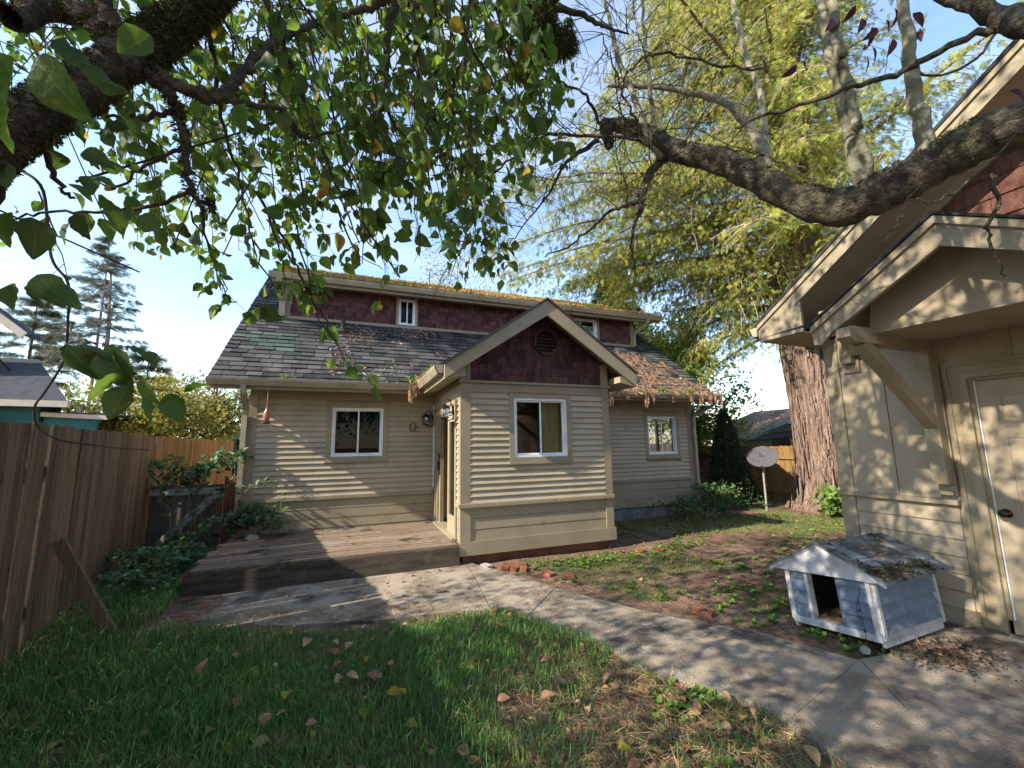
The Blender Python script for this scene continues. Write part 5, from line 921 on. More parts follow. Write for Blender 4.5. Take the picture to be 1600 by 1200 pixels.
 ([(0.09,2.58,4.38),(0.34,2.58,4.01),(0.48,2.63,3.63),(0.70,2.64,3.24),(0.91,2.66,2.84)],0),
 ([(0.29,2.55,4.18),(0.42,2.58,3.89),(0.52,2.63,3.59),(0.70,2.65,3.29),(0.75,2.72,2.98)],0),
 ([(-1.50,3.27,5.06),(-1.53,3.40,4.56),(-1.43,3.49,4.04),(-1.45,3.62,3.51),(-1.48,3.75,2.96)],0),
 ([(1.17,2.43,4.81),(1.32,2.43,4.66),(1.41,2.46,4.51),(1.45,2.51,4.35),(1.52,2.55,4.19)],1),
 ([(-0.22,1.81,3.59),(-0.10,1.83,3.37),(0.01,1.87,3.15),(0.11,1.90,2.91),(0.25,1.93,2.67)],0),
 ([(0.46,1.58,3.13),(0.55,1.60,3.02),(0.55,1.65,2.90),(0.58,1.70,2.78),(0.60,1.75,2.66)],0),
 ([(0.73,2.31,4.66),(0.73,2.39,4.44),(0.74,2.46,4.21),(0.80,2.51,3.98),(0.87,2.57,3.74)],0),
 ([(-0.64,2.80,4.84),(-0.43,2.81,4.54),(-0.31,2.85,4.23),(-0.11,2.86,3.92),(0.02,2.90,3.60)],0),
 ([(-0.44,2.59,3.82),(-0.37,2.64,3.60),(-0.24,2.67,3.37),(-0.09,2.69,3.14),(0.03,2.72,2.89)],0),
 ([(-0.02,1.56,3.07),(-0.01,1.61,2.96),(0.04,1.65,2.85),(0.01,1.72,2.74),(0.04,1.77,2.61)],0),
 ([(-0.58,2.56,4.45),(-0.47,2.60,4.17),(-0.42,2.67,3.89),(-0.31,2.71,3.60),(-0.17,2.75,3.29)],0),
 ([(0.56,1.56,3.55),(0.60,1.60,3.46),(0.68,1.63,3.37),(0.76,1.65,3.27),(0.79,1.70,3.17)],1),
 ([(0.60,2.31,4.57),(0.74,2.32,4.38),(0.82,2.36,4.19),(0.87,2.42,3.99),(0.97,2.45,3.78)],0),
 ([(-0.06,2.02,3.77),(0.03,2.07,3.48),(0.17,2.10,3.18),(0.33,2.13,2.87),(0.53,2.14,2.55)],0),
 ([(-0.77,2.28,3.56),(-0.78,2.35,3.37),(-0.86,2.45,3.19),(-0.85,2.52,2.99),(-0.92,2.62,2.78)],0),
 ([(-0.32,1.53,3.17),(-0.29,1.58,3.04),(-0.26,1.63,2.91),(-0.19,1.67,2.76),(-0.13,1.71,2.61)],0),
 ([(-0.56,2.58,4.04),(-0.47,2.60,3.87),(-0.45,2.67,3.70),(-0.35,2.70,3.52),(-0.25,2.73,3.34)],0),
 ([(-0.06,2.22,4.05),(-0.04,2.29,3.84),(0.02,2.34,3.63),(0.10,2.38,3.41),(0.15,2.44,3.19)],0),
 ([(-0.22,1.50,3.38),(-0.14,1.54,3.20),(-0.08,1.59,3.01),(0.02,1.62,2.80),(0.09,1.67,2.59)],0),
 ([(-0.06,2.81,4.63),(0.08,2.83,4.35),(0.22,2.87,4.06),(0.32,2.92,3.76),(0.44,2.96,3.45)],0),
 ([(-0.67,2.57,3.94),(-0.58,2.62,3.65),(-0.61,2.72,3.35),(-0.58,2.79,3.04),(-0.49,2.85,2.71)],0),
 ([(-0.52,2.36,3.98),(-0.47,2.44,3.61),(-0.42,2.52,3.23),(-0.32,2.59,2.83),(-0.25,2.66,2.42)],0),
 ([(-0.21,2.16,3.52),(-0.17,2.20,3.42),(-0.08,2.22,3.31),(-0.10,2.29,3.20),(-0.06,2.34,3.08)],0),
 ([(-0.45,2.08,3.70),(-0.45,2.15,3.51),(-0.37,2.20,3.31),(-0.28,2.23,3.11),(-0.27,2.30,2.89)],0),
 ([(-0.02,1.66,3.07),(0.03,1.69,2.99),(0.05,1.74,2.91),(0.09,1.78,2.83),(0.14,1.81,2.74)],0),
 ([(-0.00,1.41,2.99),(0.02,1.46,2.83),(0.08,1.51,2.66),(0.18,1.53,2.48),(0.22,1.59,2.29)],0),
 ([(-0.44,2.68,4.61),(-0.39,2.75,4.33),(-0.40,2.84,4.04),(-0.35,2.91,3.74),(-0.30,2.97,3.44)],0),
 ([(1.29,2.29,5.12),(1.32,2.36,4.88),(1.35,2.42,4.64),(1.47,2.46,4.38),(1.52,2.52,4.12)],1),
 ([(0.12,1.76,3.44),(0.22,1.79,3.28),(0.28,1.83,3.11),(0.36,1.87,2.93),(0.47,1.90,2.75)],0),
 ([(0.30,2.03,4.21),(0.40,2.09,3.81),(0.56,2.14,3.40),(0.72,2.18,2.98),(0.81,2.25,2.54)],0),
 ([(0.46,1.20,2.95),(0.49,1.23,2.94),(0.50,1.27,2.93),(0.55,1.29,2.91),(0.60,1.32,2.90)],1),
 ([(0.08,1.98,4.05),(0.20,2.02,3.71),(0.37,2.06,3.35),(0.57,2.08,2.98),(0.74,2.11,2.60)],0),
 ([(-1.36,3.00,4.23),(-1.34,3.07,4.04),(-1.34,3.14,3.84),(-1.38,3.22,3.64),(-1.40,3.31,3.43)],0),
 ([(0.51,1.40,3.29),(0.54,1.44,3.25),(0.60,1.46,3.20),(0.64,1.49,3.15),(0.66,1.54,3.09)],1),
 ([(0.03,1.90,4.04),(0.12,1.95,3.75),(0.32,1.96,3.45),(0.49,1.98,3.14),(0.65,2.01,2.82)],0),
 ([(0.59,1.48,3.53),(0.66,1.51,3.45),(0.76,1.53,3.36),(0.81,1.56,3.27),(0.88,1.59,3.17)],1),
 ([(0.14,1.19,2.93),(0.17,1.24,2.77),(0.17,1.31,2.59),(0.23,1.36,2.41),(0.27,1.41,2.21)],0),
 ([(-1.43,3.15,4.86),(-1.28,3.20,4.42),(-1.19,3.28,3.98),(-1.05,3.34,3.52),(-0.94,3.41,3.05)],0),
 ([(0.23,2.37,4.56),(0.35,2.41,4.23),(0.43,2.48,3.89),(0.56,2.52,3.54),(0.61,2.60,3.18)],0),
 ([(-0.61,1.79,3.34),(-0.53,1.82,3.18),(-0.48,1.87,3.01),(-0.46,1.94,2.83),(-0.43,1.99,2.65)],0),
 ([(0.56,2.26,4.22),(0.63,2.31,3.99),(0.84,2.30,3.76),(0.98,2.33,3.51),(1.04,2.39,3.27)],0),
 ([(-0.93,1.92,3.05),(-0.92,1.98,2.96),(-0.91,2.03,2.86),(-0.87,2.07,2.76),(-0.90,2.13,2.66)],0),
 ([(-0.45,2.06,3.95),(-0.37,2.11,3.66),(-0.22,2.14,3.37),(-0.07,2.17,3.06),(0.05,2.22,2.74)],0),
 ([(-0.31,2.11,2.62),(-0.23,2.13,2.35),(-0.19,2.14,2.17),(-0.11,2.13,2.04),(-0.02,2.12,1.88)],0),
 ([(-0.71,2.14,2.56),(-0.62,2.14,2.36),(-0.56,2.14,2.22),(-0.53,2.13,2.16)],0),
 ([(-0.40,2.08,2.59),(-0.33,2.09,2.38),(-0.30,2.09,2.29),(-0.24,2.07,2.23)],0),
 ([(-1.45,2.54,2.74),(-1.39,2.55,2.55),(-1.33,2.54,2.43),(-1.29,2.55,2.31)],0),
 ([(-1.08,2.38,3.12),(-0.98,2.37,2.91),(-0.89,2.37,2.69),(-0.85,2.39,2.47)],0),
 ([(-0.01,1.96,2.53),(0.05,1.95,2.44),(0.11,1.94,2.38)],0),
 ([(-0.39,1.85,2.32),(-0.34,1.85,2.19),(-0.28,1.85,2.12)],0),
 ([(-0.09,1.89,2.54),(-0.03,1.89,2.40),(0.00,1.88,2.34),(0.11,1.85,2.29)],0),
 ([(-0.97,2.10,3.38),(-0.89,2.08,3.32),(-0.83,2.07,3.20)],0),
 ([(-1.58,2.46,3.63),(-1.49,2.44,3.57),(-1.34,2.39,3.51)],0)]
for (P, sparse) in APPLE_STRANDS:
    P = smooth_poly(P, 3, .008); twg.append((P, [.0045, .0016], 4)); Q = along(P, .055 if not sparse else .075)
    for q in Q:
        if RN.random() < .5:
            d = rnd_unit(1)[0] * .7 + np.array([.2, 0, -.5]); L_ = RN.uniform(.05, .2); e = q + d * L_; twg.append((np.array([q, (q + e) / 2 + RN.normal(size=3) * .008, e]), [.002, .0012], 3)); ends = [e] * random.randint(1, 3) + [(q + e) / 2]
        else: ends = [q] * random.randint(0, 2)
        for e in ends: LPnt.append(e); LD.append((RN.normal() * .6, RN.normal() * .6, -.9 + RN.normal() * .45))
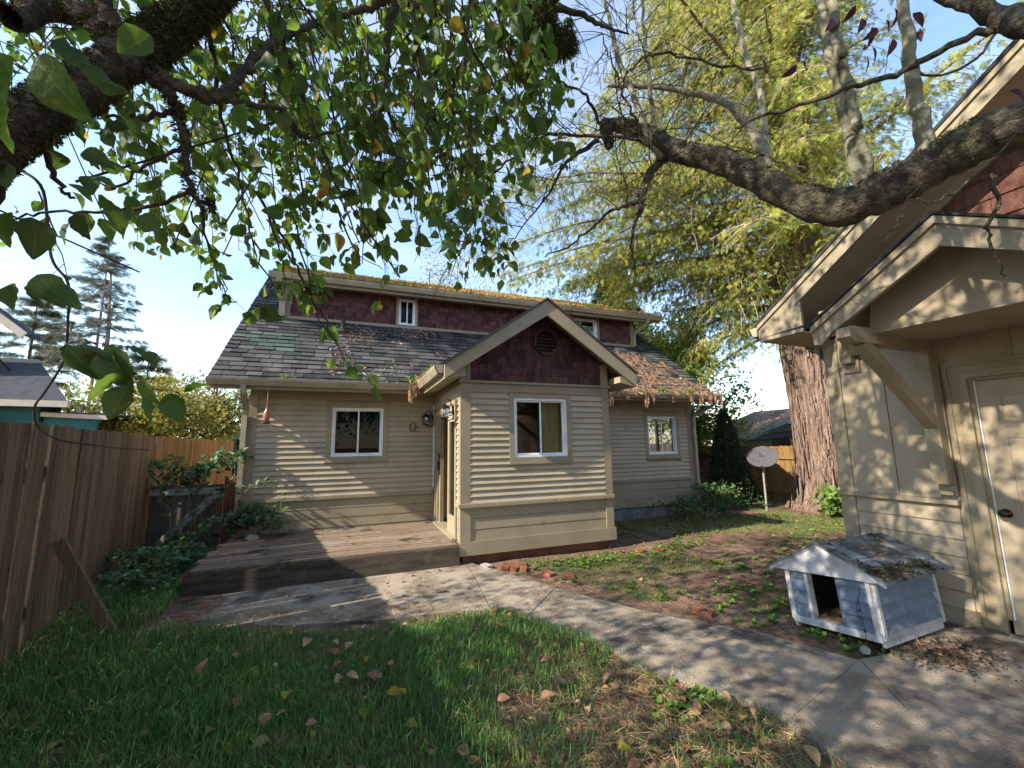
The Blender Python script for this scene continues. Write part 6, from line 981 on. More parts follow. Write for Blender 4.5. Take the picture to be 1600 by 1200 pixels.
CL = [(-0.13,0.26,2.84),(-2.88,-1.16,5.00),(0.26,-1.59,4.35),(0.77,-0.31,2.42),(-0.90,-0.34,2.63),(-2.18,-2.23,2.03),(-2.88,3.79,2.35),(-0.93,2.56,4.10),(-2.17,0.24,5.62),(-3.57,-0.83,5.59),(-4.70,0.95,2.97),(-0.02,-0.01,3.41),(-0.39,-2.09,4.28),(-1.87,0.26,2.67),(-3.22,0.30,2.31),(-0.41,-1.21,3.28),(-3.13,-2.29,3.52),(-3.72,2.01,4.03),(-0.33,0.33,5.84),(-3.32,3.04,4.21),(-2.74,0.73,5.72),(-1.15,0.32,4.89),(-0.83,-0.02,3.88),(-3.03,-0.32,4.65),(-1.01,-1.71,3.96),(-4.62,1.61,3.25),(-4.05,-0.56,5.05),(-1.58,3.27,5.70),(-1.83,-0.65,4.75),(-1.95,-0.96,2.76),(-3.39,1.55,3.92),(-0.84,0.34,3.26),(-3.47,0.67,4.56),(-1.62,3.62,5.43),(-3.02,-0.51,4.69),(-1.65,-0.99,4.31),(0.40,-1.38,4.01),(0.36,-1.13,2.74),(-1.24,-0.18,4.52),(-1.95,-2.12,2.35),(-1.74,3.15,5.28),(-0.99,-0.63,3.73),(-2.95,1.66,5.76),(0.41,-0.83,2.66),(-3.74,1.88,4.57),(-3.20,2.37,2.91),(-0.20,2.38,4.14),(0.99,1.62,5.04),(-2.74,0.49,4.30),(0.76,-0.78,4.46),(-0.90,1.82,3.37),(-3.22,0.46,4.64),(-0.62,-2.02,3.96),(-1.22,-1.57,2.45),(-3.20,3.58,3.95),(-3.37,0.53,4.13),(-4.14,1.90,5.17),(-1.81,0.95,5.39),(-1.61,1.87,3.46),(-0.34,-0.30,4.71),(-0.84,1.92,6.07),(-0.17,2.21,5.10),(-3.56,1.51,4.73),(-1.71,0.85,5.18),(0.23,0.44,6.13),(-2.05,1.16,6.36),(-1.37,2.80,5.78),(-4.16,0.58,4.71),(-2.83,2.66,4.34),(-0.46,1.69,5.81),(-1.70,1.83,4.47),(-1.65,-2.69,2.84),(1.39,-0.96,3.31),(0.56,-1.23,4.94),(-1.16,3.59,4.10),(-2.87,-1.10,3.60),(-2.68,-1.16,3.29),(-0.73,0.52,2.52),(-1.48,-1.02,2.63),(0.38,-2.23,3.93),(0.24,0.99,5.84),(-3.02,0.42,6.00),(-1.26,-0.76,2.36),(-2.17,0.83,4.00),(-3.00,3.97,4.09),(-3.02,2.72,3.07),(-2.20,-2.23,3.05),(-0.42,1.94,4.29),(-2.60,-1.92,2.13),(-4.34,-0.02,2.04),(-0.41,-0.52,3.03),(-2.97,0.62,2.92),(-3.13,2.24,2.20),(-0.99,-1.46,3.03),(-4.75,0.84,2.80),(-3.22,1.82,6.00),(-2.75,-1.74,2.99),(-1.54,-0.26,3.17),(-2.27,3.96,4.63),(0.05,2.53,4.71),(-1.82,2.31,3.88),(-3.82,-1.39,2.50),(-2.73,0.03,3.23),(-1.94,-1.38,4.81),(-2.65,-0.81,3.33),(-0.89,0.70,4.15),(-0.37,0.48,6.17),(-0.79,1.33,5.47),(-0.15,-1.58,3.83),(-2.87,-1.13,2.11),(-2.10,1.97,5.99),(-3.90,1.27,4.83),(-3.16,3.53,4.68),(-3.16,1.54,5.24),(-2.91,-1.05,3.45),(-1.21,1.82,3.15),(-2.21,0.46,3.64),(-1.31,1.33,4.53),(0.11,2.61,3.70),(-4.26,2.58,2.95),(-0.46,2.12,3.20),(-0.01,0.20,4.55),(-3.05,-1.31,4.41),(-0.89,3.69,4.66),(-1.65,1.78,4.76),(-2.30,-1.04,5.00),(-2.65,2.05,4.89),(-2.71,2.52,4.99),(-3.83,2.93,4.35),(-2.43,-2.08,5.01),(0.16,-0.46,3.07),(-0.99,-1.38,4.68),(-3.76,1.63,2.21),(-1.70,-2.46,4.46),(-0.40,-0.67,4.56),(-1.46,2.80,4.54),(-0.67,1.14,5.62),(-0.88,3.29,5.09),(-0.16,0.46,3.19),(-2.45,0.48,5.01),(-3.26,1.37,2.90),(-3.63,1.01,3.88),(-3.34,-0.48,2.47),(-3.89,0.17,2.74),(-3.43,-0.54,2.73),(-0.37,0.84,3.28),(-3.39,-1.95,2.50),(-2.09,-2.45,4.30),(-3.39,2.68,3.17),(-3.58,3.83,4.08),(1.08,0.41,4.38),(-3.36,2.57,3.62),(-2.57,1.28,2.02),(-0.31,2.05,4.65),(-1.68,3.91,4.43),(-0.95,-0.74,4.92),(-1.24,-1.11,2.44),(-3.42,-2.06,2.63),(0.09,-1.58,2.73),(-0.58,3.45,5.19),(-0.01,-1.03,3.86),(-2.50,-0.12,6.01),(-2.10,2.87,4.78),(0.40,-1.29,3.10),(-2.52,0.37,3.85),(-2.76,0.73,2.71),(-2.47,1.12,4.44),(-3.95,0.97,4.19),(-3.80,0.25,5.68),(-0.65,-0.58,3.05),(-0.72,1.06,3.31),(-1.86,-0.01,4.76),(1.04,-0.26,4.37),(-1.21,1.90,3.07),(-0.36,-1.09,4.16),(-2.00,-1.24,2.78),(0.05,-0.27,2.86),(-0.96,3.58,4.92),(-4.27,0.25,5.10),(-0.12,0.23,4.78),(-0.35,0.15,4.04),(-3.55,2.61,5.44),(-0.05,0.16,4.16),(-2.39,0.42,3.43),(-4.70,1.59,3.67),(-1.89,1.03,5.78),(0.46,-0.12,2.80),(1.14,0.61,4.97),(-1.32,-0.90,4.35),(-0.35,1.52,3.62),(-0.43,-0.24,5.44),(-2.45,3.06,3.31),(-3.98,-0.58,2.55),(-3.47,-0.75,4.19),(-4.26,-1.45,3.75),(-0.44,-0.98,5.34),(-2.80,3.39,3.86),(-0.29,2.52,5.09),(0.14,-0.48,2.67),(-3.20,-0.73,3.94),(-1.99,1.75,4.26),(-2.64,-0.00,2.18),(-3.76,2.76,4.23),(0.64,-1.52,2.61),(-2.46,2.40,3.29),(-3.46,-1.54,3.93),(0.78,0.61,4.19),(0.88,1.33,5.44),(-2.89,3.80,4.32),(-0.76,0.62,4.01),(-0.72,1.52,4.15),(-1.72,-1.04,2.90),(-3.94,1.74,5.12),(-2.68,1.41,2.72),(-0.53,2.75,5.44),(-1.20,1.22,2.01),(-3.31,-0.01,2.32),(-1.21,2.07,5.82),(-0.69,0.14,3.73),(0.61,1.72,3.51),(-0.27,-0.98,5.28),(-1.23,1.30,2.25),(-3.12,2.31,2.51),(-1.32,-0.46,4.07),(-3.14,-2.48,3.91),(-3.51,-1.71,3.46),(-4.34,0.15,4.23),(-3.08,2.23,5.72),(-2.96,-2.13,3.09),(0.95,-0.47,4.93),(-1.79,-0.61,4.11),(-1.59,2.96,4.23),(-3.83,1.93,3.19),(-3.69,-0.14,4.13),(-1.58,-0.30,4.01),(-0.24,0.70,3.78),(-1.08,-0.98,5.00),(-2.19,2.18,3.53),(-0.67,-1.56,4.13),(-1.93,2.62,5.57),(0.43,-1.61,3.39),(-3.53,1.37,5.09),(-4.93,1.26,4.33),(-1.27,0.79,5.51),(-0.68,0.53,5.29),(0.72,2.38,5.05),(-2.84,2.34,4.81),(-3.64,3.39,4.08),(-1.43,-1.55,5.66),(-1.84,2.46,5.71),(-1.51,1.30,4.04),(-4.63,0.22,3.50),(-3.49,2.70,4.56),(-0.82,2.68,3.88),(-3.88,-0.17,4.50),(0.72,0.15,4.23),(0.72,2.32,3.76),(-3.86,2.38,3.29),(-3.32,-1.16,5.02),(-0.61,3.89,4.59),(-0.00,0.03,5.61),(-3.33,-1.06,2.13),(-3.39,-0.50,3.99),(-1.38,-0.76,5.94),(-2.56,2.17,4.49),(-3.21,-0.08,2.27),(-2.33,3.06,3.70),(-1.89,-1.77,5.14),(-2.24,-0.17,5.40),(1.09,0.74,3.79),(-4.28,-0.88,4.58),(-2.31,-2.49,3.50),(-3.06,-1.34,2.92),(-4.69,0.61,2.58),(-1.41,-1.96,5.16),(-1.68,-1.24,4.16),(-2.14,-1.86,4.40),(-1.42,2.14,3.49),(-0.84,-1.54,4.30),(-3.50,2.78,2.84),(-3.13,-2.49,3.32),(-1.36,-1.32,2.53),(1.14,-0.72,2.95),(-2.37,3.18,5.28),(-0.61,2.91,3.28),(-0.80,-1.44,5.72),(-0.75,1.57,5.86),(-2.96,-0.96,4.51),(-3.76,2.14,4.10),(0.82,1.17,5.52),(-2.85,-0.30,5.98),(-3.36,1.58,4.50),(0.55,0.29,4.58),(0.66,-1.36,2.81),(-1.32,0.73,3.37),(-2.96,-1.67,3.92),(-0.15,-0.49,4.47),(-3.86,1.11,2.19),(-1.84,-0.08,5.30),(-1.09,2.22,3.95),(-2.36,2.31,2.80),(-2.77,-1.23,2.91),(0.93,-0.71,5.24),(0.56,-0.88,2.41),(-2.48,2.65,5.35),(0.62,0.28,5.07),(-1.49,-0.10,6.31),(-4.26,1.50,2.59),(-2.82,1.18,4.21),(-3.00,4.01,3.42),(-1.60,2.85,5.63),(-2.96,1.54,6.13),(-1.18,0.08,5.49),(-2.05,-1.98,3.54),(0.20,1.72,4.18),(-0.32,-0.19,5.28),(-0.46,1.25,5.46),(-1.28,0.96,3.14),(-3.83,0.43,3.14),(-1.78,1.53,2.87),(-3.65,-1.56,2.47),(-0.65,1.94,5.07),(-3.52,-1.90,4.78),(-3.11,1.45,5.25),(-2.34,1.22,3.45),(-1.63,0.27,4.51),(-2.44,2.49,2.17),(-1.85,3.38,5.71),(1.37,0.38,4.24),(-2.71,-0.80,2.04),(-2.36,-0.20,5.16),(-3.38,1.49,5.05),(0.40,-1.97,3.46),(-0.84,-0.68,6.03),(-2.26,2.20,2.30),(-0.51,0.49,2.63),(-1.60,0.66,2.89),(-0.79,1.40,6.13),(-2.21,-1.87,5.30),(-0.00,1.61,4.41),(-0.31,0.05,3.98),(0.81,-0.16,5.20),(-0.89,0.43,4.58),(0.37,2.76,3.68),(-0.90,0.24,4.36),(0.94,0.26,4.82),(-0.92,1.44,5.99),(-4.11,3.33,3.14),(-4.66,-0.82,4.27),(-3.86,-0.21,4.52),(-1.01,2.12,4.23),(-0.34,1.58,3.31),(-0.80,-0.77,2.19),(0.18,0.10,4.25),(-1.09,1.17,3.96),(-4.20,0.89,5.08),(-4.34,-0.82,5.00),(-2.15,-2.11,2.90),(-2.91,-2.00,2.89),(-0.82,0.97,6.22),(-0.88,-0.57,6.07),(-2.79,2.46,4.52),(-3.73,0.75,5.68),(-1.75,0.51,2.72),(1.45,1.42,4.94),(-2.41,2.23,3.67),(-3.93,-0.38,5.35),(0.93,0.78,4.90),(-2.37,1.42,3.95),(-0.38,-1.09,2.59),(-1.84,0.04,3.68),(-5.06,1.75,3.56),(-4.40,-0.29,4.95),(0.08,0.06,2.51),(-0.76,1.41,4.13),(1.69,-0.31,4.30),(-1.21,-0.92,5.81),(-4.98,0.30,4.28),(-2.57,-0.81,6.14),(-2.43,1.47,2.92),(-4.62,-0.52,4.01),(-3.35,3.05,3.24),(-1.04,0.93,3.02),(-1.36,-1.07,5.50),(-3.53,2.74,2.83),(-0.69,-1.14,4.23),(-2.85,1.87,3.27),(-4.23,-0.65,3.46),(-1.27,0.64,2.68),(-0.68,2.29,3.05),(-2.09,3.25,5.51),(-3.16,-0.10,4.96),(-0.50,-2.07,2.45),(-2.83,-0.51,5.07),(-1.86,0.80,2.46),(-0.63,2.24,4.09),(-1.05,3.68,4.74),(-0.31,3.49,5.23),(1.04,1.72,5.44),(-2.74,-0.90,2.78),(0.62,0.95,5.78),(0.11,1.08,5.42),(-2.48,2.98,4.01),(-1.21,-1.40,3.81),(-2.22,2.13,4.81),(-2.70,-1.32,5.42),(-0.64,2.78,4.79),(-1.41,-1.61,4.69),(-1.87,2.14,5.48),(-2.56,0.83,3.19),(-4.62,-0.90,3.82),(0.74,-0.46,4.68),(-1.94,-1.37,5.83),(1.57,0.03,4.30),(-3.16,2.17,4.73),(-2.53,-2.15,3.32),(0.75,2.64,4.62),(-3.47,3.79,2.97),(-1.33,1.45,6.14),(-2.09,-0.70,6.26),(0.20,-1.46,3.03),(-2.20,3.58,4.80),(-4.21,2.08,3.19),(-2.08,-1.84,2.36),(-1.88,2.25,5.13),(-3.43,2.69,5.23),(-2.22,0.88,2.32),(-3.36,-1.59,2.34),(0.24,-1.00,2.24),(0.65,-0.69,2.74),(-1.18,-0.30,4.31),(-1.95,0.98,3.17),(-2.23,0.40,3.98),(-2.77,1.61,6.11),(-1.97,3.88,4.26),(-0.38,1.86,5.38),(-0.58,2.04,5.13),(-3.41,3.49,4.68),(-1.64,1.64,3.52),(-3.49,3.72,2.93),(-2.66,1.35,4.18),(-4.22,0.54,2.48),(-1.88,-2.46,2.71),(-2.37,0.76,2.97),(0.72,-1.98,3.35),(-2.07,-0.57,6.03),(-4.50,2.62,3.40),(0.84,-0.70,2.90),(-0.71,-2.44,4.54),(-3.01,1.91,2.46),(-0.31,-1.04,4.53),(-0.07,-1.77,3.43),(-0.13,2.06,5.92),(-4.99,-0.14,3.54),(1.08,0.67,3.44),(-4.07,0.26,3.49),(-2.31,0.31,5.87),(-3.90,-0.34,3.49),(-2.78,1.37,3.88),(-0.28,-1.45,5.39),(0.47,1.36,5.31),(-3.66,-0.48,4.99),(-0.77,1.28,5.76),(0.84,0.21,3.08),(-1.65,-0.08,4.94),(-4.33,-0.72,4.38),(0.42,-0.25,5.90),(-1.00,3.98,4.18),(-2.19,2.48,2.30),(-0.54,-1.45,5.18),(-3.56,0.72,2.03),(-2.13,-1.38,3.59),(-0.86,2.44,4.12),(-2.16,-0.89,4.68),(0.06,-1.24,2.55),(-0.21,-1.04,5.33),(-1.26,-2.32,3.51),(-0.93,0.60,5.86),(-0.96,0.01,5.16),(0.33,1.67,3.63),(-3.28,-1.92,4.25),(-4.40,2.62,4.60),(-0.23,2.50,3.99),(-3.53,-0.21,2.74),(-0.51,1.99,4.73),(0.39,-0.89,4.67),(-3.17,-0.72,3.38),(-0.34,-0.23,2.91),(-2.14,-2.13,2.31),(-2.78,1.32,2.73),(-2.54,-1.20,4.22),(1.10,1.33,5.32),(0.61,0.61,3.83),(0.93,-1.14,4.11),(-3.35,3.33,4.70),(-2.39,3.60,4.32),(1.05,-1.00,4.70),(-1.55,-0.61,3.39),(-2.24,1.65,6.26),(-1.55,-2.70,4.05),(-2.09,1.81,3.66),(-2.31,3.28,5.51),(-3.42,1.01,2.20),(-2.44,3.85,4.23),(-4.02,2.56,3.72),(-1.25,2.34,3.77),(-1.45,-2.64,3.36),(-4.68,0.65,4.12),(-3.70,-0.35,2.04),(-3.03,2.16,5.65),(0.40,0.30,5.84),(-0.41,-1.97,2.09),(-4.75,2.48,3.96),(-2.58,-0.79,5.13),(-2.38,-1.78,2.14),(1.15,0.96,4.27),(-0.27,1.66,2.77),(-1.31,0.35,4.18),(-1.73,0.73,4.67),(0.14,-0.94,5.64),(0.37,-0.57,3.25),(0.95,-0.69,2.12),(-0.70,-0.49,2.69),(0.64,-1.20,4.59),(-3.87,3.01,4.56),(-3.51,-2.04,3.75),(-2.39,2.44,5.63),(0.72,2.65,4.63),(-1.27,1.40,2.45),(0.73,0.00,2.61),(-1.04,-1.06,2.94),(-3.70,2.79,2.43),(-0.39,0.15,2.68),(-2.08,0.22,6.24),(-1.79,2.42,5.18),(-3.19,0.38,4.03),(-2.85,-1.55,2.72),(-1.88,0.47,3.87),(-4.96,0.83,3.12),(0.74,1.29,4.80),(-0.24,-1.91,3.27),(-1.18,3.81,5.03),(-3.65,-1.15,4.89),(-4.74,1.70,2.46),(-1.61,3.61,3.84),(0.37,-1.94,2.62),(-3.09,-1.09,3.55),(0.12,-0.32,5.27),(-0.56,3.72,4.59),(1.70,-0.26,4.40),(-3.78,-1.50,3.55),(-2.70,-0.59,4.49),(-2.64,1.15,4.04),(-3.19,-0.11,2.18),(-3.42,-0.66,3.16),(-0.70,-2.11,3.35),(-1.35,0.92,4.58),(0.07,0.78,4.68),(-0.97,-1.09,3.54),(-0.79,-1.28,5.48),(-3.66,3.50,2.23),(-2.88,1.22,2.79),(-4.74,1.62,2.68),(-4.45,1.55,3.87),(-2.74,2.99,2.39),(-3.11,2.66,2.39),(-2.96,2.34,3.09),(-4.13,2.16,2.43),(-3.21,1.36,2.74),(-4.60,0.94,3.88),(-2.05,1.48,3.69),(-4.13,0.79,2.36),(-3.93,0.21,3.13),(-4.40,2.72,2.95),(-3.04,2.51,3.27),(-4.61,2.92,2.16),(-3.79,2.81,3.32),(-3.07,2.82,3.32),(-2.15,1.73,3.24),(-2.48,1.94,2.59),(-2.94,1.44,3.86),(-3.79,0.89,2.11),(-3.64,2.54,2.86),(-3.66,1.49,3.06),(-3.10,0.77,2.19),(-3.44,2.04,2.72),(-2.24,1.34,2.37),(-2.19,2.10,2.63),(-2.78,1.71,2.89),(-2.92,3.01,2.37),(-3.49,2.01,2.81),(-4.33,2.49,2.46),(-3.34,1.08,2.53),(-1.74,1.28,3.14),(-4.49,1.34,3.17),(-3.35,2.37,1.99),(-2.79,2.38,3.03),(-3.96,2.61,2.66),(-2.26,1.14,3.39),(-3.43,2.14,2.49),(-4.73,3.70,3.03),(-2.22,1.31,3.83),(-2.94,2.31,2.31),(-4.06,3.76,3.64),(-3.52,0.30,3.30),(-4.77,0.82,2.55),(-2.80,2.71,2.28),(-2.58,2.34,3.43),(-3.60,2.49,2.36),(-2.95,1.19,2.51),(-4.23,2.73,3.15),(-2.44,0.96,3.67),(-4.02,3.41,3.75),(-3.39,0.70,2.47),(-4.63,1.60,2.62),(-0.26,1.50,5.22),(1.25,1.23,6.17),(0.86,0.08,6.25),(-0.78,-0.17,5.94),(0.25,-1.02,6.08),(1.39,-1.08,6.83),(-1.04,2.15,5.06),(-0.91,1.16,4.76),(-1.93,1.16,4.88),(-2.88,-0.15,6.67),(0.38,-0.72,5.43),(-0.24,-0.57,6.43),(1.48,1.17,6.32),(-1.14,-0.31,5.96),(1.02,1.45,4.28),(1.59,2.06,6.01),(-2.01,-0.58,4.17),(0.60,0.78,6.96),(-2.20,0.10,4.70),(0.91,1.56,6.13),(-0.72,-0.23,5.07),(-2.47,1.36,5.74),(-0.52,1.94,4.22),(-0.11,-0.81,4.62),(0.00,0.64,6.59),(-1.97,0.09,5.01),(-1.64,1.23,4.88),(-1.16,1.63,4.05),(0.01,0.58,5.11),(-0.97,-0.58,4.21),(0.31,-0.03,4.60),(-2.07,1.07,6.04),(-0.21,-1.11,5.21),(-1.09,-0.57,6.18),(-1.15,1.84,5.38),(-1.89,1.92,3.99),(-1.40,0.11,4.15),(-0.06,-0.12,6.82),(1.19,-1.05,4.43),(0.07,1.34,4.54),(-1.45,2.35,6.79),(-1.32,1.33,6.91),(0.02,0.31,6.79),(-0.32,1.23,6.69),(-2.75,-0.81,4.01),(-1.72,2.30,6.09),(-1.33,0.96,5.21),(-0.76,0.05,6.76),(0.44,-0.99,5.75),(1.31,0.19,4.21),(-2.77,0.74,4.99),(-0.48,1.26,5.19),(-0.21,0.95,5.63),(-0.62,-0.44,4.67),(-2.76,0.42,6.81),(1.05,-0.40,5.76),(-2.67,1.70,4.02),(1.34,0.08,4.79),(-1.42,-0.79,4.94),(-2.03,-1.08,5.30),(0.84,1.53,5.54),(-2.44,0.44,4.62),(-0.88,1.97,4.42),(-0.55,0.49,5.21),(-2.68,2.10,6.66),(-2.00,1.91,5.26),(0.95,-0.09,3.98),(1.54,0.10,3.94),(-1.98,-0.00,6.46),(1.45,-0.21,4.19),(-2.46,2.35,5.32),(-2.40,-0.09,5.44),(-0.12,0.72,6.28),(-0.94,1.83,5.99),(-0.21,-0.85,4.82),(-1.72,1.95,6.59),(0.23,1.25,4.24),(-2.92,-0.92,5.23),(-1.67,2.37,4.11),(-0.14,-0.09,4.39),(0.74,1.76,5.33),(-0.78,-0.78,5.73),(0.44,1.99,6.43),(0.71,-0.50,6.75),(-2.59,-0.35,5.55),(0.27,1.10,5.77),(0.29,0.25,3.94),(-1.69,0.88,6.10),(-1.14,0.78,6.53),(-0.17,0.52,5.09),(-2.52,0.14,6.92),(-0.66,0.46,5.91),(-1.95,0.40,4.58),(-0.58,0.63,6.35),(0.49,0.11,6.97),(-0.40,0.20,4.32),(-2.93,0.08,5.76),(-1.76,-0.73,5.32),(-2.41,-0.41,5.40),(0.32,0.02,6.00),(-1.53,-0.70,6.34),(-0.02,1.16,6.18),(-0.64,-0.96,4.28),(-0.51,1.17,3.92),(0.37,2.09,5.73),(1.07,0.56,6.21),(-2.88,0.72,6.19),(0.63,2.12,5.10),(-2.78,1.48,6.95),(0.14,2.12,4.76)]
for c in CL:  # mostly unseen crown clusters, placed to dapple the lawn, path and garage
    for _ in range(34): LPnt.append(np.array(c) + RN.normal(size=3) * np.array([.17, .17, .15])); LD.append((RN.normal(), RN.normal(), -.6))
    for _ in range(3): a = np.array(c) + RN.normal(size=3) * .3; twg.append((np.array([a, c, np.array(c) + RN.normal(size=3) * .3]), [.005, .003], 3))
for pts, rs in br[1:5] + br[6:8] + br[15:19]:
    for q in along(smooth_poly(pts, 4), .1, .3):
        for _ in range(random.randint(0, 3)): LPnt.append(q + RN.normal(size=3) * .025); LD.append((RN.normal() * .6, RN.normal() * .6, -.8))
tubes(twg, 'twigs', m_twig, AP)
big = [((-0.49,0.77,2.08), .17, (-.2, .1, -1)), ((-0.42,0.74,2.11), .13, (.5, 0, -.5)), ((-0.49,0.81,2.12), .12, (.4, 0, -.7)), ((-0.63,1.20,2.30), .09, (.2, .1, -.9)), ((-0.55,1.17,2.30), .07, (.5, 0, -.5)), ((-0.57,1.10,2.14), .075, (1, 0, -.35)), ((-0.59,1.11,2.07), .06, (.8, 0, -.3)), ((-0.54,1.09,2.08), .05, (.8, 0, -.3)), ((-0.28,1.28,2.68), .11, (-.2, 0, -1)), ((-0.58,1.29,2.29), .065, (.8, 0, -.2)),
       ((-0.69,1.23,2.26), .05, (0, 0, -1)), ((-0.42,1.23,2.27), .07, (.6, 0, -.6)), ((-0.44,1.01,2.39), .10, (-.5, 0, -.7)), ((-0.80,1.31,2.05), .09, (.5, 0, -.3)), ((-0.74,1.23,2.04), .10, (0, 0, -1)), ((-0.70,1.22,2.03), .11, (.3, 0, -1)), ((-0.73,1.25,1.88), .08, (.2, 0, -1)), ((-0.68,1.23,1.90), .10, (.5, 0, -.7)), ((-0.66,1.23,1.87), .09, (.9, 0, -.6)), ((-0.69,1.24,1.88), .07, (.1, 0, -1)),
       ((-0.55,1.10,1.71), .12, (.5, .1, -.55)), ((-0.52,1.09,1.72), .13, (.6, 0, -.6)), ((-0.47,1.07,1.71), .12, (.4, 0, -.8)), ((-0.46,1.07,1.70), .11, (.15, 0, -1)), ((-0.58,1.14,1.71), .09, (.9, 0, -.3)), ((-0.42,1.06,1.65), .10, (-.8, 0, -.4)), ((-0.43,1.07,1.63), .09, (-.3, 0, -.8)), ((-0.40,1.05,1.65), .08, (.2, 0, -.9)), ((-0.40,1.11,1.63), .085, (.1, 0, -1)), ((-0.37,1.10,1.62), .08, (.35, 0, -1)), ((-0.34,1.09,1.62), .06, (.5, 0, .3)), ((-0.46,1.12,1.72), .07, (.9, 0, -.3)), ((-0.42,1.10,1.71), .05, (.5, 0, -.9)),
       ((-0.63,1.24,2.07), .08, (.2, 0, -1)), ((-0.59,1.22,2.11), .07, (.7, 0, -.5)), ((-0.62,1.33,2.14), .09, (.5, 0, -.7)), ((-0.56,1.31,2.14), .07, (.1, 0, -1)), ((-0.51,1.29,2.12), .08, (-.2, 0, -1)), ((-0.50,1.34,2.10), .07, (.1, 0, -1)), ((-0.68,1.31,2.07), .07, (-.4, 0, -.9)), ((-0.73,1.16,2.12), .08, (.3, 0, -.9))]
allP = [np.array(b[0]) for b in big] + list(LPnt); allD = [b[2] for b in big] + list(LD); n = len(allP)
allP, allD = np.array(allP, float), np.array(allD, float); allS = np.concatenate([[b[1] * .82 for b in big], RN.uniform(.034, .088, n - len(big))])
allN = rnd_unit(n) * .9 + np.array([-.3, -.5, .4])
q = allP - np.array([0, 0, 1.5]); dz = q @ np.array(FF); inF = (dz > .3) & (np.abs(q @ np.array(RR)) / dz < 1.24) & (np.abs(q @ np.array(UU)) / dz < .93)
appar = np.where(inF, allS / np.maximum(dz, .3), 0); order = np.argsort(-appar); ind = set(order[:290].tolist()); rest = np.array([i for i in range(n) if i not in ind])
tpls = [tpl(.38, .25, .22, 9), tpl(.33, .1, .35, 9), tpl(.40, .35, .12, 9), tpl(.35, -.1, .3, 9)]; lm = []
for v_, f_ in tpls:
    v_ = v_.copy(); v_[:, 2] += .03 * np.sin(v_[:, 1] * 19 + v_[:, 0] * 9); v_[:, 0] *= 1 + .05 * np.sin(v_[:, 1] * 23)
    me = np_mesh(v_, f_, True); me.materials.append(m_leafb); lm.append(me)
me_y = np_mesh(tpls[0][0], tpls[0][1], True); me_y.materials.append(m_leafy)
for j, i in enumerate(sorted(ind)):
    D = Vector(allD[i]).normalized(); Nn = Vector(allN[i]); X = D.cross(Nn).normalized(); Z = X.cross(D); o = bpy.data.objects.new('leaf', me_y if random.random() < .05 and i >= len(big) else lm[j % 4]); COL.objects.link(o); o.parent = AP
    s = float(allS[i]); o.matrix_local = Matrix.Translation(Vector(allP[i]) - ORI[AP.name]) @ Matrix((X, D, Z)).transposed().to_4x4() @ Matrix.Scale(s, 4)
yel = RN.uniform(size=len(rest)) < .045; ra, ry = rest[~yel], rest[yel]
leaf_obj('foliage', allP[ra], allS[ra], LEAF4, m_leaf, AP, D=allD[ra], Nn=allN[ra]); leaf_obj('yellow_foliage', allP[ry], allS[ry], LEAF3, m_leafy, AP, D=allD[ry], Nn=allN[ry])
def moss_on(P, rad, n, mat, parent, smin=.008, smax=.03, side=None, name='moss'):
    P = np.array(P); i = RN.integers(0, len(P) - 1, n); t = RN.uniform(size=(n, 1)); c = P[i] * (1 - t) + P[i + 1] * t; T = P[i + 1] - P[i]; T /= np.linalg.norm(T, axis=1)[:, None] + 1e-9
    o = rnd_unit(n); 
    if side is not None: o = o + np.array(side)
    o -= (o * T).sum(1)[:, None] * T; o /= np.linalg.norm(o, axis=1)[:, None] + 1e-9; rr = np.interp(i / (len(P) - 1), np.linspace(0, 1, len(rad)), rad) if len(rad) > 1 else np.full(n, rad[0])
    leaf_obj(name, c + o * rr[:, None] * .97, RN.uniform(smin, smax, n), NE, mat, parent, D=o + rnd_unit(n) * .6 + np.array([0, 0, -.3]), wscale=RN.uniform(.0015, .004, n))
m_mossg = M('green_moss', (.075, .082, .022), (.045, .05, .018), 20, c3=(.16, .15, .035), sc3=9, lo3=.55, hi3=.7, var=.5, hue=.015, rough=.95, bump=0)
s_ = slice(18, None); moss_on(LP[s_], LRr[s_], 15000, m_mossg, AP, .004, .012); moss_on(LP[42:], LRr[42:], 9000, m_mossg, AP, .006, .024, (.3, 0, -.3))
for k in (0, 5, 6): moss_on(smooth_poly(br[k][0], 5), [br[k][1][0] * .8], 1400, m_mossg, AP, .004, .014)
# --- plum tree: big limb crossing the upper right
PL = thing('plum_tree', (3.0, -.4, 0), 'mostly bare plum tree with a thick mossy limb reaching across the upper right', 'tree')
pl = [(3.0, -.4, 0), (2.95, -.3, .9), (2.85, -.1, 1.7), (2.55,0.39,2.76), (2.47,0.53,2.73), (2.44,0.65,2.72), (2.40,0.75,2.73), (2.36,0.85,2.70), (2.31,0.97,2.66), (2.27,1.06,2.64), (2.21,1.14,2.61), (2.19,1.25,2.66), (2.13,1.36,2.77), (2.07,1.52,2.97), (1.99,1.68,3.17), (1.84,1.83,3.29), (1.73,1.95,3.46), (1.63,2.07,3.60), (1.56,2.15,3.65)]
pr = [.16, .14, .12, .10, .096, .092, .088, .086, .088, .092, .088, .08, .075, .071, .067, .062, .055, .046, .032]
PP = smooth_poly(pl, 5); PRr = np.interp(np.linspace(0, 1, len(PP)), np.linspace(0, 1, len(pr)), pr) * (1 + .06 * RN.normal(size=len(PP)))
MB().tube(PP, list(PRr), 18).put('trunk', m_bark2, PL, True)
MB().tube(smooth_poly([(1.56,2.15,3.67), (1.55,2.16,3.63), (1.57,2.16,3.52), (1.55,2.18,3.50)]), [.05, .045, .035, .01], 10).put('stub', m_bark2, PL, True)
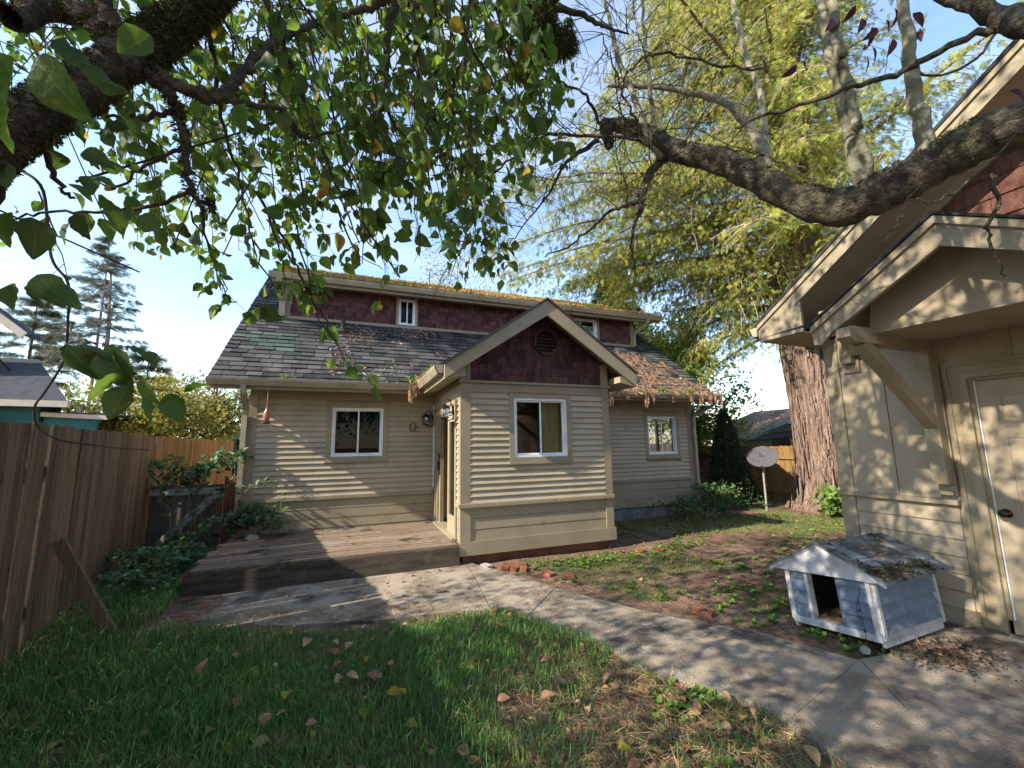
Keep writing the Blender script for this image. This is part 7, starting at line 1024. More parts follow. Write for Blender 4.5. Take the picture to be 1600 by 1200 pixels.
sh = [([(1.79,1.90,3.30), (1.68,1.92,3.46), (1.62,1.95,3.72), (1.55,1.99,4.02), (1.51,2.01,4.32), (1.50,2.06,4.73)], [.028, .022, .018, .014, .012]), ([(1.76,1.92,3.44), (1.74,1.92,3.68), (1.73,1.92,4.01), (1.73,1.93,4.32), (1.73,1.93,4.67)], [.018, .014, .011, .008]),
      ([(2.25,1.11,2.71), (2.23,1.12,2.87), (2.24,1.14,3.21), (2.24,1.16,3.45), (2.24,1.17,3.73), (2.31,1.20,4.04)], [.034, .03, .026, .024, .022]), ([(2.28,1.10,2.72), (2.23,1.09,2.89), (2.23,1.10,3.17), (2.22,1.11,3.47), (2.23,1.12,3.75), (2.25,1.14,3.93)], [.03, .028, .026, .024, .022]),
      ([(2.34,0.91,2.75), (2.37,0.92,2.96), (2.38,0.93,3.21), (2.42,0.93,3.43), (2.49,0.96,3.78)], [.036, .030, .026, .022]), ([(2.63,1.83,3.38), (2.57,1.83,3.54), (2.52,1.87,3.74), (2.37,1.96,3.94), (2.13,2.13,4.10), (1.74,2.37,4.21)], [.038, .036, .03, .02, .012]),
      ([(2.64,1.83,3.38), (2.67,1.84,3.96), (2.57,1.87,4.37), (2.50,1.86,4.89)], [.022, .022, .018])]
mb = MB()
for p, r in sh: mb.tube(smooth_poly(p, 5, .005), r, 9)
mb.put('shoots', m_shoot, PL, True)
dk = [([(2.42,0.47,2.92), (2.35,0.58,3.08), (2.40,0.65,3.20), (2.38,0.74,3.37), (2.38,0.82,3.55)], [.05, .045, .035, .03]), ([(2.43,0.60,3.13), (2.37,0.67,3.15), (2.27,0.82,3.13), (2.20,0.91,3.10), (2.07,1.01,3.09), (1.98,1.15,3.10), (1.90,1.29,3.13), (1.84,1.42,3.14)], [.016, .014, .012, .009, .006]),
      ([(1.17,1.54,4.02), (0.94,1.75,3.91), (1.11,1.74,3.90), (1.24,1.75,3.89), (1.34,1.76,3.91), (1.46,1.76,3.93)], [.02, .018, .014, .010, .004]), ([(2.16,1.44,3.60), (2.00,1.59,3.73), (1.68,1.70,3.80), (1.57,1.75,3.79), (1.51,1.83,3.76), (1.47,1.91,3.68)], [.008, .006, .004]),
      ([(1.68,2.00,3.60), (1.57,1.97,3.72), (1.50,1.97,3.89), (1.45,1.97,4.01), (1.42,1.97,4.14)], [.008, .006, .004]), ([(1.51,2.17,3.66), (1.45,2.17,3.79), (1.39,2.18,3.87), (1.24,2.27,4.01), (1.14,2.30,4.08)], [.012, .009, .006]),
      ([(1.75,1.95,3.43), (1.58,2.01,3.46), (1.29,2.12,3.48), (1.11,2.24,3.51), (0.94,2.37,3.41), (0.80,2.50,3.26), (0.72,2.63,3.02), (0.65,2.69,2.80)], [.010, .010, .008, .005, .003]), ([(1.81,1.94,3.35), (1.69,1.96,3.12), (1.63,1.96,2.93), (1.60,1.99,2.85), (1.60,2.02,2.65), (1.63,2.03,2.53)], [.024, .022, .016, .008, .004]),
      ([(1.85,1.93,3.32), (1.73,1.93,3.23), (1.67,1.98,3.12), (1.64,2.00,3.02), (1.60,2.02,3.00), (1.52,2.11,2.99), (1.43,2.21,2.91), (1.34,2.31,2.83), (1.19,2.43,2.77)], [.018, .016, .012, .008, .005]), ([(1.50,2.19,3.55), (1.36,2.26,3.46), (1.29,2.30,3.38), (1.23,2.40,3.24), (1.09,2.53,3.04), (0.97,2.66,2.91)], [.018, .014, .009, .005, .003]),
      ([(2.47,0.77,2.62), (2.42,0.76,2.44), (2.40,0.79,2.34), (2.42,0.79,2.23), (2.46,0.79,2.15)], [.008, .008, .006, .003]), ([(2.26,0.91,2.59), (2.14,0.92,2.49), (2.07,0.93,2.38), (2.01,0.94,2.31)], [.006, .005, .003]), ([(2.37,0.63,2.70), (2.32,0.73,2.57), (2.23,0.83,2.47), (2.14,0.89,2.48)], [.005, .005, .003]),
      ([(2.19,1.19,2.71), (2.12,1.25,2.79), (2.08,1.31,2.88), (1.97,1.39,3.00), (1.86,1.53,3.10)], [.006, .005, .003]), ([(2.40,0.96,3.28), (2.58,0.90,3.22), (2.75,0.82,3.32), (2.83,0.77,3.46)], [.005, .006, .007])]
mb = MB(); tws = []
for i, (p, r) in enumerate(dk): 
    P = smooth_poly(p, 5, .006); mb.tube(P, r, 7)
    if i in (0, 1, 10, 11, 12, 14): continue
    for q in along(P, .11 if i not in (6, 7, 8, 9) else .055, .15):
        d = rnd_unit(1)[0] * .9 + np.array([-.35, .1, -.35 if i in (6, 7, 8, 9) else .15]); grow(q, d, RN.uniform(.22, .6), .0042, 2, tws, .18, .16, (2, 4), .55, 5, .0013, .8)
mb.put('branches', m_bark2, PL, True)
for k in (9, 10, 11, 6): pass
for c in PP[70:]:
    if RN.random() < .8: grow(c, rnd_unit(1)[0] * .8 + np.array([-.3, 0, .1]), RN.uniform(.3, .7), .005, 2, tws, .12, .16, (2, 4), .55, 5, .0013, .8)
for p, r in sh[:2] + sh[5:]:
    for c in along(smooth_poly(p, 4), .16, .3): grow(c, rnd_unit(1)[0] * .9 + np.array([0, 0, .2]), RN.uniform(.2, .5), .004, 1, tws, .1, .15, (2, 3), .5, 5, .0013, .8)
for (p, d, L_, r_) in [((2.90,-0.10,1.80),(-1.09,-0.63,1.20),2.08,.02),((2.90,-0.10,1.80),(-0.93,-0.20,1.39),1.68,.02),((2.90,-0.10,1.80),(-0.91,-0.60,0.74),2.04,.02),((2.88,-0.20,1.50),(-1.08,-0.27,1.19),1.33,.02),((2.88,-0.20,1.50),(-0.98,-0.16,1.10),1.55,.02),((2.90,-0.10,1.80),(-0.33,-0.41,1.46),1.55,.02),((2.90,-0.30,1.20),(-0.83,-0.77,1.36),1.87,.02),((2.90,-0.30,1.20),(-0.63,-0.11,1.06),1.74,.02),((2.88,-0.20,1.50),(-0.42,-0.58,1.03),2.09,.02),((2.90,-0.10,1.80),(-0.25,-0.17,0.71),2.11,.02),((2.90,-0.30,1.20),(-1.00,-0.23,1.39),1.52,.02),((2.90,-0.30,1.20),(-0.39,-0.08,1.18),2.16,.02),((2.90,-0.30,1.20),(-0.97,-0.25,1.25),1.92,.02),((2.90,-0.30,1.20),(-1.05,-0.46,1.57),1.30,.02),((2.88,-0.20,1.50),(-0.40,-0.15,1.16),1.67,.02),((2.90,-0.10,1.80),(-0.44,-0.17,1.37),1.31,.02),((2.90,-0.30,1.20),(-0.86,-0.70,1.42),2.18,.02),((2.90,-0.30,1.20),(-0.75,-0.34,1.21),1.34,.02),((2.90,-0.30,1.20),(-0.49,-0.41,0.79),1.56,.02),((2.88,-0.20,1.50),(-0.85,-0.68,1.12),1.31,.02),((2.90,-0.10,1.80),(-0.34,-0.19,0.78),1.39,.02),((2.88,-0.20,1.50),(-0.67,-0.56,1.50),1.29,.02),((2.90,-0.30,1.20),(-0.91,-0.40,1.00),1.21,.02),((2.88,-0.20,1.50),(-0.71,-0.40,1.23),1.95,.02),((2.88,-0.20,1.50),(-0.84,-0.44,1.05),1.39,.02),((2.90,-0.10,1.80),(-1.07,-0.57,1.21),1.31,.02)]: 
    up_ = []; grow(p, d, L_, r_, 3, up_, .05, .12, (3, 5), .6, 6, .002, .8)
    tws += [q for q in up_ if np.all((q[0][:, 1] < .27 * q[0][:, 0]) | (q[0][:, 2] > 1.6 + 1.35 * np.hypot(q[0][:, 0], q[0][:, 1])))]  # upright branches kept only out of view, for their dapples on the garage
tws = [q for q in tws if not np.any((q[0][:, 0] > .7) & (q[0][:, 2] < 2.9) & (q[0][:, 1] > -.2) & (q[0][:, 1] < 2.6))]
tubes(tws, 'twigs', m_twig, PL)
moss_on(PP[30:], PRr[30:], 9000, m_mossg, PL, .004, .014, (0, 0, .9)); ms = smooth_poly([(0.89,1.77,3.91), (0.91,1.79,3.77), (0.97,1.78,3.67), (1.06,1.74,3.72)], 5); moss_on(ms, [.05] * len(ms), 5000, m_mossg, PL, .01, .05, name='moss_clump'); MB().tube(ms, .04, 8).put('moss_covered_twig', m_bark2, PL, True)
pm = np_mesh(tpl(.24, .3, .25, 4)[0], tpl(.24, .3, .25, 4)[1], True); pm.materials.append(m_plum)
for p in ((2.22,1.00,3.50), (2.26,0.99,3.46), (2.32,0.96,3.49), (2.37,0.94,3.52), (2.44,0.91,3.52), (2.46,0.92,3.43), (2.48,0.91,3.45), (2.23,1.01,3.37), (2.26,1.00,3.36), (2.25,1.02,3.31), (2.36,0.96,3.40), (2.09,1.05,3.49), (2.05,1.19,3.39), (2.03,1.20,3.37), (2.29,0.98,3.45), (2.18,1.00,3.56), (2.31,0.64,2.82), (2.36,0.94,3.55)):
    D = Vector((random.gauss(0, .7), random.gauss(0, .4), -.7)).normalized(); X = D.cross(Vector((random.gauss(0, .5), -1, .3))).normalized(); Z = X.cross(D); o = bpy.data.objects.new('leaf', pm); COL.objects.link(o); o.parent = PL; o.matrix_local = Matrix.Translation(Vector(p) - ORI[PL.name]) @ Matrix((X, D, Z)).transposed().to_4x4() @ Matrix.Scale(random.uniform(.055, .085), 4)
# --- big cedar behind
CE = thing('cedar_tree', (10.05, 6.45, 0), 'huge cedar with fluted reddish trunk and yellow green drooping foliage', 'tree')
zs = np.array([-.2, .0, .15, .35, .6, 1.0, 1.6, 2.4, 3.2, 4.2, 5.4, 7, 9, 12, 16, 19]); rr = np.array([.86, .78, .70, .62, .55, .50, .47, .47, .50, .54, .56, .50, .42, .32, .16, .05]); nA = 72
zz = np.unique(np.concatenate([np.linspace(-.2, 8, 60), np.linspace(8, 19, 18)])); V = []
for z in zz:
    r0 = np.interp(z, zs, rr); a = np.arange(nA) / nA * 2 * np.pi; tw_ = a + .06 * z
    fl = 1 + .085 * np.sin(5 * tw_ + .6) + .05 * np.sin(9 * tw_ + 1.3 * math.sin(z * .7)) + .035 * np.sin(17 * tw_ + .8 * math.sin(z * 1.3)) + .02 * np.sin(29 * tw_ + math.sin(z * 2.1)) + (.10 * np.sin(4 * tw_) if z < .5 else .10 * math.exp(-(z - .5) * 1.2) * np.sin(4 * tw_)) + .03 * RN.normal(size=nA) * .5
    cx = 10.05 - .10 * math.sin(z * .35) ; V.append(np.stack([cx + r0 * fl * np.cos(a), 6.45 + r0 * fl * np.sin(a), np.full(nA, z)], 1))
V = np.concatenate(V); F = [(i * nA + j, i * nA + (j + 1) % nA, (i + 1) * nA + (j + 1) % nA, (i + 1) * nA + j) for i in range(len(zz) - 1) for j in range(nA)]
link('trunk', np_mesh(V, np.array(F), True), m_cedar, CE)
# peeling bark strips
n = 1500; a = RN.uniform(0, 6.28, n); z = RN.uniform(.1, 6.5, n); r0 = np.interp(z, zs, rr) * (1.05 + .07 * np.sin(5 * (a + .06 * z) + .6)); P = np.stack([10.05 - .1 * np.sin(z * .35) + r0 * np.cos(a), 6.45 + r0 * np.sin(a), z], 1); T_ = np.stack([-np.sin(a), np.cos(a), a * 0], 1); O_ = np.stack([np.cos(a), np.sin(a), a * 0], 1)
leaf_obj('bark_strips', P, RN.uniform(.15, .7, n), NE, m_cedar, CE, D=np.array([0, 0, 1.]) + T_ * RN.normal(size=(n, 1)) * .05 + O_ * .02, Nn=O_, wscale=RN.uniform(.012, .045, n))
MB().tube(smooth_poly([(9.5, 6.0, 3.6), (9.35, 5.85, 4.6), (9.15, 5.75, 5.6), (8.9, 5.6, 6.8), (8.7, 5.5, 8.5)]), [.20, .17, .15, .12, .08], 12).put('limb', m_cedar, CE, True)
MB().tube(smooth_poly([(9.75, 5.95, 2.7), (9.72, 5.85, 3.4), (9.6, 5.8, 4.1), (9.5, 5.85, 4.8)]), [.05, .09, .10, .05], 10).put('dead_limb', m_cedar, CE, True)
lat, cp, cd, tg = [], [], [], []
def cbranch(base, az, L_, rise, sag, r):
    dirv = np.array([math.cos(az), math.sin(az), 0]); t = np.linspace(0, 1, 12)[:, None]; P = base + dirv * L_ * t + np.array([0, 0, 1.]) * (rise * t - sag * t ** 2.0) * L_ + np.cumsum(RN.normal(size=(12, 3)) * .03 * L_ / 5, axis=0)
    lat.append((P, [r, r * .25], 6)); perp = np.array([-dirv[1], dirv[0], 0])
    for s in np.arange(.08, 1.0, .2 / L_):
        p = np.array([np.interp(s, t[:, 0], P[:, k]) for k in range(3)])
        for sg in (-1, 1):
            ll = RN.uniform(.45, 1.15) * (1.15 - .6 * s); d = dirv * .45 + perp * sg * RN.uniform(.5, 1) + np.array([0, 0, RN.uniform(-.35, .1)]); d /= np.linalg.norm(d)
            tt = np.linspace(0, 1, 5)[:, None]; Q = p + d * ll * tt + np.array([0, 0, -1.]) * (tt ** 2) * ll * RN.uniform(.3, .8); tg.append((Q, [.009, .003], 3)); e = Q[-1] - Q[-2]; e /= np.linalg.norm(e)
            if RN.random() < .16: continue        # bare dead twig
            for j in range(1, 5):
                for _ in range(4): cp.append(Q[j] + RN.normal(size=3) * .07); cd.append(e * .4 + RN.normal(size=3) * .5 + np.array([0, 0, -.55]))
for k in range(128):
    z = 4.6 + 12.5 * (k / 127) ** .9; az = (RN.uniform(1.7, 2.95) if z < 6.5 else RN.choice([RN.uniform(1.9, 3.0), RN.uniform(3.62, 4.4), RN.uniform(0, 6.28) if z > 9 else RN.uniform(1.9, 2.9)], p=[.55, .25, .2])); L_ = RN.uniform(3.2, 6.6) * (1 - .035 * max(0, z - 6)); 
    if z > 13: L_ *= .75
    base = np.array([10.05 + .3 * math.cos(az), 6.45 + .3 * math.sin(az), z]); cbranch(base, az, L_, RN.uniform(.0, .25), RN.uniform(.2, .5), .045 + .01 * RN.random())
for az, z, L_, ri, sg in ((2.55, 4.2, 3.0, .15, .45), (2.75, 4.8, 4.0, .2, .42), (2.6, 5.2, 5.6, .2, .35), (2.9, 5.0, 3.4, .1, .5), (2.45, 4.4, 2.6, .1, .6), (2.6, 5.8, 6.4, .18, .3), (2.7, 6.4, 6.6, .15, .28), (2.8, 5.6, 5.2, .1, .3), (2.5, 4.0, 2.4, .0, .6), (2.7, 4.3, 2.8, .1, .5), (2.7, 6.0, 4.8, .15, .35), (2.85, 6.8, 7.0, .15, .25), (2.95, 7.6, 6.6, .15, .2), (3.8, 6.2, 2.6, .1, .25), (3.95, 6.9, 3.2, .1, .25), (4.2, 5.8, 2.4, .1, .3), *[(3.35 + .9 * RN.random(), zq, RN.uniform(1.8, 4.2), .05, RN.uniform(.25, .5)) for zq in np.linspace(5.2, 14, 34)], (2.95, 8.6, 7.2, .12, .2), (3.5, 9.4, 6.5, .12, .2), (2.3, 5.0, 4.4, .1, .4), (2.4, 5.8, 5.4, .1, .3), (2.6, 7.0, 7.2, .12, .22), (2.75, 7.8, 7.4, .12, .2)): cbranch(np.array([10.0 + .3 * math.cos(az), 6.45 + .3 * math.sin(az), z]), az, L_, ri, sg, .05)
tg = [q for q in tg if not np.any((q[0][:, 0] < 7.6) & (q[0][:, 2] < 5.2))]
lat2 = []
for P_, r_, n_ in lat:
    bad = np.nonzero((P_[:, 0] < 7.9) & (P_[:, 2] < 5.5))[0]; e_ = bad[0] if len(bad) else len(P_)
    if e_ >= 3: lat2.append((P_[:e_], r_, n_))
tubes(lat2, 'branches', m_cedar, CE); tubes(tg, 'twigs', m_twig2, CE)
fv, ff = [], []; o = 0
for s in np.linspace(.05, 1, 7):
    for sg in (-1, 1):
        l_ = .42 * (1.12 - s * .75); a = np.array([0, s * .8, -.12 * s]); b = a + np.array([sg * l_ * .8, l_ * .62, -.06]); w_ = np.array([sg * -.016, .030, 0])
        fv += [a - w_, b - w_ * .6, b + w_ * .6, a + w_]; ff.append((o, o + 1, o + 2, o + 3)); o += 4
fv += [(-.02, 0, 0), (.02, 0, 0), (.03, 1.05, -.2), (-.03, 1.05, -.2)]; ff.append((o, o + 1, o + 2, o + 3)); FROND = (np.array([np.array(v) for v in fv]), np.array(ff))
cp, cd = np.array(cp), np.array(cd); print('fronds', len(cp))
kk = (RN.uniform(size=len(cp)) < .9) & ~((cp[:, 0] < 7.7) & (cp[:, 2] < 5.35)); cp, cd = cp[kk], cd[kk]
leaf_obj('foliage', cp, RN.uniform(.08, .17, len(cp)), FROND, m_cfol, CE, D=cd)
# --- background trees
def leafy_tree(name, base, h, rad, mat, label, trunk_r=.12, leaf=.09, nleaf=9000, group=None, barkm=m_twig, ell=None, levels=3, T=LEAF2, z0=.25):
    t = thing(name, base, label, 'tree' if 'shrub' not in name else 'shrub', group); out, tips = [], []; b = np.array(base, float); out.append((np.array([b + [0, 0, -.1], b + [.02, 0, h * .3], b + [-.03, .02, h * .6], b + [0, 0, h * .85]]), [trunk_r, trunk_r * .3], 7))
    for k in range(16 if levels > 2 else 11):
        f = z0 + (1 - z0) * RN.uniform(0, .8); az = RN.uniform(0, 6.28); p = b + np.array([0, 0, h * f * .85]); grow(p, (math.cos(az) * rad / h * 2.2, math.sin(az) * rad / h * 2.2, RN.uniform(.3, 1)), min(rad * 1.05, h) * RN.uniform(.6, 1.1) * (1.15 - .5 * f), trunk_r * .4, levels - 1, out, .05, .15, (4, 6), .6, 6, .005, .8, tips)
    tubes(out, 'trunk', barkm, t, kind=None); tp = np.array([q for q, _ in tips]); i = RN.integers(0, len(tp), nleaf); P = tp[i] + RN.normal(size=(nleaf, 3)) * rad * .07
    leaf_obj('crown', P, RN.uniform(.6, 1.3, nleaf) * leaf, T, mat, t, D=rnd_unit(nleaf) + np.array([0, 0, -.3])); return t
leafy_tree('yellow_leafed_tree', (-6.6, 18.2, 0), 3.9, 2.6, m_yel, 'round yellow green tree behind the left fence above the gate', leaf=.11, nleaf=15000)
leafy_tree('yellow_leafed_tree', (-9.6, 19.6, 0), 3.4, 2.4, m_yel, 'pale yellow tree just right of the teal house', leaf=.11, nleaf=9000)
leafy_tree('slender_tree', (-4.9, 19, 0), 4.6, 1.7, m_mixl, 'thin upright tree with sparse twiggy top left of the house corner', leaf=.09, nleaf=5200)
leafy_tree('bright_tree', (-4.6, 26, 0), 6.4, 2.6, m_brt, 'pale bright green tree right beside the house corner behind the gate', leaf=.13, nleaf=12000)
leafy_tree('green_tree', (10.1, 12.6, 0), 6.2, 3.0, m_brt, 'bright green leafy tree behind the right end of the house', leaf=.12, nleaf=24000)
leafy_tree('green_tree', (9.2, 10.6, 0), 5.6, 1.9, m_brt, 'lower bright green tree hugging the right end of the house', leaf=.10, nleaf=24000)
leafy_tree('green_tree', (8.2, 15.5, 0), 8.6, 2.8, m_mixl, 'olive green tree rising behind the right end of the roof ridge', leaf=.12, nleaf=17000)
leafy_tree('green_tree', (11.6, 13.4, 0), 4.6, 1.2, m_dkgreen, 'dark green tree right of the house beyond the fence', leaf=.10, nleaf=12000)
leafy_tree('thin_tree', (4.4, 26, 0), 15.2, 4.2, m_mixl, 'thin twiggy tree showing above the middle of the roof ridge', leaf=.15, nleaf=6500)
leafy_tree('thin_tree', (9.5, 27, 0), 14, 4.2, m_mixl, 'olive tree showing above the right part of the roof ridge', leaf=.16, nleaf=13000)
leafy_tree('roof_shade_tree', (-9.4, 8.0, 0), 13.0, 2.8, m_mixl, 'tall unseen tree beyond the left fence, added to shade the roof', leaf=.24, nleaf=6500, z0=.8)  # out-of-view tree added so its crown shades the house roof
def conifer(name, base, h, r, label, mat=m_fir, bare=.0, n=20, whorl=5, group=None, needle=.28, dens=1.0, trunk=.22):
    t = thing(name, base, label, 'tree', group); b = np.array(base, float); out = [(np.array([b, b + [.05, 0, h * .5], b + [0, .05, h]]), [trunk, .02], 7)]; P, D = [], []
    for i in range(n):
        f = bare + (1 - bare) * (i / n); z = h * f; L_ = r * (1 - f) ** .75 * RN.uniform(.75, 1.1) + .15
        for k in range(whorl):
            az = RN.uniform(0, 6.28); q = np.linspace(0, 1, 6)[:, None]; dv_ = np.array([math.cos(az), math.sin(az), 0]); B = b + [0, 0, z] + dv_ * L_ * q + np.array([0, 0, 1.]) * (-.18 * q + .16 * q * q) * L_; out.append((B, [.03, .008], 4)); perp = np.array([-dv_[1], dv_[0], 0])
            for s in np.arange(.12, 1.02, .11 / dens / max(L_, .5) ** .5):
                p = b + [0, 0, z] + dv_ * L_ * s + np.array([0, 0, (-.18 * s + .16 * s * s) * L_])
                for sg in (-1, 1, 0): P.append(p); D.append(dv_ * .6 + perp * sg * .9 + np.array([0, 0, RN.uniform(-.6, .15)]))
    tubes(out, 'trunk', m_twig2 if bare > .3 else m_twig, t, kind=None); P = np.array(P); leaf_obj('crown', P, RN.uniform(.7, 1.3, len(P)) * needle * (r / 3) ** .5, FROND, mat, t, D=np.array(D) + rnd_unit(len(P)) * .2)
leafy_tree('yard_tree', (16.5, -5.0, 0), 7.5, 3.6, m_yel, 'yellow green tree standing behind the viewer, mirrored in the small right window', leaf=.2, nleaf=7000)
conifer('fir_tree', (-17.6, 38.5, 0), 17.8, 4.6, 'tall open fir with bare twin trunk at the far left', bare=.42, n=17, whorl=5, needle=.42, dens=.4, trunk=.16)
MB().tube([(-16.9, 38.5, 5), (-17.0, 38.5, 10), (-17.3, 38.5, 15)], [.16, .13, .05], 7).put('second_trunk', m_twig2, bpy.data.objects['fir_tree'], True)
conifer('fir_tree', (-22.5, 41, 0), 13.6, 4.8, 'broad dark fir left of the tall bare trunked fir', n=16, whorl=5, needle=.6, dens=.5)
conifer('fir_tree', (-15.0, 40, 0), 9.4, 4.6, 'lower fir right of the tall bare trunked fir', n=12, whorl=5, needle=.6, dens=.5)
conifer('fir_tree', (-31, 48, 0), 13.2, 3.0, 'small far fir above the slate roof at the left edge', n=12, whorl=5, needle=.7, dens=.6)
conifer('fir_tree', (12.4, 17.5, 0), 10.5, 3.2, 'dark conifer behind the cedar branches right of the roof', mat=m_dkgreen, n=24, whorl=7, needle=.55)
def dense_cone(name, base, h, r, label, n, mat, cat='shrub', size=.05, stem=.04):
    t = thing(name, base, label, cat); b = np.array(base, float); MB().tube([b + [0, 0, -.05], b + [0, 0, h * .9]], [stem, .008], 6).put('trunk', m_twig, t)
    f = RN.beta(1, 1.3, n); az = RN.uniform(0, 6.28, n); R0 = r * np.minimum(1, f / .12 + .55) * (1 - f) ** .62 * (1 + .16 * np.sin(5 * az + 9 * f) + .1 * RN.normal(size=n)) * RN.uniform(.55, 1, n) ** .4
    P = b + np.stack([R0 * np.cos(az), R0 * np.sin(az), f * h], 1); leaf_obj('crown', P, RN.uniform(.6, 1.5, n) * size, LEAF2, mat, t, D=np.stack([np.cos(az) * .5, np.sin(az) * .5, az * 0 + .9], 1) + rnd_unit(n) * .4)
dense_cone('arborvitae', (8.35, 7.55, 0), 2.25, .46, 'narrow dark arborvitae beside the right corner of the house', 9000, m_dkgreen, size=.055)
dense_cone('dark_shrub', (9.1, 7.9, 0), 1.05, .42, 'small dark shrub right of the arborvitae behind the satellite dish', 3000, m_dkgreen, size=.05)
dense_cone('yellow_conifer', (-3.9, 16.2, 0), 1.4, .5, 'small bright cone shaped conifer beyond the gate', 2500, m_brt, size=.07)
dense_cone('dark_hedge', (-3.2, 14.6, 0), 1.75, .75, 'dark hedge shrub beyond the gate beside the house corner', 4000, m_dkgreen, size=.08)
def bushy(name, c, r, h, n, label, mat, size=.06, cat='shrub', up=.5, stems=22, T=LEAF3):
    t = thing(name, c, label, cat); b = np.array(c, float); out = []; P = []; D = []
    for k in range(stems):
        e = b + np.array([RN.normal() * r * .6, RN.normal() * r * .6, h * RN.uniform(.5, 1.05)]); s0 = b + np.array([RN.normal() * r * .25, RN.normal() * r * .25, -.02]); m_ = (s0 + e) / 2 + np.array([0, 0, h * .15]); Q = smooth_poly([s0, m_, e], 4); out.append((Q, [.006, .002], 4))
        for q in Q[2:]:
            for _ in range(max(1, n // (stems * 7))): P.append(q + RN.normal(size=3) * .05); D.append(RN.normal(size=3) * .7 + [0, 0, up])
    tubes(out, 'stems', m_twig2, t, kind=None); leaf_obj('leaves', np.array(P), RN.uniform(.6, 1.3, len(P)) * size, T, mat, t, D=np.array(D)); return t
bushy('leafy_shrub', (7.15, 6.75, 0), .55, .55, 1500, 'low green shrub growing at the right corner of the house wall', m_ivy, .06)
bushy('leafy_shrub', (6.2, 6.8, 0), .4, .34, 800, 'low green weedy shrub under the small right window', m_ivy, .055)
bushy('leafy_shrub', (7.7, 7.1, 0), .35, .62, 700, 'pale twiggy shrub between the house corner and the arborvitae', m_mixl, .045)
bushy('leafy_shrub', (9.0, 5.75, 0), .25, .45, 260, 'broad leaved pale green plant at the foot of the cedar', m_weed, .12, stems=9)
bushy('leafy_shrub', (9.35, 5.5, 0), .38, .25, 700, 'low green creeper in front of the cedar trunk', m_ivy, .07)
bushy('leafy_shrub', (10.6, 5.6, 0), .3, .4, 400, 'green creeper right of the cedar trunk base', m_ivy, .07)
# brambles over the gate and on the deck edge
def bramble(name, canes, label, nper=.045, size=.07, mat=m_ivy, spread=.03):
    t = thing(name, tuple(canes[0][0]), label, 'bramble', 'brambles around the gate'); out = []; P = []; D = []
    for c in canes:
        Q = smooth_poly(c, 5, .012); out.append((Q, [.006, .003], 5))
        for q in along(Q, nper, .1):
            a = rnd_unit(1)[0]; a[2] = abs(a[2]) * .5 + .1; e = q + a * RN.uniform(.03, .1); out.append((np.array([q, (q + e) / 2, e]), [.002, .001], 3))
            for k in (-1, 0, 1): P.append(e + RN.normal(size=3) * spread * .3); D.append(a + rnd_unit(1)[0] * .75)
    tubes(out, 'cane', m_shoot, t, kind=None); leaf_obj('leaves', np.array(P), RN.uniform(.65, 1.25, len(P)) * size, LEAF3, mat, t, D=np.array(D), Nn=np.array([0, -.35, 1.]) + rnd_unit(len(P)) * .5)
rc = lambda a, b, s: [tuple(np.array(a) * (1 - t) + np.array(b) * t + RN.normal(size=3) * s + np.array([0, 0, .25 * math.sin(math.pi * t)])) for t in (0, .25, .5, .75, 1)]
bramble('bramble', [rc((-2.6 + i * .09, 7.8, .75), (-2.7 + i * .16 + RN.normal() * .1, 7.52, 1.05 + RN.normal() * .12), .05) for i in range(6)] + [rc((-2.3, 7.9, .8), (-1.6 + RN.normal() * .1, 7.6, 1.35 + RN.normal() * .12), .05) for i in range(5)], 'bramble arching over the top of the gate', .05, .08)
bramble('bramble', [rc((-2.2, 7.9, .6), (-2.6 + RN.normal() * .2, 7.7, 1.35 + RN.normal() * .15), .06) for i in range(5)], 'thin dry bramble rising along the fence behind the gate', .07, .045)
bramble('bramble', [rc((-2.1 + RN.normal() * .2, 7.5, .1), (-2.2 + RN.normal() * .25, 7.48, .78), .04) for i in range(3)], 'sparse bramble sprays hanging down the front of the gate', .09, .06)
bramble('bramble', [rc((-1.5, 7.1, .28), (-1.1 + RN.normal() * .25, 7.0 + RN.normal() * .12, .34 + abs(RN.normal()) * .05), .05) for i in range(14)], 'dense bramble mound on the back left corner of the deck', .035, .06)
bramble('bramble', [[(-1.5, 7.1, .3), (-1.45, 7.1, .8), (-1.2, 7.05, 1.0), (-.98, 7.02, .85), (-.86, 7.0, .55)], [(-1.55, 7.2, .9), (-1.4, 7.15, .95), (-1.2, 7.1, .92)]], 'single arching bramble cane in front of the wall corner', .1, .07)
bramble('bramble', [rc((-1.55, 7.4, .9), (-1.45 + RN.normal() * .05, 7.1, 1.3 + RN.normal() * .1), .04) for i in range(3)], 'bramble sprig at the house corner above the post', .1, .07)
bramble('bramble', [rc((-1.75, 6.0 + RN.normal() * .4, .0), (-2.15 + RN.normal() * .15, 6.0 + RN.normal() * .5, .05 + abs(RN.normal()) * .07), .04) for i in range(20)], 'tangle of brambles between the fence and the deck', .045, .065)
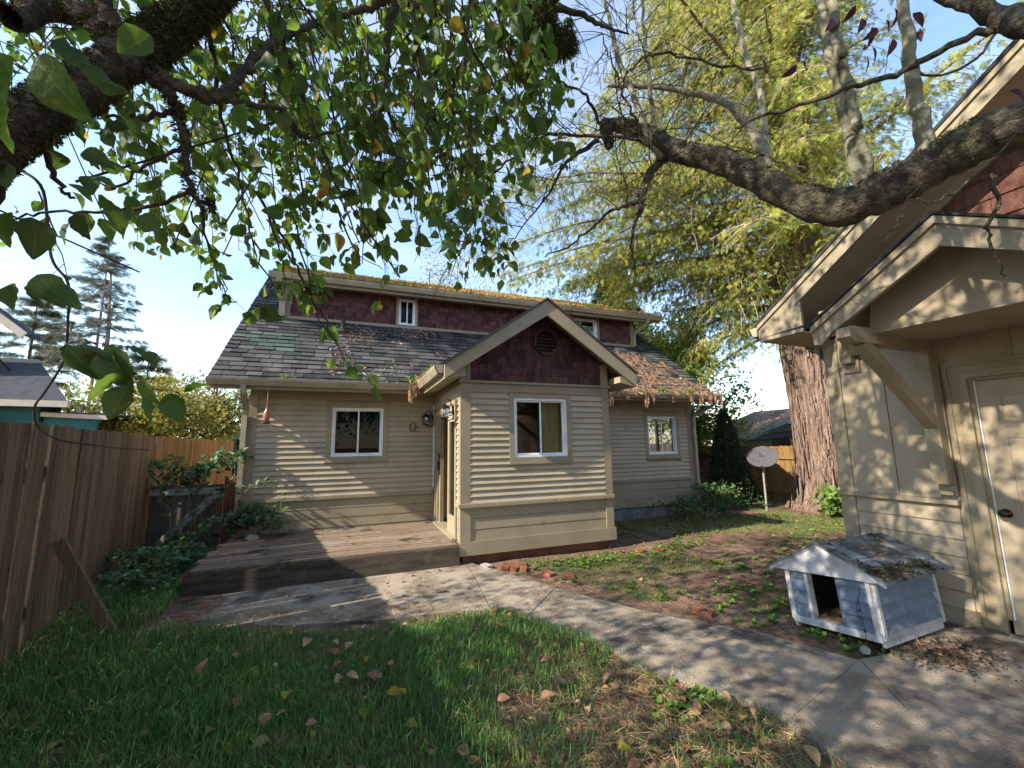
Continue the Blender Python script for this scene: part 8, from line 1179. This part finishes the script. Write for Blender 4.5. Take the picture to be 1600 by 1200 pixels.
# ------------------------------------------------------------------ GRASS, weeds, litter
lawn = [(-2.3, .2), (-2.2, 4.6), (-1.5, 4.5), (-1.211, 4.34), (-.444, 4.08), (.331, 3.9), (.89, 3.93), (1.36, 3.85), (1.57, 3.42), (1.85, 2.94), (1.92, 2.5), (2.28, 1.95), (2.24, 1.46), (2.12, .3)]
side_ = [(-2.2, 4.5), (-2.75, 8), (-2.7, 7.55), (-1.62, 7.5), (-1.60, 6.0), (-1.52, 4.72)]
def pts_in(poly, n):
    a = np.array(poly); x = RN.uniform(a[:, 0].min(), a[:, 0].max(), n); y = RN.uniform(a[:, 1].min(), a[:, 1].max(), n); k = inpoly(x, y, poly); return x[k], y[k]
def blades(name, x, y, h, wd, mat, label, lean=.5, z=None):
    n = len(x); P = np.stack([x, y, (gh(x, y) if z is None else z) - .004], 1); az = RN.uniform(0, 6.28, n); D = np.stack([np.cos(az) * lean * RN.uniform(.2, 1.4, n), np.sin(az) * lean * RN.uniform(.2, 1.4, n), np.ones(n)], 1)
    Nn = np.stack([np.cos(az), np.sin(az), -az * 0 + .0], 1); return leaf_obj(name, P, h, BLADE, mat, None, D=D, Nn=-Nn, wscale=wd, kind='stuff', label=label, cat='grass')
x, y = pts_in(lawn, 105000); dry = np.clip((x + .0) * .7 - (y - 2.1) * .5 - .05, 0, 1) + .22 * vnoise(x, y, 3.2, 21); dens = 1.0 - np.clip(dry, 0, 1) * .93 - .6 * (vnoise(x, y, 3.5, 8) > .55)
edge = np.clip((y - 3.55) * .9 + .12 * (x < -.6), 0, .55) * (x < 1); k = RN.uniform(size=len(x)) < np.clip(dens - edge * .9, .02, 1); x, y = x[k], y[k]
hh = .048 + .042 * (vnoise(x, y, 3, 11) * .5 + .5) + .03 * np.clip(-x, 0, 1); blades('lawn_grass', x, y, hh * RN.uniform(.6, 1.35, len(x)), RN.uniform(.0035, .0075, len(x)), m_grass, 'uneven shaded green lawn in the foreground', 1.15)
x, y = pts_in(side_, 16000); blades('side_grass', x, y, RN.uniform(.04, .15, len(x)), RN.uniform(.003, .007, len(x)), m_grass, 'rank grass between the left fence and the deck', .7)
# straw and litter at the lower right of the lawn
x, y = pts_in(lawn, 60000); dry = np.clip((x - .0) * .75 - (y - 2.1) * .5 + .1, 0, 1) + .3 * vnoise(x, y, 3.2, 21); k = RN.uniform(size=len(x)) < np.clip(dry, .03, .9); x, y = x[k], y[k]; D = rnd_unit(len(x)); D[:, 2] = np.abs(D[:, 2]) * .25
leaf_obj('dry_straw', np.stack([x, y, gh(x, y) + RN.uniform(0, .02, len(x))], 1), RN.uniform(.03, .13, len(x)), NE, m_straw, None, D=D, wscale=RN.uniform(.001, .003, len(x)), label='flattened dry straw at the lower right edge of the lawn', cat='straw')
x, y = pts_in([(-1.5, 4.7), (-1.2, 4.5), (-.4, 4.25), (.4, 4.05), (.9, 4.0), (.8, 4.25), (0, 4.5), (-1.4, 5.0)], 3500); D = rnd_unit(len(x)); D[:, 2] = np.abs(D[:, 2]) * .3
leaf_obj('dry_straw', np.stack([x, y, x * 0 + .004 + RN.uniform(0, .012, len(x))], 1), RN.uniform(.03, .12, len(x)), NE, m_straw, None, D=D, wscale=RN.uniform(.001, .003, len(x)), label='dry straw strewn along the near edge of the patio', cat='straw')
def litter(poly, n, smin, smax, label, mats=((m_litter, 1.0),), zoff=.02, z=None):
    x, y = pts_in(poly, n)
    D = rnd_unit(len(x)); D[:, 2] *= .25; Nn = np.array([0, 0, 1.]) + rnd_unit(len(x)) * .35
    V, F = scatter(np.stack([x, y, (gh(x, y) if z is None else z) + RN.uniform(.003 + (zoff > .07) * .035, zoff, len(x))], 1), RN.uniform(smin, smax, len(x)), LEAF, D, Nn); link('fallen_leaves', np_mesh(V, F), mats[0][0], None, 'stuff', label=label, cat='leaves')
litter(lawn, 330, .04, .10, 'curled brown and tan leaves scattered over the lawn', zoff=.075); litter(lawn, 85, .04, .09, 'yellow leaves scattered over the lawn', ((m_leafy, 1),), .08); litter([(.5, .6), (.8, 2.4), (1.6, 2.6), (2.2, 1.9), (2.2, .6)], 330, .03, .085, 'thick brown leaf litter at the lower right of the lawn', zoff=.03)
litter([(-1.5, 4.8), (-1.5, 5.35), (1.3, 5.3), (1.2, 4.0), (.3, 4.15), (-1, 4.6)], 80, .02, .06, 'small yellow and tan leaves on the patio', ((m_litter, 1),), .01, .004); litter([(2.4, 2.2), (2.9, 2.2), (2.6, 3.1), (1.9, 3.9), (1.5, 3.8), (2.0, 2.7)], 16, .02, .05, 'few small leaves on the path', ((m_litter, 1),), .008, .004)
litter([(2.2, 5.0), (3.2, 3.2), (4.6, 2.9), (9, 4.5), (9, 6.5), (4, 6.6)], 340, .03, .07, 'brown leaves scattered over the bare soil', zoff=.015); litter([(-1.5, 5.5), (1.3, 5.5), (1.3, 7.2), (-1.5, 7.2)], 60, .02, .045, 'small leaves and crumbs on the deck boards', ((m_litter, 1),), .008, .256)
# brown debris on the slab beside the dog house
x = RN.normal(3.95, .17, 1500); y = RN.normal(1.87, .12, 1500); D = rnd_unit(1500); D[:, 2] *= .2
leaf_obj('soil_debris', np.stack([x, y, x * 0 + .008 + RN.uniform(0, .01, 1500)], 1), RN.uniform(.006, .035, 1500), LEAF2, m_debris, None, D=D, label='dark crumbly debris spilled on the slab beside the dog house', cat='debris')
for a, b, lab in (((3.72, 2.08, .02), (4.2, 2.12, .06), 'thin brown stick behind the dog house corner'), ((3.9, 1.98, .02), (4.12, 2.1, .05), 'short brown stick on the debris by the dog house'), ((3.6, 2.0, .015), (3.9, 2.16, .03), 'curved twig lying under the dog house edge')):
    MB().tube(smooth_poly([a, tuple((np.array(a) + np.array(b)) / 2 + [0, .03, .01]), b]), .005, 5).put('stick', m_needle, None, label=lab, cat='stick')
# weeds: rosettes in patches right of the path
patches = [(2.25, 4.95, .10, 14), (2.7, 4.95, .22, 90), (3.1, 4.9, .25, 110), (3.5, 5.0, .22, 70), (2.35, 4.35, .12, 16), (2.75, 3.95, .12, 20), (2.95, 3.55, .12, 22), (3.15, 3.1, .12, 16), (3.3, 2.75, .12, 18), (3.45, 2.45, .09, 18), (3.5, 2.2, .06, 12), (3.66, 2.0, .08, 22), (4.1, 4.8, .25, 60), (4.6, 5.1, .3, 60), (5.2, 5.6, .35, 70), (4.4, 4.2, .3, 30), (3.7, 3.4, .25, 40), (4.2, 3.4, .3, 50), (5.0, 3.9, .4, 60), (6.2, 4.4, .5, 80), (7.2, 5.0, .6, 100), (8.3, 5.2, .5, 90), (6.0, 6.3, .6, 130), (7.8, 6.2, .5, 120), (5.0, 6.6, .5, 90), (4.2, 6.2, .3, 40), (1.95, 2.15, .15, 90), (1.6, 1.5, .25, 40), (.6, 3.3, .4, 60), (-.6, 3.2, .5, 80), (-.2, 2.2, .5, 80), (1.75, 2.75, .12, 12), (9.4, 5.2, .6, 110), (10, 4.5, .6, 80), (3.9, 2.95, .2, 30), (-1.9, 5.9, .25, 60), (-2.0, 6.8, .25, 60)]
P, Dd, Sz = [], [], []
for cx, cy, s, m_ in patches:
    for _ in range(m_):
        px, py = random.gauss(cx, s), random.gauss(cy, s * .6); pz = float(gh(px, py))
        if X0 < px < X1 + .05 and py > 5.35 or inpoly(np.array([px]), np.array([py]), slabs[2])[0] or inpoly(np.array([px]), np.array([py]), slabs[1])[0]: continue
        k = random.randint(4, 8); a0 = random.uniform(0, 6.28); L_ = random.uniform(.015, .055)
        if random.random() < .1: continue
        for j in range(k): a = a0 + j * 6.28 / k; P.append((px, py, pz)); Dd.append((math.cos(a), math.sin(a), random.uniform(.5, 2.2))); Sz.append(L_ * random.uniform(.7, 1.2))
n = len(P); V, F = scatter(np.array(P), np.array(Sz), LEAF3, np.array(Dd), np.tile([0, 0, 1.], (n, 1)) + .01)
link('weed_patches', np_mesh(V, F), m_weed, None, 'stuff', label='bright green leafy weeds in patches on the bare soil', cat='weeds')
x = RN.uniform(2.2, 10.3, 60000); y = RN.uniform(2.9, 7.2, 60000); v_ = vnoise(x, y, 1.6, 31) + .6 * vnoise(x, y, 4, 32); k = (v_ > .12) & ~inpoly(x, y, [(1.3, 5.38), (3.75, 5.38), (3.75, 8), (1.3, 8)]) & ~inpoly(x, y, slabs[2]) & ~inpoly(x, y, slabs[1]) & ~((x > 4.7) & (y < 2.95)); x, y = x[k], y[k]
blades('sparse_grass', x, y, RN.uniform(.015, .055, len(x)), RN.uniform(.002, .005, len(x)), m_weed, 'short sparse grass and moss on the bare side yard', .9)
for cx, cy, lab in ((3.40, 2.52, 'yellow dandelion flower beside the dog house door'), (3.5, 2.28, 'small yellow flower at the dog house floor edge'), (1.42, 3.25, 'yellow dandelion flower in the lawn near the path')):
    t = thing('dandelion', (cx, cy, 0), lab, 'flower'); MB().tube([(cx, cy, -.02), (cx, cy, .05)], .002, 4).put('stem', m_weed, t); n = 26; leaf_obj('petals', np.tile([cx, cy, .05], (n, 1)), .016, LEAF2, m_leafy, t, D=rnd_unit(n) + np.array([0, 0, .8]), kind=None)
bpy.context.view_layer.update()
